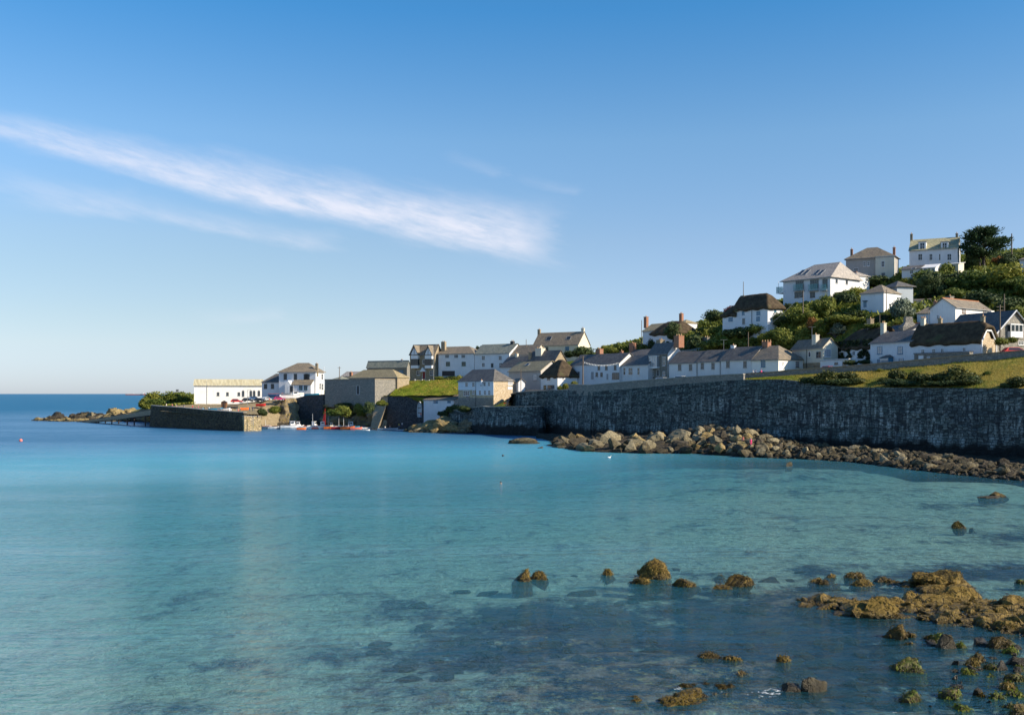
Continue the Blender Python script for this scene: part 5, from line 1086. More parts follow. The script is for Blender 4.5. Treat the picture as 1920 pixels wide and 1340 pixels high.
for i_, (o_, n_, m_) in enumerate(WEEDS[N_W:]): weedcover(o_, n_, .13, m_, i_+305)
# boulder pile and rubble under the sea wall
shapes = {}
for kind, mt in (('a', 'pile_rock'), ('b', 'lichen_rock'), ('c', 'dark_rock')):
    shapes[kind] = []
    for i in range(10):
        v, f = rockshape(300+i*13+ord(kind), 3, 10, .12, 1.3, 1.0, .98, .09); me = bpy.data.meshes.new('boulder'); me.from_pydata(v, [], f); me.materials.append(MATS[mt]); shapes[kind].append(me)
def spawn(kind, x, y, z, s_, rr, name='boulder', label=None, cat='boulder', group=None):
    o = bpy.data.objects.new(name, rr.choice(shapes[kind])); C.objects.link(o); o.location = (x, y, z); o.rotation_euler = (rr.uniform(-.5, .5), rr.uniform(-.5, .5), rr.uniform(0, 6.3)); o.scale = (s_*rr.uniform(.8, 1.5), s_*rr.uniform(.75, 1.15), s_*rr.uniform(.6, 1.15)); return tag(o, label, cat, group)
rr = random.Random(4); placed = []
def pilez(px, Y):
    yw = 22800/(interp(WL, px)-HZ); y1 = wallY(px)+1; v = (Y-(yw-5))/(y1-(yw-5)); return beach_z(px, min(1, max(0, v)))[1]
def zone(n, a, b, smin, smax, vmax, kinds, lab, grp, mind=.75):
    c = 0; t = 0
    while c < n and t < n*40:
        t += 1; px = rr.uniform(a, b); yw = 22800/(interp(WL, px)-HZ); y1 = wallY(px)-1.5; v = rr.random()**1.4*vmax; Y = yw+.4+(y1-yw)*v; s_ = rr.uniform(smin, smax)*(1.1-.25*v); x = XZ(px, Y)
        if any((x-q[0])**2+(Y-q[1])**2 < ((s_+q[2])*mind)**2 for q in placed): continue
        placed.append((x, Y, s_)); kd = rr.choice(kinds); c += 1
        l = {'a': lab % 'grey-brown', 'b': lab % 'yellow-lichened', 'c': lab % 'dark'}[kd]
        spawn(kd, x, Y, pilez(px, Y)+s_*.15, s_, rr, 'boulder', l, 'boulder', grp + {'a': ', grey-brown ones', 'b': ', lichened ones', 'c': ', dark ones'}[kd])
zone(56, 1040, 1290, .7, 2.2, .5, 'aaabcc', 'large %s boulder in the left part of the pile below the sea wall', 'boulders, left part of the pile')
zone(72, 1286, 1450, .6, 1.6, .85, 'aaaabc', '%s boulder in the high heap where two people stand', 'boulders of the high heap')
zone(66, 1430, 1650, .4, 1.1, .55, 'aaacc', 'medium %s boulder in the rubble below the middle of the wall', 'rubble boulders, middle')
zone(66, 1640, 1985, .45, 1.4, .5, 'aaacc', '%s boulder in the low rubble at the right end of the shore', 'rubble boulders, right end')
k = MB(); rr2 = random.Random(77); base = [rockshape(900+i, 2, 7, .1, 1, .9, .75, .05) for i in range(8)]
for _ in range(2500):
    px = rr2.uniform(1390, 2020); yw = 22800/(interp(WL, px)-HZ); y1 = wallY(px)-1; v = rr2.random()**1.2*(.95 if px < 1480 else .6); Y = yw+(y1-yw)*v-.5; s_ = rr2.uniform(.2, .75)**1.1; x = XZ(px, Y); b, f = rr2.choice(base); ang = rr2.uniform(0, 6.3); ca, sa = math.cos(ang)*s_, math.sin(ang)*s_; z = pilez(px, Y)+.1
    k.add([(x+p[0]*ca-p[1]*sa, Y+p[0]*sa+p[1]*ca, z+p[2]*s_) for p in b], f)
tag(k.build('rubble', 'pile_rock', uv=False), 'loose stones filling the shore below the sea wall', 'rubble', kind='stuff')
# rocks near the house, the headland point and harbour cliffs
def heap(poly_pts, seed, mats_, lab, smin, smax, n, zf, grp, nm_='boulder'):
    rr = random.Random(seed)
    for i in range(n):
        t = i/(n-1); a, b = poly_pts; px = a[0]+(b[0]-a[0])*t+rr.uniform(-3, 3); pyb = a[1]+(b[1]-a[1])*t; Y = 22800/(pyb-HZ)+rr.uniform(0, 8)**1.; s_ = rr.uniform(smin, smax)*zf(t)
        kd = rr.choice(mats_); nm = {'a': 'grey-brown', 'b': 'yellow-lichened', 'c': 'dark'}[kd]
        spawn(kd, XZ(px, Y), Y, s_*.25, s_, rr, nm_, lab % nm, nm_.replace('_', ' '), grp+', '+nm+' ones')
heap([(762, 810), (905, 811)], 3, 'aabb', '%s boulder on the shore under the house on the rocks', 1.2, 2.6, 26, lambda t: .6+.9*math.sin(t*3.1), 'boulders under the house on the rocks')
reef('outcrop', 'long brown outcrop covered in yellow lichen, under the house on the rocks', [(806, 811.5), (815, 808), (858, 806), (872, 809.5), (860, 812)], 2., 1.4, 1.9, 'lichen_rock', 41)
reef('outcrop', 'smooth pale outcrop beside the curved end of the lower sea wall', [(862, 812.5), (868, 808), (900, 807.5), (906, 811), (890, 813)], 2.2, 1.5, 2.4, 'pile_rock', 42)
reef('outcrop', 'low rounded outcrop left of the lichened outcrop', [(768, 810.5), (775, 807), (808, 807), (812, 811)], 2., 1.5, 2., 'pile_rock', 43)
heap([(92, 786), (285, 791)], 6, 'bcca', '%s rock on the low point at the harbour mouth', 1.5, 3.6, 60, lambda t: .5+.8*t, 'rocks on the low point', 'shore_rock')
for pl, lab, m_, hg_, sd_ in (([(84, 789), (90, 786.5), (125, 785), (128, 788)], 'dark isolated rocks at the seaward tip of the low point', 'dark_rock', 1.6, 44), ([(125, 789), (130, 785.2), (200, 784), (212, 788.5)], 'long dark outcrop in the middle of the low point', 'dark_rock', 1.6, 45), ([(190, 790), (200, 785), (262, 782), (290, 784), (288, 789)], 'pale broken outcrop of the low point nearest the gorse', 'lichen_rock', 2.2, 46)):
    reef('outcrop', lab, pl, 2.2, 1.3, hg_, m_, sd_)
reef('outcrop', 'thin flat ledge awash along the foot of the low point', [(55, 788.5), (70, 787.3), (230, 789), (228, 790.5), (120, 790.3)], 2.2, 1.0, .3, 'lichen_rock', 47)
def cliffmesh(label, cols_, m, seed, amp=1.6):
    """cols_: (px, Y of foot, Y of top, py top)"""
    vs = []; nn = 26; nc = 46
    for i in range(nc+1):
        px = cols_[0][0]+(cols_[-1][0]-cols_[0][0])*i/nc; y0, y1, pt = (interp(cols_, px, j) for j in (1, 2, 3)); zt = ZP(pt, y1)
        for j in range(nn+1):
            t = j/nn; Y = y0+(y1-y0)*t**1.3; z = -1+(zt+1)*min(1, t*1.12); x = XZ(px, Y); d = noise.fractal((x*.22, z*.25, seed), 1., 2., 5)*amp; cell = noise.voronoi((x*.35, z*.35, seed))[0][0]*amp*.9
            edge_ = math.sin(min(1, t*1.1)*math.pi*.5); vs.append((x+d*.4, Y+(d+cell)*(.3+.7*math.sin(math.pi*min(t, .98))), z+d*.25))
        px_ = px
    n = nn+1; o = MB().add(vs, [(i*n+j, (i+1)*n+j, (i+1)*n+j+1, i*n+j+1) for i in range(nc) for j in range(nn)]).build('cliff', m, uv=False, smooth=True); return tag(o, label, 'cliff')
cliffmesh('sunlit brown and yellow cliff below the boat park, left of the dark harbour wall', [(478, 360, 374, 790), (500, 360, 374, 768), (515, 359, 373, 752), (535, 358, 371, 747), (552, 358, 372, 746), (560, 361, 375, 748)], 'cliff_rock', 2)
cliffmesh('dark shaded cliff with clefts, under the bushes below the grey stone store', [(604, 357, 363.5, 757), (640, 351, 357, 755), (680, 345.5, 350, 757), (704, 341.5, 346, 760)], 'cliff_rock', 7, 3.6)
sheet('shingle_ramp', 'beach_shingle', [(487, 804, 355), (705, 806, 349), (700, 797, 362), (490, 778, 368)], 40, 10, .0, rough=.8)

# ---------------------------------------------------------------- foliage
def leafmesh(name, n, leaf, seed, m, lobes=9, core=.72, up=0., flat=.8, spread=.55, lo=.33, hi=.55):
    r = np.random.RandomState(seed); cs = []
    for i in range(lobes):
        d = r.normal(size=3); d /= np.linalg.norm(d); cs.append((d*r.uniform(.2, spread)*np.array([1, 1, flat]), r.uniform(lo, hi)))
    vs, fs = [], []
    for i in range(n):
        c, rad = cs[r.randint(lobes)]; d = r.normal(size=3); d /= np.linalg.norm(d); p = c+d*rad*r.uniform(.72, 1.3)*np.array([1, 1, flat])
        nn = d*.7+r.normal(size=3)*.55; nn /= np.linalg.norm(nn); t = np.cross(nn, r.normal(size=3)); t /= np.linalg.norm(t); b = np.cross(nn, t); s_ = leaf*r.uniform(.5, 1.3); l = s_*r.uniform(1., 1.8)
        o = len(vs); vs += [tuple(p-t*s_*.5), tuple(p+b*l*.5), tuple(p+t*s_*.5+nn*s_*.2), tuple(p-b*l*.5)]; fs.append((o, o+1, o+2, o+3))
    iv, f2 = ICO[2]
    for c, rad in cs:
        o = len(vs); vs += [tuple(c+q*rad*core*np.array([1, 1, flat])) for q in iv]; fs += [tuple(i+o for i in f) for f in f2]
    me = bpy.data.meshes.new(name); me.from_pydata(vs, [], fs); me.materials.append(MATS[m]); return me
LM = {}
for key, m in (('bush', 'bush_leaf'), ('bright', 'bright_leaf'), ('dark', 'dark_leaf'), ('gorse', 'gorse_leaf'), ('rust', 'rust_leaf'), ('silver', 'silver_leaf'), ('purple', 'purple_leaf')):
    nvar = 3 if key in ('bush', 'bright', 'dark', 'gorse') else 1
    LM[key] = [leafmesh('bush', 2400, .115, hash_, m) for hash_ in range(11*len(key), 11*len(key)+nvar)]
LB = [leafmesh('tree_crown', 5200, .075, 90+i, mm, lobes=22, core=.8, spread=.72, lo=.2, hi=.4) for i, mm in enumerate(('bush_leaf', 'dark_leaf', 'bush_leaf', 'bright_leaf'))]
rv = random.Random(21)
KL = dict(bush='green', bright='yellow-green', dark='dark green', gorse='gorse', rust='rust-orange', silver='silvery', purple='purple-red')
def bush(px, py, Y, wpx, hpx, kind, label, group=None, deep=.9, cat='bush', name='bush', big=None):
    me = LB[big] if big is not None else rv.choice(LM[kind]); o = bpy.data.objects.new(name, me); C.objects.link(o); Y, zc = snap(px, py, Y, hpx); o.location = (XZ(px, Y), Y, zc); k = Y/F
    o.scale = (wpx/2*k, max(wpx, hpx)/2*k*deep, hpx/2*k*1.3); o.rotation_euler.z = rv.choice((0, math.pi)) + rv.uniform(-.3, .3); return tag(o, label, cat, group)
def snap(px, py, Y, hpx):
    ys = np.arange(Y-9, Y+9.1, .75); zz = terr([(XZ(px, y), y) for y in ys]) + hpx/2*.55*ys/F; pr = HZ-F*(zz-H)/ys; cost = np.abs(pr-py) + .25*np.abs(ys-Y); i = int(np.argmin(cost))
    if abs(pr[i]-py) > hpx*.6: return Y, ZP(py, Y)
    return float(ys[i]), float(zz[i])
for px, py, Y, w_, h_, kd, lab in [
    # verge by the roadside wall
    (1551, 709, 214, 62, 30, 'gorse', 'wide dark gorse clump, left one on the dry grass verge'), (1590, 706, 214, 50, 24, 'gorse', 'right half of the left gorse clump on the verge'), (1570, 717, 210, 60, 16, 'dark', 'low dark skirt of the left gorse clump by the wall top'),
    (1680, 703, 203, 40, 26, 'gorse', 'small gorse bush at the left of the middle clump on the verge'), (1692, 717, 199, 66, 16, 'dark', 'low dark bush hugging the wall top in the middle of the verge'), (1738, 711, 197, 56, 26, 'gorse', 'gorse bush with yellow flecks in the middle of the verge'),
    (1793, 704, 195, 66, 38, 'gorse', 'tallest gorse bush on the verge, right of the yellow-flecked one'), (1822, 714, 192, 40, 22, 'dark', 'low dark bush at the right foot of the tallest gorse'), (1765, 719, 193, 70, 14, 'dark', 'dark skirt of gorse along the wall top below the tallest gorse'),
    (1908, 716, 183, 50, 24, 'gorse', 'gorse bush at the right edge of the verge'), (1890, 722, 181, 30, 12, 'dark', 'low dark bush left of the gorse at the right edge'),
    (1715, 705, 200, 34, 20, 'gorse', 'gorse bush joining the small left bush to the yellow-flecked one'), (1705, 720, 197, 50, 12, 'dark', 'low dark growth under the gorse left of the yellow flecks'), (1766, 708, 197, 40, 26, 'gorse', 'gorse bush between the yellow-flecked one and the tallest'), (1745, 719, 195, 60, 14, 'gorse', 'low gorse along the wall top below the yellow-flecked bush'), (1812, 717, 193, 46, 16, 'gorse', 'low gorse along the wall top below the tallest bush'),
    (1520, 714, 216, 40, 14, 'dark', 'thin dark tail of the left gorse clump, towards the village'), (1607, 714, 210, 36, 16, 'gorse', 'seaward right end of the left gorse clump'), (1660, 713, 203, 30, 14, 'gorse', 'low gorse at the far left of the middle clump'), (1650, 695, 212, 16, 7, 'bright', 'small bright tuft near the roadside wall'), (1850, 700, 194, 18, 9, 'bush', 'small green tuft right of the tallest gorse'),
    # headland
    (292, 744, 432, 48, 25, 'bright', 'bright olive bush at the top of the headland'), (272, 752, 432, 30, 24, 'bright', 'olive bush at the seaward end of the headland'), (318, 746, 428, 52, 25, 'bright', 'olive bush in the middle of the headland'), (345, 747, 424, 38, 24, 'bush', 'green bush touching the white boathouse end'), (305, 758, 420, 60, 18, 'bush', 'low green bush above the slipway head'), (282, 764, 410, 30, 12, 'bush', 'lowest green bush on the headland, beside the slipway'),
    # harbour cliff
    (622, 762, 354, 36, 22, 'bright', 'yellow-green bush at the left of the harbour cliff'), (648, 769, 348.5, 34, 20, 'bush', 'green bush hanging in the middle of the harbour cliff'), (634, 773, 350, 40, 14, 'bush', 'low bush over the left cleft of the harbour cliff'), (680, 766, 343, 34, 24, 'bush', 'green bush above the right cleft of the harbour cliff'), (693, 774, 340, 24, 22, 'dark', 'dark bush beside the sloping buttress'), (663, 780, 345, 22, 18, 'dark', 'dark ivy hanging between the two clefts'),
    (640, 759, 352, 44, 10, 'dark', 'dark ivy at the foot of the grey stone store'), (715, 757, 344, 26, 12, 'bright', 'grassy tuft on top of the sunlit buttress'), (512, 764, 356, 26, 14, 'bush', 'green scrub on top of the sunlit cliff'), (494, 772, 356, 24, 16, 'dark', 'dark scrub left of the sunlit cliff'),
    (848, 768, 322, 28, 20, 'dark', 'dark bush between the small boathouse and the tall house'), (832, 776, 325, 26, 16, 'dark', 'dark low bush under the small boathouse'), (873, 771, 314, 30, 12, 'dark', 'dark scrub on the wall below the tall house'),
    (842, 706, 350, 34, 14, 'gorse', 'yellow-flowered bank bush above the white fence'), (862, 703, 348, 26, 14, 'bright', 'bright bush left of the tall house roof'), (870, 711, 340, 22, 12, 'dark', 'dark shrub right of the white fence'), (822, 709, 356, 20, 8, 'bush', 'small shrub behind the white fence'),
    (1062, 719, 290, 18, 13, 'bright', 'yellow-green garden shrub by the parapet end'), (1078, 717, 288, 18, 13, 'bright', 'bright garden shrub right of the thatched cottage wall'), (1049, 722, 293, 12, 10, 'bush', 'small green garden shrub beside the thatched cottage wall'),
    (1096, 660, 330, 46, 20, 'dark', 'dark green trees right of the skylit cream house'), (1072, 664, 338, 30, 14, 'dark', 'dark bushes below the cream gable'), (1168, 649, 325, 40, 26, 'bush', 'tall green bush behind the terrace chimneys'), (1190, 646, 322, 34, 22, 'dark', 'dark bush left of the gabled house below the skyline'), (1150, 657, 320, 34, 16, 'bush', 'low bush behind the terrace roof'), (1133, 655, 335, 20, 14, 'bright', 'yellow-green bush on the low skyline'),
    (907, 652, 372, 18, 12, 'dark', 'dark tree top between the two pale roofs'), (897, 655, 372, 10, 14, 'dark', 'dark shrub beside the pale roofs'),
    # hillside, left to right
    (1290, 622, 303, 42, 36, 'bush', 'large round tree right of the brown thatch'), (1310, 604, 318, 50, 24, 'bush', 'bush on the skyline right of the tall red chimney'), (1345, 592, 312, 46, 24, 'dark', 'dark bush on the rising skyline'), (1372, 585, 306, 40, 22, 'purple', 'purple-red shrub on the skyline beside the hillside thatch'), (1325, 612, 306, 46, 24, 'bush', 'green bush midway between the thatches'),
    (1312, 632, 292, 50, 28, 'dark', 'dark bush below the skyline bushes'), (1347, 628, 290, 44, 26, 'bush', 'rounded green hedge bush left of the blue windowed thatch'), (1260, 640, 300, 34, 20, 'bush', 'green bush above the orange terrace chimney'), (1228, 641, 308, 26, 22, 'dark', 'dark bush under the curved white gable'), (1205, 650, 310, 26, 16, 'bush', 'bush under the left gabled house'),
    (1380, 625, 276, 60, 24, 'dark', 'long dark hedge bush in front of the blue windowed thatch'), (1420, 620, 272, 60, 22, 'bush', 'green hedge bush right under the blue windowed thatch'), (1437, 600, 268, 20, 20, 'dark', 'small dark tree at the corner of the blue windowed thatch'), (1350, 645, 280, 70, 20, 'bush', 'green scrub behind the terrace ridge'),
    (1300, 647, 288, 60, 16, 'bush', 'low scrub behind the left terrace ridge'), (1400, 642, 262, 60, 22, 'bush', 'green scrub behind the white ridge chimney'), (1440, 636, 260, 50, 26, 'bright', 'bright scrub behind the orange end chimney'), (1475, 632, 258, 56, 44, 'bush', 'big leafy bush right of the orange end chimney'),
    (1500, 628, 262, 46, 36, 'bush', 'leafy bush left of the cream house roof'), (1488, 650, 252, 30, 14, 'bush', 'small bush at the left eave of the cream house'), (1528, 611, 264, 26, 26, 'rust', 'rust-orange shrub above the cream house'), (1542, 616, 266, 30, 24, 'bright', 'yellow-green shrub beside the rust-orange one'), (1573, 619, 258, 34, 26, 'silver', 'silvery leaved shrub beside the outhouse roof'),
    (1512, 592, 268, 60, 30, 'bush', 'green bush below the modern white house'), (1470, 598, 268, 50, 28, 'dark', 'dark bush right of the blue windowed thatch'), (1445, 588, 282, 40, 24, 'dark', 'dark bush behind the blue windowed thatch'), (1588, 600, 262, 80, 20, 'bush', 'long green hedge under the white cottage block'), (1600, 588, 264, 60, 16, 'dark', 'dark hedge line left of the white cottage block'),
    (1588, 562, 274, 50, 24, 'dark', 'dark terrace bush between the modern house and cottage block'), (1580, 545, 276, 44, 24, 'bush', 'green bush at the right foot of the modern white house'), (1606, 541, 278, 44, 30, 'bright', 'yellow-green bush above the cottage block'), (1640, 528, 292, 60, 20, 'dark', 'dark hedge under the grey stone house'), (1684, 522, 290, 44, 26, 'bush', 'bush right under the grey stone house'), (1625, 530, 294, 40, 16, 'bush', 'left end of the hedge under the grey stone house'),
    (1700, 530, 284, 40, 16, 'bright', 'yellow-green bush under the white annexe'), (1688, 582, 252, 52, 44, 'silver', 'large grey-green shrub between the paired houses and the wing'), (1690, 606, 246, 50, 20, 'bush', 'green bush under the large grey-green shrub'), (1650, 598, 250, 60, 20, 'dark', 'dark hedge below the cottage block'), (1640, 612, 240, 50, 14, 'bush', 'scrub behind the ivy clad cottage ridge'),
    (1770, 512, 284, 46, 44, 'bush', 'tall green bush before the hilltop house'), (1740, 527, 280, 70, 40, 'bush', 'broad green bush below the conservatory'), (1790, 530, 278, 80, 42, 'dark', 'broad dark bush below the hilltop extension'), (1840, 535, 276, 80, 44, 'bush', 'big green bush below the cypress'), (1890, 540, 272, 80, 50, 'bright', 'yellow-green bush below the garden right of the cypress'), (1925, 555, 262, 60, 50, 'bush', 'green bush at the right edge of the hillside'),
    (1752, 552, 268, 80, 30, 'dark', 'dark bush above the white shed'), (1800, 552, 262, 70, 26, 'bush', 'green bush above the terracotta ridge'), (1770, 570, 256, 40, 20, 'dark', 'dark shade bush right of the shed'), (1850, 560, 258, 70, 34, 'dark', 'dark bush behind the end pillar of the white house'), (1890, 575, 250, 70, 34, 'dark', 'dark bush behind the utility poles'), (1915, 590, 240, 50, 30, 'bush', 'green bush behind the stone gabled house'),
    (1726, 592, 250, 20, 20, 'bright', 'small bright bush left of the brick chimney'), (1870, 598, 240, 24, 22, 'bush', 'bush between the white pillar and the stone gable'), (1823, 487, 300, 26, 46, 'dark', 'dark clipped hedge block under the cypress'), (1848, 493, 298, 16, 26, 'bright', 'bright green conical shrub under the cypress'), (1887, 492, 294, 40, 30, 'dark', 'dark bush right of the cypress trunk'), (1870, 488, 298, 26, 20, 'rust', 'pinkish brown shrub right of the cypress trunk'), (1910, 484, 296, 60, 22, 'bush', 'hedge on the skyline at the far right'), (1895, 477, 310, 60, 12, 'dark', 'dark skyline hedge behind the utility pole'),
    (1804, 500, 290, 12, 22, 'dark', 'small palm-like shrub beside the hilltop house'), (1876, 640, 203, 26, 16, 'bright', 'bright garden shrub under the stone gable'), (1900, 637, 204, 20, 12, 'bright', 'small bright shrub below the white bay'), (1592, 680, 226, 30, 10, 'dark', 'low dark ivy at the foot of the ivy clad cottage'), (1618, 679, 224, 26, 10, 'dark', 'dark shrubs left of the blue windowed house')]:
    Y = Y; bush(px, py, Y, w_*1.12, h_*1.12, kd, lab, name='gorse_bush' if kd == 'gorse' else 'bush')
# leafy trees with trunks
def tree(px, pyb, Y, pyt, wpx, big, label, name='tree', tw=.35):
    b = P(px, pyb, Y); b.z = min(b.z, terr1(b.x, b.y)+.3); top = ZP(pyt, Y); o = empty(name, tuple(b), 0, label, 'tree'); hh = top-b.z
    k = MB(); k.tube((0, 0, -.8), (.1, 0, hh*.55), tw, tw*.5, 9)
    for i in range(6): a = i*1.05; k.tube((0, 0, hh*(.2+.05*i)), (math.cos(a)*hh*.28, math.sin(a)*hh*.28, hh*(.55+.05*i)), tw*.4, tw*.12, 6)
    k.build('trunk', 'timber_dark', o); c = bpy.data.objects.new('crown', LB[big]); C.objects.link(c); c.parent = o; c.location = (0, 0, hh*.58); c.scale = (wpx/2*Y/F*1.15, wpx/2*Y/F*1.05, hh*.5); return o
tree(1546, 612, 265, 548, 44, 0, 'tall pale green tree below the modern white house'); tree(1540, 640, 258, 596, 34, 3, 'smaller bright tree in front of the tall pale green one')
tree(1815, 575, 258, 540, 56, 2, 'leafy tree above the terracotta ridged house'); tree(1905, 560, 258, 512, 60, 0, 'broad leafy tree on the right of the hillside'); tree(1745, 560, 272, 505, 52, 1, 'dark leafy tree below the hilltop conservatory'); tree(1800, 570, 270, 512, 54, 2, 'leafy tree below the hilltop house, left of the cypress'); tree(1860, 575, 266, 516, 56, 1, 'dark leafy tree directly below the cypress')
tree(1262, 645, 306, 602, 30, 1, 'dark tree against the curved thatch gable'); tree(1460, 645, 262, 612, 36, 2, 'leafy tree behind the end terrace chimney')
# cypress: flat tiers of dark needles on spreading limbs
def cypress(px, pyb, Y):
    b = P(px, pyb, Y); b.z = min(b.z, terr1(b.x, b.y)); o = empty('cypress_tree', tuple(b), 0, 'large dark cypress with flat windswept tiers on the hilltop skyline', 'tree'); k_ = Y/F; zt = ZP(422, Y)-b.z; r = np.random.RandomState(4); tk = MB()
    tk.tube((0, 0, -1), (-.2, 0, zt*.45), .55, .4, 10); tk.tube((-.9, 0, -1), (-1.6, .2, zt*.5), .35, .25, 9); vs, fs = [], []
    for i in range(46):
        t = (i+.5)/46; z = zt*(.34+.6*t); reach = (1-abs(t-.35)**1.3*1.25)*46*k_*r.uniform(.75, 1.1); a = r.uniform(0, 6.28); ex, ey = math.cos(a)*reach+.6, math.sin(a)*reach*.8; ez = z+reach*.22*r.uniform(.3, 1.2)
        tk.tube((-.2, 0, z*.8), (ex*.85, ey*.85, ez-.3), .16, .05, 5)
        for s_ in range(170):
            u = r.uniform(.25, 1.05)**.8; c = np.array([ex*u-.2*(1-u), ey*u, z*.8+(ez-z*.8)*u]); p = c+r.normal(size=3)*np.array([1.15, 1.15, .33])*(1.25-u*.6); d = np.array([math.cos(a), math.sin(a), .45])+r.normal(size=3)*.45; d /= np.linalg.norm(d); q = np.cross(d, r.normal(size=3)); q /= np.linalg.norm(q); l, w_ = r.uniform(.45, 1.1), r.uniform(.1, .24); n0 = len(vs)
            vs += [tuple(p-q*w_), tuple(p+q*w_), tuple(p+d*l)]; fs.append((n0, n0+1, n0+2))
    tk.build('trunk', 'timber_dark', o); MB().add(vs, fs).build('crown', 'cypress_leaf', o, uv=False)
cypress(1845, 512, 298)
# ivy on the thatched cottage front, ground scrub, verge grass
iv = next(o for o in C.objects if o.get('label', '').startswith('thatched cottage with ivy')); k = MB(); r = np.random.RandomState(8); hW = iv.children[0]
def ivy():
    vs, fs = [], []; W_ = max(v.co.x for v in hW.data.vertices)
    for i in range(5200):
        x = r.uniform(-.3, W_); z = r.uniform(0, 6.4)
        if noise.noise((x*.45, z*.4, 3)) + (.25 if x < W_*.25 else 0) + (.1 if z > 4 else -.02) < .02: continue
        p = np.array([x, -.12-r.random()*.25, z]); d = r.normal(size=3); d[1] -= 1; d /= np.linalg.norm(d); t = np.cross(d, r.normal(size=3)); t /= np.linalg.norm(t); b = np.cross(d, t); s_ = r.uniform(.12, .26); n0 = len(vs); vs += [tuple(p-t*s_), tuple(p+b*s_), tuple(p+t*s_), tuple(p-b*s_)]; fs.append((n0, n0+1, n0+2, n0+3))
    o = MB().add(vs, fs).build('ivy', 'ivy_leaf', iv, uv=False)
ivy()
FOOT = []
for o in C.objects:
    if o.type == 'EMPTY' and o.children and any(c.name.startswith('wall') for c in o.children):
        w_ = next(c for c in o.children if c.name.startswith('wall')); xs = [v.co.x for v in w_.data.vertices]; ys = [v.co.y for v in w_.data.vertices]; FOOT.append((o.location.copy(), o.rotation_euler.z, max(xs), max(ys)))
def infoot(x, y, mrg=1.2):
    for l, a, W_, D_ in FOOT:
        dx, dy = x-l.x, y-l.y; u = dx*math.cos(a)+dy*math.sin(a); v = -dx*math.sin(a)+dy*math.cos(a)
        if -mrg < u < W_+mrg and -mrg < v < D_+mrg: return True
    return False
def scatter(name, label, m, n, pick, size, asp, lean=.35, seed=3):
    r = np.random.RandomState(seed); pts_ = []
    while len(pts_) < n: q = pick(r); pts_.append(q) if q else None
    Z_ = terr(pts_); vs, fs = [], []
    for (x, y), z in zip(pts_, Z_):
        s_ = size*r.uniform(.5, 1.5); a = r.uniform(0, 3.14); t = np.array([math.cos(a), math.sin(a), r.uniform(-.2, .2)]); u = np.array([r.uniform(-lean, lean), r.uniform(-lean, lean), 1]); p = np.array([x, y, z-.05]); n0 = len(vs)
        vs += [tuple(p-t*s_*asp), tuple(p+t*s_*asp), tuple(p+t*s_*asp*.5+u*s_), tuple(p-t*s_*asp*.5+u*s_)]; fs.append((n0, n0+1, n0+2, n0+3))
    return tag(MB().add(vs, fs).build(name, m, uv=False), label, None, kind='stuff')
def pk_verge(r):
    px = r.uniform(1400, 2100); a = wallY(px)+1.3; b = par2Y(px)-.2; Y = r.uniform(a, b); return (XZ(px, Y), Y)
scatter('grass', 'long dry grass on the verge between the sea wall and the roadside wall', 'grass_leaf', 34000, pk_verge, .22, .12, .8)
def pk_hill(r):
    px = r.uniform(1120, 2250); lo_ = (wallY(px)+42 if px < 1400 else par2Y(px)+24); Y = r.uniform(lo_, 350); x = XZ(px, Y)
    return None if infoot(x, Y, 1.6) else (x, Y)
scatter('undergrowth', 'mixed green undergrowth covering the hillside between the houses', 'bush_leaf', 26000, pk_hill, .9, .45, .8, 9)
def pk_head(r):
    px = r.uniform(255, 365); Y = r.uniform(400, 455); return (XZ(px, Y), Y) if Y > interp(EDGE, px)+3 else None
scatter('undergrowth', 'low green scrub over the headland by the boathouse', 'bright_leaf', 5000, pk_head, .7, .5, .8, 10)
r_l = np.random.RandomState(17); k = MB(); qd = [P(*a) for a in [(729, 742.5, 343), (857, 741, 329), (862, 712, 352), (757, 714.5, 364)]]
for _ in range(7000):
    u, v = r_l.random(), r_l.random(); p = (qd[0]*(1-u)+qd[1]*u)*(1-v)+(qd[3]*(1-u)+qd[2]*u)*v
    if noise.noise((p.x*.25, p.y*.25, 2)) < r_l.uniform(-.5, .3): continue
    a = r_l.uniform(0, 3.14); s_ = r_l.uniform(.12, .4); t = Vector((math.cos(a), math.sin(a), 0))*s_*.4; z = Vector((r_l.normal()*.1, r_l.normal()*.1, s_)); p.z += .1; k.add([p-t, p+t, p+z], [(0, 1, 2)])
tag(k.build('grass', 'grass_leaf', uv=False), 'longer tufts of grass on the green bank above the inlet', None, kind='stuff')
# extra unlabelled-by-look hillside shrubs, all alike
c = 0; rq = np.random.RandomState(31); spots = []
while c < 120:
    px = rq.uniform(1280, 2080); Y = rq.uniform(par2Y(max(px, 1400))+26, 325); x = XZ(px, Y)
    if infoot(x, Y, 4.5) or any((x-a)**2+(Y-b)**2 < 9 for a, b in spots): continue
    if any(infoot(x*k, Y*k, .5) for k in (1.03, 1.06)): continue
    spots.append((x, Y)); c += 1
zs = terr(spots)
for (x, y), z in zip(spots, zs):
    o = bpy.data.objects.new('shrub', rv.choice(LM[rv.choice(('bush', 'bush', 'dark', 'bright'))])); C.objects.link(o); s_ = rq.uniform(1.1, 2.1); o.location = (x, y, z+s_*.35); o.scale = (s_*1.3, s_*1.2, s_*.8); o.rotation_euler.z = rq.uniform(0, 6.3); tag(o, 'rounded green shrub among the houses on the hillside', 'shrub', 'rounded shrubs over the hillside')
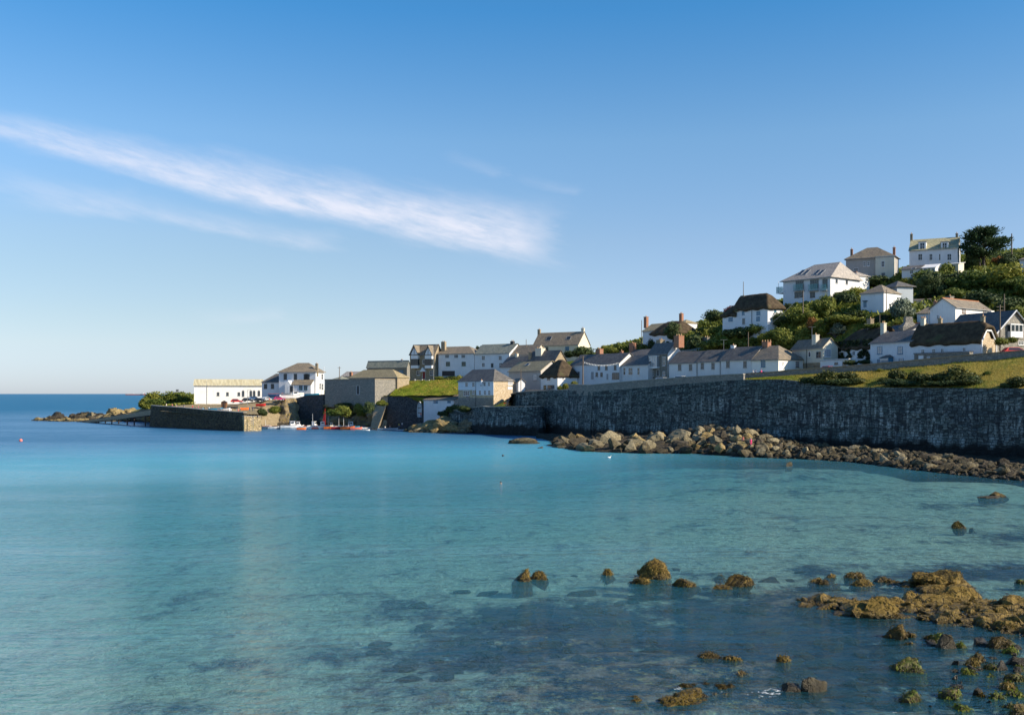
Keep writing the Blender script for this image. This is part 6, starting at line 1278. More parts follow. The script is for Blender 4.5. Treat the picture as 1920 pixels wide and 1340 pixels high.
# ---------------------------------------------------------------- poles, fence, bunting
def pole(px, pt, pb, Y, label, r_=.13, arms=0, m='wood_pole', cat='pole', name='utility_pole', lamp=False):
    b = P(px, pb, Y); hh = ZP(pt, Y)-b.z; o = empty(name, tuple(b), 0, label, cat); MB().tube((0, 0, -2), (0, 0, hh), r_, r_*.75, 8).build('post', m, o)
    for i in range(arms): MB().box(-.7, .7, -.06, .06, hh-.5-i*.7, hh-.38-i*.7).build('crossarm', m, o)
    if lamp: MB().tube((0, 0, hh-.1), (.9, -.3, hh+.15), .05, n=6).build('lamp_arm', 'steel', o); MB().box(.75, 1.35, -.45, -.15, hh+.08, hh+.22).build('lamp_head', 'grey_paint', o)
    return o
for a in [(636.4, 687, 712, 386, 'dark thin pole rising behind the stone store', .16, 1), (986.6, 636, 668, 352, 'bare pole above the long grey roofs left of the skylit house', .12, 0), (976.6, 692, 735, 303, 'pale pole against the pink rendered house', .12, 0), (1093, 667, 719, 283, 'wooden pole holding the left end of the bunting', .2, 1),
          (1203, 600, 648, 318, 'thin pale pole beside the left gabled house', .12, 0), (1403, 622, 652, 262, 'grey pole behind the white ridge chimney', .13, 0), (1875, 571, 640, 203, 'dark wooden pole in front of the stone gabled house', .16, 2), (1883, 551, 588, 240, 'wooden pole among the dark trees right of the white house', .16, 0),
          (1897, 438, 488, 300, 'tall pole on the skyline right of the cypress', .22, 0), (1505.7, 545, 572, 258, 'wooden pole in front of the modern white house', .15, 0), (1662, 543, 572, 256, 'pole between the paired houses', .12, 0), (1649.5, 590, 612, 240, 'short post beside the cream chimney', .12, 0)]: pole(*a)
pole(813, 648, 716, 362, 'street lamp in front of the gabled villa', .1, 0, 'steel', 'lamp', 'street_lamp', True); pole(464, 731, 762, 366, 'lamp post on the quay by the parked cars', .09, 0, 'steel', 'lamp', 'street_lamp', True); pole(387.5, 714, 757, 399, 'thin dark mast against the boathouse wall', .09, 0, 'steel', 'mast', 'mast')
pole(607.5, 687, 735, 380, 'white flagpole at the corner of the hotel', .1, 0, 'white_paint', 'flagpole', 'flagpole'); pole(1394, 528, 548, 279, 'dark mast standing on the chimney of the hillside thatch', .13, 0, 'steel', 'mast', 'mast')
def aerial(px, pt, pb, Y, label):
    b = P(px, pb, Y); hh = ZP(pt, Y)-b.z; o = empty('tv_aerial', tuple(b), 0, label, 'aerial'); MB().tube((0, 0, -1), (0, 0, hh), .05, n=5).build('mast', 'steel', o); k = MB().tube((-.9, 0, hh), (.9, 0, hh), .035, n=4)
    for i in range(6): k.tube((-.8+i*.3, -.35, hh), (-.8+i*.3, .35, hh), .025, n=4)
    k.build('antenna', 'steel', o)
for a in [(1522.5, 613, 640, 245, 'aerial beside the tall cream chimney'), (1357, 637, 655, 262, 'aerial behind the terrace roofs'), (1741, 582, 606, 228, 'aerial above the long thatch'), (1627, 607, 618, 240, 'aerial left of the cream chimneys')]: aerial(*a)
k = MB(); a, b = P(1095, 678, 282), P(1160, 679, 288)
for i in range(25):
    t = i/24; p = a.lerp(b, t); p.z -= 1.05*4*t*(1-t)*.75; q = a.lerp(b, min(1, t+1/24)); q.z -= 1.05*4*min(1, t+1/24)*(1-min(1, t+1/24))*.75
    if i < 24: k.tube(p, q, .02, n=4)
o = k.build('bunting', 'rubber'); tag(o, 'string of white pennants hung across the front of the long white terrace', 'bunting')
for i in range(23):
    t = (i+.5)/23; p = a.lerp(b, t); p.z -= 1.05*4*t*(1-t)*.75; MB().add([(p.x-.17, p.y, p.z), (p.x+.17, p.y, p.z), (p.x, p.y, p.z-.5), (p.x-.17, p.y+.02, p.z), (p.x+.17, p.y+.02, p.z), (p.x, p.y+.02, p.z-.5)], [(0, 2, 1), (3, 4, 5), (0, 1, 4, 3), (1, 2, 5, 4), (2, 0, 3, 5)]).build('pennant', 'white_cloth', o)
fo_ = empty('fence', tuple(P(778, 718, 362)), 0, 'white post and rail fence along the top of the green bank', 'fence'); org = P(778, 718, 362); pp_ = [P(778.4, 716.5, 362), P(792, 717, 360.5), P(805, 717.5, 359), P(818, 718.3, 357.5), P(832, 719, 356), P(845, 719.5, 354.5)]
for p in pp_: q = p-org; MB().box(q.x-.16, q.x+.16, q.y-.16, q.y+.16, q.z-1.2, q.z+1.15).build('post', 'white_paint', fo_)
for h_ in (.35, .8):
    k = MB()
    for i in range(5): k.tube(pp_[i]-org+Vector((0, .05, h_)), pp_[i+1]-org+Vector((0, .05, h_)), .06, n=5)
    k.build('rail', 'white_paint', fo_)
# cable sagging across the hillside
k = MB(); a, b = P(1505.5, 550, 258), P(1405, 634, 262)
for i in range(10):
    t, u = i/10, (i+1)/10; p, q = a.lerp(b, t), a.lerp(b, u); p.z -= 4*t*(1-t)*.9; q.z -= 4*u*(1-u)*.9; k.tube(p, q, .035, n=4)
tag(k.build('cable', 'grey_paint'), 'pale overhead cable slanting down across the dark hillside', 'cable')

# ---------------------------------------------------------------- vehicles
def car(px, py, Y, rz, body, label, box=False, L=4.2, group=None, loc=None):
    o = empty('van' if box else 'parked_car', tuple(loc or P(px, py, Y)), rz, label, 'van' if box else 'car', group)
    hgt = 2.0 if box else 1.45; w = .88; h1 = .85 if not box else 1.1
    prof = [(-L/2, .35), (-L/2+.05, h1-.05), (-L*.46, h1), (-L*.40, hgt-.12) if box else (-L*.36, hgt-.1), (-L*.30, hgt), (L*.05 if not box else L*.22, hgt), (L*.22 if not box else L*.33, h1+.05), (L*.46, h1-.12), (L/2, h1-.35), (L/2, .35)]
    rings = []
    for y, s_ in ((-w, .0), (-w*.93, 1.), (w*.93, 1.), (w, .0)):
        rings.append([(x*(1 if s_ else .985), y*(1-.16*max(0, (z-h1))/.6) if z > h1 else y, z-(.0 if s_ else .02)*(z-.5)) for x, z in prof])
    MB().loft(rings).build('body', body, o)
    gx = [(-L*.37, h1+.04), (-L*.31, hgt-.1), (L*.04 if not box else L*.2, hgt-.1), (L*.185 if not box else L*.3, h1+.06)]
    for s_ in (-1, 1):
        k = MB(); yb, yt = s_*w*1.005, s_*(w*(1-.16*(hgt-.1-h1)/.6)+.012); q = [(x, yb-s_*.0 if z < h1+.1 else yt, z) for x, z in gx]; q2 = [(x, y-s_*.06, z) for x, y, z in q]; k.loft([q, q2]); k.build('side_window', 'window_glass', o)
    wx = [(L*.055, hgt-.03), (L*.215, h1+.08)] if not box else [(L*.225, hgt-.03), (L*.325, h1+.08)]
    MB().add([(wx[0][0]+.03, -w*.78, wx[0][1]), (wx[0][0]+.03, w*.78, wx[0][1]), (wx[1][0]+.03, w*.9, wx[1][1]), (wx[1][0]+.03, -w*.9, wx[1][1]), (wx[0][0]-.02, -w*.78, wx[0][1]-.03), (wx[0][0]-.02, w*.78, wx[0][1]-.03), (wx[1][0]-.02, w*.9, wx[1][1]-.03), (wx[1][0]-.02, -w*.9, wx[1][1]-.03)], [(0, 3, 2, 1), (4, 5, 6, 7), (0, 1, 5, 4), (1, 2, 6, 5), (2, 3, 7, 6), (3, 0, 4, 7)]).build('windscreen', 'window_glass', o)
    for sx in (-1, 1):
        for s_ in (-1, 1): t = MB().tube((sx*L*.31, s_*(w-.2), .32), (sx*L*.31, s_*(w+.02), .32), .33, n=14).build('wheel', 'rubber', o); MB().tube((sx*L*.31, s_*(w+.021), .32), (sx*L*.31, s_*(w+.04), .32), .19, n=10).build('rim', 'silver_paint', t)
    for s_ in (-1, 1): MB().box(L/2-.12, L/2+.015, s_*.72-.16, s_*.72+.16, .55, .7).build('headlight', 'silver_paint', o); MB().box(-L/2-.015, -L/2+.1, s_*.74-.1, s_*.74+.1, .6, .8).build('tail_light', 'red_paint', o)
    return o
rd1 = math.atan2(-30, 20)
for a in [(444, 755, 370, .1, 'red_paint', 'red car parked on the quay before the white boathouse'), (465, 753, 372, .0, 'dark_paint', 'dark red-brown car right of the red one on the quay'), (488, 753, 372, -.2, 'dark_paint', 'dark grey car parked at the foot of the white hotel wing'),
          (524, 750.5, 368, .3, 'magenta_paint', 'magenta car parked above the sunlit cliff'), (500, 751, 374, 1.2, 'silver_paint', 'silver car between the dark grey car and the magenta car'), (478, 750, 380, .4, 'navy_paint', 'navy car partly hidden behind the dark cars')]: car(*a)
def roadcar(px, Y, body, lab, box=False, dz=0):
    x = XZ(px, Y); z = terr1(x, Y)+.02+dz; car(0, 0, 0, rd1 if px < 1560 else math.atan2(-11, 9), body, lab, box, loc=(x, Y, z))
for px, dY, body, lab, bx in [(1122, 5, 'silver_paint', 'silver car behind the parapet by the dark shopfront', 0), (1147, 5, 'dark_paint', 'dark car behind the parapet under the bunting', 0), (1242, 5, 'white_paint', 'white van behind the parapet below the grey stone house', 1), (1277, 5, 'white_paint', 'white van with a roof box behind the parapet', 1), (1338, 5, 'khaki_cloth', 'brown car behind the parapet before the second terrace cottage', 0), (1364, 5, 'navy_paint', 'dark blue car behind the parapet before the third terrace cottage', 0), (1344, 8, 'grey_paint', 'grey car close to the terrace, hidden behind the brown one', 0)]: roadcar(px, wallY(px)+dY, body, lab, bool(bx))
for px, dY, body, lab in [(1556, 4, 'red_paint', 'dull red car beside the low white garden building'), (1436, 6, 'navy_paint', 'dark car in front of the end terrace cottage')]: roadcar(px, par2Y(px)+dY, body, lab)
Yr = 199; car(0, 0, 0, math.atan2(-11, 9)+.9, 'red_paint', 'bright red car at the right edge behind the roadside wall', loc=(XZ(1905, Yr), Yr, ZP(656, Yr)-.95), L=5.4)
# ---------------------------------------------------------------- boats
def boat(px, py, Y, L, rz, hull, label, cabin=None, mast=0, inside='wood_pole', sail=None, z=None, name='boat', wid=.36, hh=.19, group=None):
    L *= 1.02
    Y -= 5 if (z == -.08 and px > 600) else 0; p = P(px, py, Y); p.z = z if z is not None else p.z
    o = empty(name, tuple(p), rz, label, name.replace('_', ' '), group); rings = []; B_ = L*wid/2; Hh = L*hh+.15
    st = [(-.5, .78, .0), (-.3, .95, 0), (0, 1., 0), (.25, .82, .05), (.4, .5, .14), (.5, .06, .26)]
    for t, w_, up in st:
        x = t*L; w2 = B_*w_; zt = Hh*(1+up); rings.append([(x, -w2, zt), (x, -w2*.82, zt*.45), (x, -w2*.3, -.1+up*.5), (x, w2*.3, -.1+up*.5), (x, w2*.82, zt*.45), (x, w2, zt), (x, w2*.84, zt), (x, w2*.7, zt*.55), (x, -w2*.7, zt*.55), (x, -w2*.84, zt)])
    MB().loft(rings).build('hull', hull, o, smooth=False)
    k = MB()
    for s_ in (-1, 1):
        for i in range(5): (t, w_, u), (t2, w2, u2) = st[i], st[i+1]; k.tube((t*L, s_*B_*w_, Hh*(1+u)), (t2*L, s_*B_*w2, Hh*(1+u2)), .045, n=5)
    k.build('gunwale', inside, o)
    for t in (-.22, .1): MB().box(t*L-.12, t*L+.12, -B_*.8, B_*.8, Hh*.72, Hh*.78).build('thwart', inside, o)
    if cabin:
        c = MB().loft([[(.0, -B_*.62, Hh*.6), (L*.26, -B_*.5, Hh*.6), (L*.26, B_*.5, Hh*.6), (.0, B_*.62, Hh*.6)], [(.02, -B_*.56, Hh+1.3), (L*.2, -B_*.44, Hh+1.3), (L*.2, B_*.44, Hh+1.3), (.02, B_*.56, Hh+1.3)]]).build('cabin', cabin, o)
        MB().box(-.1, L*.24, -B_*.64, B_*.64, Hh+1.301, Hh+1.37).build('cabin_roof', cabin, c)
        for s_ in (-1, 1): MB().box(L*.03, L*.17, s_*B_*.62-.03, s_*B_*.62+.0, Hh+.65, Hh+1.1).build('cabin_window', 'window_glass', c)
    if mast: MB().tube((L*.05 if not cabin else -.3, 0, Hh*.5), (L*.05 if not cabin else -.3, 0, mast), .07, .04, 6).build('mast', 'white_paint' if not sail else sail, o)
    if sail: MB().add([(0, -.06, Hh+.6), (-.9, -.06, Hh+.8), (0, -.06, mast-.2), (0, .06, Hh+.6), (-.9, .06, Hh+.8), (0, .06, mast-.2)], [(0, 2, 1), (3, 4, 5), (0, 1, 4, 3), (1, 2, 5, 4), (2, 0, 3, 5)]).build('furled_sail', sail, o)
    return o
for a, kw in [((494, 0, 349, 3.6, .3, 'dark_paint', 'dark dinghy moored nearest the quay end'), {}), ((500, 0, 347, 4, -.4, 'white_paint', 'small white dinghy with orange gear next to the quay'), dict(inside='orange_paint')), ((507, 0, 351, 4, .5, 'orange_paint', 'orange dinghy in the cluster beside the quay'), {}), ((514, 0, 346, 4, .1, 'white_paint', 'white dinghy in the cluster right of the quay'), {}), ((523, 0, 348, 4.4, -.2, 'silver_paint', 'grey tender right of the dinghy cluster'), {}),
    ((545, 0, 344, 6.6, .15, 'white_paint', 'white fishing boat with an upright white wheelhouse'), dict(cabin='white_paint', mast=3)), ((536, 0, 346, 5, .4, 'silver_paint', 'pale boat half hidden behind the white fishing boat'), {}), ((573, 0, 343, 4.6, .1, 'white_paint', 'open white boat between the wheelhouse boat and the mast'), {}), ((587, 0, 349, 5.4, 1.2, 'white_paint', 'white boat with a bare mast'), dict(mast=5.2, cabin='white_paint')), ((592, 0, 344, 3.2, .5, 'coral_cloth', 'little coral dinghy before the bare mast'), {}),
    ((601, 0, 350, 5.8, .3, 'white_paint', 'white cabin boat with a red band'), dict(cabin='white_paint', inside='red_paint')), ((609, 0, 355, 4.4, -.3, 'white_paint', 'small boat with a tall red furled sail'), dict(mast=7, sail='red_paint')), ((619, 0, 349, 4.2, .2, 'orange_paint', 'orange hulled workboat among the moored boats'), dict(cabin='cream_render')), ((634, 0, 347, 4.6, .1, 'red_paint', 'bright red boat with a short mast'), dict(mast=4.6, inside='white_paint')),
    ((643, 0, 349, 5, .6, 'navy_paint', 'dark blue boat behind the bright red one'), dict(mast=5.4)), ((652, 0, 344, 4.8, -.1, 'orange_paint', 'plain orange boat right of the red one'), dict(mast=2.6)), ((663, 0, 347, 4.2, .4, 'cyan_tarp', 'turquoise covered boat at the right of the moorings'), dict(inside='cyan_tarp')), ((668, 0, 343, 3.8, .2, 'coral_cloth', 'small faded red dinghy right of the turquoise boat'), {}),
    ((680, 0, 336, 4.6, .05, 'white_paint', 'low white punt drifting right of the moorings'), dict(hh=.06)), ((708, 0, 339, 3.8, .0, 'silver_paint', 'low pale punt before the buttress foot'), dict(hh=.05)), ((727, 0, 337, 6.6, .05, 'silver_paint', 'long grey inflatable boat before the dark inlet'), dict(hh=.09, inside='grey_paint')),
    ((497, 0, 353, 4.4, .9, 'silver_paint', 'pale tender tucked behind the dinghies nearest the quay'), dict(mast=3)), ((530, 0, 350, 4.6, -.3, 'navy_paint', 'navy boat left of the white wheelhouse boat'), {}), ((556, 0, 350, 5, .2, 'white_paint', 'white launch directly behind the white wheelhouse'), dict(cabin='white_paint')), ((580, 0, 351, 4.6, .5, 'red_paint', 'red dinghy beneath the dark harbour wall'), {}), ((565, 0, 339, 3, .2, 'orange_paint', 'tiny orange tender in front of the open white boat'), {}),
    ((614, 0, 357, 5, -.2, 'white_paint', 'white boat squeezed behind the red furled sail'), dict(mast=4)), ((627, 0, 355, 4.8, .3, 'cyan_tarp', 'turquoise dinghy behind the bright red boat'), {}), ((656, 0, 354, 5, .1, 'white_paint', 'white launch right of the dark blue boat'), dict(cabin='white_paint', mast=3.2)), ((674, 0, 352, 4.4, -.4, 'navy_paint', 'navy dinghy below the right cleft of the cliff'), {}), ((690, 0, 346, 3.6, .3, 'white_paint', 'small white dinghy right of the low white punt'), {}),
    ((755, 0, 337, 4, .1, 'white_paint', 'small pale boat at the right of the dark inlet'), dict(hh=.08))]: boat(*a, z=-.08, **kw)
for a, kw in [((549, 750, 372, 9, .35, 'white_paint', 'large white sailing boat laid up above the harbour wall'), dict(mast=2.4, cabin='white_paint')), ((540, 744, 380, 6, -.3, 'white_paint', 'white boat laid up close to the hotel porch'), dict(mast=4.5)), ((517, 744, 382, 5.4, .2, 'navy_paint', 'blue and ochre boat laid up left of the large white boat'), dict(inside='orange_paint')), ((572, 745, 376, 5.2, .1, 'silver_paint', 'grey boat laid up right of the large white boat'), {}), ((563, 741, 382, 4.5, 1., 'white_paint', 'upturned white dinghy before the hotel windows'), {}),
    ((585, 744, 372, 5.2, .0, 'cyan_tarp', 'boat under a dark turquoise cover before the hotel'), dict(inside='cyan_tarp')), ((489, 761, 364, 3.4, .1, 'red_paint', 'bright red skiff drawn up above the cliff'), {}), ((459, 768, 350, 3, .8, 'orange_paint', 'orange dinghy drawn up on the quay beneath the lamp post'), {}), ((404, 771, 346, 4.6, .1, 'cyan_tarp', 'blue covered boat on the quay behind the parapet'), dict(inside='cyan_tarp')), ((420, 771, 345, 4.4, -.1, 'white_paint', 'white and blue dinghy on the quay behind the parapet'), dict(inside='cyan_tarp')), ((436, 766, 352, 3.6, .4, 'dark_paint', 'dark dinghy on the quay beside the hut'), {}), ((476, 749, 384, 5., .3, 'white_paint', 'white boat beside the boathouse arches'), {})]: boat(*a, **kw)
o = boat(788.5, 781, 331, 5., 0, 'silver_paint', 'pale pointed hull standing upright beside the small boathouse', wid=.34); o.rotation_euler = (0, R_(-88), R_(75)); o.location.z += 2.4
o = empty('harbour_hut', tuple(P(420.5, 765, 356)), 0, 'small brown hut on the quay among the crowd', 'hut'); MB().box(-.9, .9, -.8, .8, -.6, 2.).build('wall', 'timber_brown', o); MB().loft([[(-1.1, -1, 2.002), (1.1, -1, 2.002), (1.1, 1, 2.002), (-1.1, 1, 2.002)], [(-.1, -.1, 2.7), (.1, -.1, 2.7), (.1, .1, 2.7), (-.1, .1, 2.7)]]).build('roof', 'timber_dark', o); MB().box(-.35, .35, -.84, -.801, -.4, 1.6).build('door', 'timber_dark', o)
o = boat(330, 733, 438, 5.5, .2, 'navy_paint', 'blue boat laid up on the headland above the bushes', cabin='steel'); o.location.z = terr1(o.location.x, o.location.y) + .9
k = MB(); q_ = [(296, 366), (340, 354.4), (380, 345), (420, 336), (455, 328)]
for px, top in ((488, 776), (482, 771), (476, 766)):
    p = P(px, top, 345)
for i, px in enumerate((465, 471, 477, 483)):
    p = P(px, 783, 327.8); MB().tube((0, 0, 0), (0, 0, .8), .16, .2, 8).build('bollard', 'dark_paint').location = (p.x, p.y, p.z+.15)
for i, o in enumerate([o for o in C.objects if o.name.startswith('bollard')]): tag(o, 'dark iron bollard on the sunlit quay end, %s' % ('outermost', 'second from the outer edge', 'third from the outer edge', 'nearest the harbour')[i], 'bollard')
lad = MB(); p = P(474, 800, 325.1)
for s_ in (-.25, .25): lad.tube((p.x+s_, p.y-.25, -.5), (p.x+s_, p.y-.1, 5.), .05, n=5)
for i in range(14): lad.tube((p.x-.25, p.y-.24+.01*i, i*.37), (p.x+.25, p.y-.24+.01*i, i*.37), .035, n=4)
tag(lad.build('quay_ladder', 'steel'), 'iron ladder on the sunlit end of the quay', 'ladder')
# ship on the horizon
Ys = 9000.; o = empty('cargo_ship', (XZ(254, Ys), Ys, 0), 0, 'long tanker far away on the horizon', 'ship'); L = 36*Ys/F
MB().loft([[(-L/2, -9, -2), (L/2, -2, -2), (L/2, 2, -2), (-L/2, 9, -2)], [(-L/2-1, -11, 9), (L/2+6, -2, 11), (L/2+6, 2, 11), (-L/2-1, 11, 9)]]).build('hull', 'ship_hull', o); MB().box(L*.32, L*.44, -9, 9, 9, 22).build('superstructure', 'ship_white', o); MB().box(-L*.42, L*.28, -7, 7, 9.01, 11.5).build('deck_gear', 'ship_white', o); MB().tube((-L*.1, 0, 9), (-L*.1, 0, 20), 1.2).build('deck_mast', 'ship_white', o); MB().tube((L*.46, 0, 9), (L*.46, 0, 19), 2.2).build('funnel', 'ship_hull', o)
# buoys
def buoy(px, py, r_, m, label):
    Y = 22800/(py-HZ); o = empty('buoy', (XZ(px, Y), Y, 0), 0, label, 'buoy'); v, f = ICO[3]; MB().add([(a*r_, b*r_, c*r_+r_*.5) for a, b, c in v], f).build('float', m, o, smooth=True); MB().tube((0, 0, r_*1.4), (0, 0, r_*1.75), r_*.12).build('eye', 'steel', o)
buoy(39, 827, .42, 'coral_cloth', 'round pinkish orange buoy alone at the far left'); buoy(597, 799, .3, 'orange_paint', 'small orange buoy among the moored boats'); buoy(943, 855, .22, 'dark_paint', 'tiny dark marker float behind the swimmer')
# white bird on the water, red sheet
Y = 22800/(858-HZ); o = empty('seabird', (XZ(1142, Y), Y, 0), .3, 'white seabird floating off the left end of the boulder pile', 'bird'); v, f = ICO[3]
MB().add([(a*.34*(1+.3*(a > 0)*0), b*.16, c*.14+.08+.06*max(0, -a)) for a, b, c in v], f).build('body', 'white_cloth', o, smooth=True); MB().tube((.26, 0, .12), (.34, 0, .33), .06, .04).build('neck', 'white_cloth', o); MB().add([(a*.07+.37, b*.055, c*.055+.36) for a, b, c in v], f).build('head', 'white_cloth', o, smooth=True); MB().tube((.43, 0, .36), (.53, 0, .34), .02, .005).build('bill', 'yellow_paint', o)
p = P(948, 757, 302); k = MB(); n_ = 10; vv = []
for i in range(n_+1):
    for j in range(n_+1): a, b = i/n_, j/n_; vv.append((p.x-.55+1.1*a, p.y-.2*b, p.z+.75*b*(1-.25*abs(2*a-1))+.08*math.sin(9*a)*b-.3))
vv += [(x, y+.25, z) for x, y, z in vv]; n2 = (n_+1)**2; q = lambda i, j: i*(n_+1)+j
ff = [(q(i, j), q(i+1, j), q(i+1, j+1), q(i, j+1)) for i in range(n_) for j in range(n_)]; ff += [tuple(n2+t for t in f_)[::-1] for f_ in ff]
tag(MB().add(vv, ff).build('red_sheet', 'red_paint'), 'bright red sheet on the terrace at the foot of the stone gable', 'sheet')
for i, (px, py, w_) in enumerate([(410, 768, 1.0), (446, 770, 1.1), (381, 767, .9)]):
    p = P(px, py, 350); o = empty('fish_crate', tuple(p), .3*i, ['grey fish crate near the hut on the quay', 'grey fish crate by the orange dinghy on the quay', 'grey fish crate at the foot of the boathouse'][i], 'crate')
    MB().box(-.5*w_, .5*w_, -.35, .35, -.5, .05).build('base', 'grey_paint', o); [MB().box(a, b, c, d, .051, .4).build('side', 'blue_paint', o) for a, b, c, d in ((-.5*w_, .5*w_, -.35, -.3), (-.5*w_, .5*w_, .3, .35), (-.5*w_, -.45*w_, -.3, .3), (.45*w_, .5*w_, -.3, .3))]

# ---------------------------------------------------------------- people
def body_mesh(pose):
    """one continuous skin surface, grown from a skeleton; returns mesh with material slots skin, top, bottom, shoes"""
    J = {'pel': ((0, 0, .95), .13), 'wai': ((0, 0, 1.1), .115), 'che': ((0, .0, 1.3), .14), 'sho': ((0, 0, 1.42), .10), 'nec': ((0, 0, 1.5), .055), 'hea': ((0, -.01, 1.6), .088), 'top': ((0, -.01, 1.70), .075)}
    legs = {'stand': ((.1, 0, .88), (.11, -.02, .48), (.12, .02, .08), (.12, -.12, .04)), 'walk': ((.1, 0, .88), (.11, -.18, .5), (.12, -.25, .09), (.12, -.38, .05)), 'sit': ((.1, -.05, .93), (.14, -.45, .93), (.14, -.47, .5), (.14, -.6, .46))}[pose]
    legs2 = {'stand': legs, 'walk': ((.1, 0, .88), (.11, .1, .48), (.12, .32, .16), (.12, .22, .06)), 'sit': legs}[pose]
    arm = {'stand': ((.19, 0, 1.4), (.25, .03, 1.13), (.24, -.06, .88), (.24, -.1, .78)), 'walk': ((.19, 0, 1.4), (.25, .1, 1.14), (.24, .02, .9), (.24, -.04, .82)), 'sit': ((.19, 0, 1.4), (.24, -.08, 1.14), (.2, -.33, 1.02), (.18, -.42, 1.)), 'bend': ((.19, 0, 1.4), (.24, -.08, 1.14), (.2, -.33, 1.02), (.18, -.42, 1.))}[pose]
    vs, rad, ed = [], [], []
    for k_ in ('pel', 'wai', 'che', 'sho', 'nec', 'hea', 'top'): vs.append(J[k_][0]); rad.append(J[k_][1]); ed.append((len(vs)-2, len(vs)-1)) if len(vs) > 1 else None
    def chain(root, ps, rs_):
        pr = root
        for p, r_ in zip(ps, rs_): vs.append(p); rad.append(r_); ed.append((pr, len(vs)-1)); pr = len(vs)-1
        return pr
    for s_ in (-1, 1):
        chain(0, [(s_*x, y, z) for x, y, z in (legs if s_ > 0 else legs2)], (.095, .065, .045, .04)); w_ = chain(3, [(s_*x, y, z) for x, y, z in arm], (.055, .042, .03, .034))
        hx, hy, hz = arm[-1]; d = Vector(arm[-1])-Vector(arm[-2]); d.normalize()
        for f_ in range(4): off = (f_-1.5)*.02; e = Vector((hx, hy+off, hz))+d*(.085-.008*abs(f_-1.3)); chain(w_, [(s_*hx, hy+off, hz+d.z*.03), (s_*e.x, e.y, e.z)], (.009, .008))
        chain(w_, [(s_*hx*.93, hy-.035, hz+.01), (s_*hx*.9, hy-.06, hz-.02)], (.01, .009))
    chain(5, [(0, -.09, 1.59)], (.02,))
    me = bpy.data.meshes.new('person'); me.from_pydata(vs, ed, []); ob = bpy.data.objects.new('person', me); C.objects.link(ob)
    md = ob.modifiers.new('s', 'SKIN'); sv = me.skin_vertices[0].data
    for i, r_ in enumerate(rad): sv[i].radius = (r_*(1.25 if i in (1, 2, 3) else 1), r_)
    sv[0].use_root = True; ob.modifiers.new('u', 'SUBSURF').levels = 1
    dg = bpy.context.evaluated_depsgraph_get(); m2 = bpy.data.meshes.new_from_object(ob.evaluated_get(dg)); bpy.data.objects.remove(ob); bpy.data.meshes.remove(me)
    for _ in range(4): m2.materials.append(None)
    for p in m2.polygons:
        c = p.center; p.use_smooth = True; arm_ = abs(c.x) > .2 and c.z > .7; k_ = 0
        if c.z > 1.47: k_ = 0
        elif arm_: k_ = 1 if c.z > 1.2 else 0
        elif c.z > 1.0: k_ = 1
        elif c.z > .5 and pose != 'sit' or (pose == 'sit' and c.z > .62): k_ = 2
        elif c.z > .1 and pose != 'sit' or (pose == 'sit' and c.z > .5): k_ = 2
        else: k_ = 3
        if pose == 'sit' and c.z < 1.02 and c.y > -.55: k_ = 2 if abs(c.x) < .2 and c.z > .6 else (0 if k_ != 3 else 3)
        p.material_index = k_
    return m2
PM = {p: body_mesh(p) for p in ('stand', 'walk', 'sit')}; HV = ICO[3]
def hairmesh():
    vs = [(a*.094, b*.10+.012, c*.10+1.645) for a, b, c in HV[0]]; f = [t for t in HV[1] if not (sum(vs[i][1] for i in t)/3 < -.035 and sum(vs[i][2] for i in t)/3 < 1.69) and sum(vs[i][2] for i in t)/3 > 1.57]
    me = bpy.data.meshes.new('hair'); me.from_pydata(vs, [], f); me.polygons.foreach_set('use_smooth', [True]*len(f)); me.materials.append(None); return me
HM = hairmesh()
def person(loc, rz, pose, top, bot, label, hair='hair_dark', s_=1., group=None, legs=None):
    o = bpy.data.objects.new('person', PM[pose]); C.objects.link(o); o.location = loc; o.rotation_euler.z = rz; o.scale = (s_,)*3
    for i, m in enumerate(('skin', top, bot, 'black_cloth')): o.material_slots[i].link = 'OBJECT'; o.material_slots[i].material = MATS[m]
    h_ = bpy.data.objects.new('hair', HM); C.objects.link(h_); h_.parent = o; h_.material_slots[0].link = 'OBJECT'; h_.material_slots[0].material = MATS[hair]
    return tag(o, label, 'person', group)
def onbeach(px, pyf, Y): return tuple(P(px, pyf, Y))
person(onbeach(1408, 838, 197), .3, 'stand', 'pink_cloth', 'pink_cloth', 'person in bright pink standing on the boulder heap', 'white_cloth'); person(onbeach(1393, 833.5, 200), -.5, 'stand', 'coral_cloth', 'skin', 'person in coral red on the boulder heap, left of the one in pink')
for px, top, lab, hr in [(1412, 'white_cloth', 'person in white with a pale hat behind the roadside wall', 'white_cloth'), (1417, 'denim', 'person in blue beside the white-hatted one behind the roadside wall', 'hair_dark'), (1427.5, 'pink_cloth', 'person in a pink hooded jacket behind the roadside wall', 'pink_cloth')]:
    Y = par2Y(px)+1.2; x = XZ(px, Y); person((x, Y, ZP(par2(px), Y)-.95), .4, 'walk', top, 'denim', lab, hr)
for px, top, lab in [(1103, 'white_cloth', 'person in white behind the parapet near the bunting pole'), (1124, 'white_cloth', 'person in white further along the parapet from the bunting pole'), (1168, 'khaki_cloth', 'person in khaki at the sash windowed cottage')]:
    Y = wallY(px)+3; x = XZ(px, Y); person((x, Y, ZP(interp(WTOP, px), Y)+.15), .2, 'stand', top, 'khaki_cloth', lab)
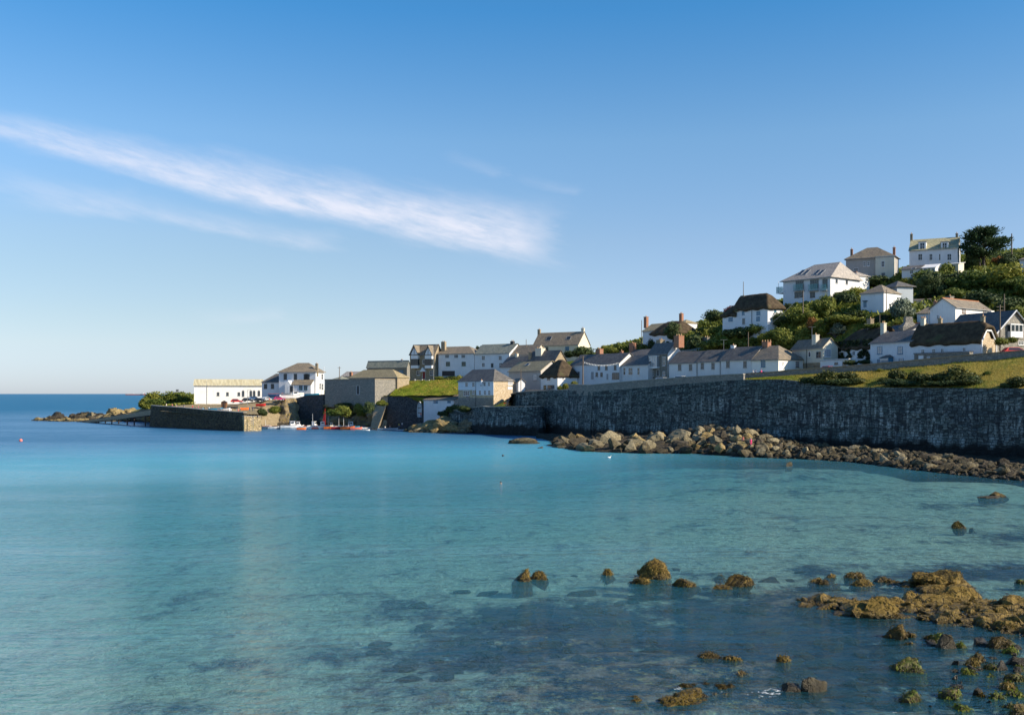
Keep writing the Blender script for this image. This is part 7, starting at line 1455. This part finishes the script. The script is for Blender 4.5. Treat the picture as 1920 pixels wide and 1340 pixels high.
# swimmer: head and shoulders above water
Y = 22800/(906.5-HZ); person((XZ(939, Y), Y, -1.42), 2.6, 'stand', 'skin', 'navy_paint', 'swimmer alone in the bay, only head and shoulders above the water')
rp_ = random.Random(9); tops = ['white_cloth', 'coral_cloth', 'denim', 'navy_paint', 'red_paint', 'khaki_cloth', 'pink_cloth', 'black_cloth', 'yellow_paint', 'white_cloth', 'cyan_tarp', 'white_cloth']
cn = {'white_cloth': 'white', 'coral_cloth': 'coral', 'denim': 'denim blue', 'navy_paint': 'navy', 'red_paint': 'red', 'khaki_cloth': 'khaki', 'pink_cloth': 'pink', 'black_cloth': 'black', 'yellow_paint': 'yellow', 'cyan_tarp': 'turquoise'}
QP = [(312, 'standing at the far end of the quay'), (323, 'near the far end of the quay'), (331, 'on the far third of the quay'), (345, 'on the quay left of the boathouse'), (361, 'on the quay under the boathouse corner'), (366, 'a step right of the boathouse corner'), (372, 'behind the quay parapet below the boathouse'), (377, 'in the thick of the quay crowd'), (384, 'right of the thick quay crowd'), (392, 'on the quay left of the blue boats'), (413, 'just left of the brown hut'), (428, 'right of the brown hut'), (433, 'two steps right of the brown hut'), (447, 'below the red parked car'), (468, 'above the sunlit quay end'), (474, 'on the harbour slope by the quay end'), (505, 'beside the silver car above the cliff')]
for i, (px, where) in enumerate(QP):
    t = tops[i % len(tops)]; Y = interp(out_, px)+rp_.uniform(2.5, 7) if px < 457 else 352+rp_.uniform(-4, 4)
    if px > 500: Y = 368
    zb_ = (interp(out_, px, 2) - .55) if px < 457 else (ZP(771, Y) if px < 500 else ZP(754, Y)); pose = rp_.choice(('stand', 'walk', 'stand')); person((XZ(px, Y), Y, zb_), rp_.uniform(0, 6.3), pose, t, rp_.choice(('denim', 'khaki_cloth', 'black_cloth', 'skin')), 'person in %s %s' % (cn[t], where), rp_.choice(('hair_dark', 'khaki_cloth', 'timber_brown')))
for px, t, lab in [(722, 'white_cloth', 'person in white sitting in the long inflatable boat'), (731, 'navy_paint', 'person in navy sitting in the long inflatable boat')]: Y = 337; person((XZ(px, Y), Y, -.35), 1.2, 'sit', t, 'denim', lab)
person(tuple(P(748, 803, 334)), .3, 'stand', 'yellow_paint', 'denim', 'person in yellow at the water edge of the dark inlet'); person(tuple(P(754, 801, 334)), 2.3, 'walk', 'white_cloth', 'denim', 'person in white beside the one in yellow at the inlet')
person(tuple(P(789, 783, 327)), .3, 'stand', 'coral_cloth', 'denim', 'person in coral before the upright hull');
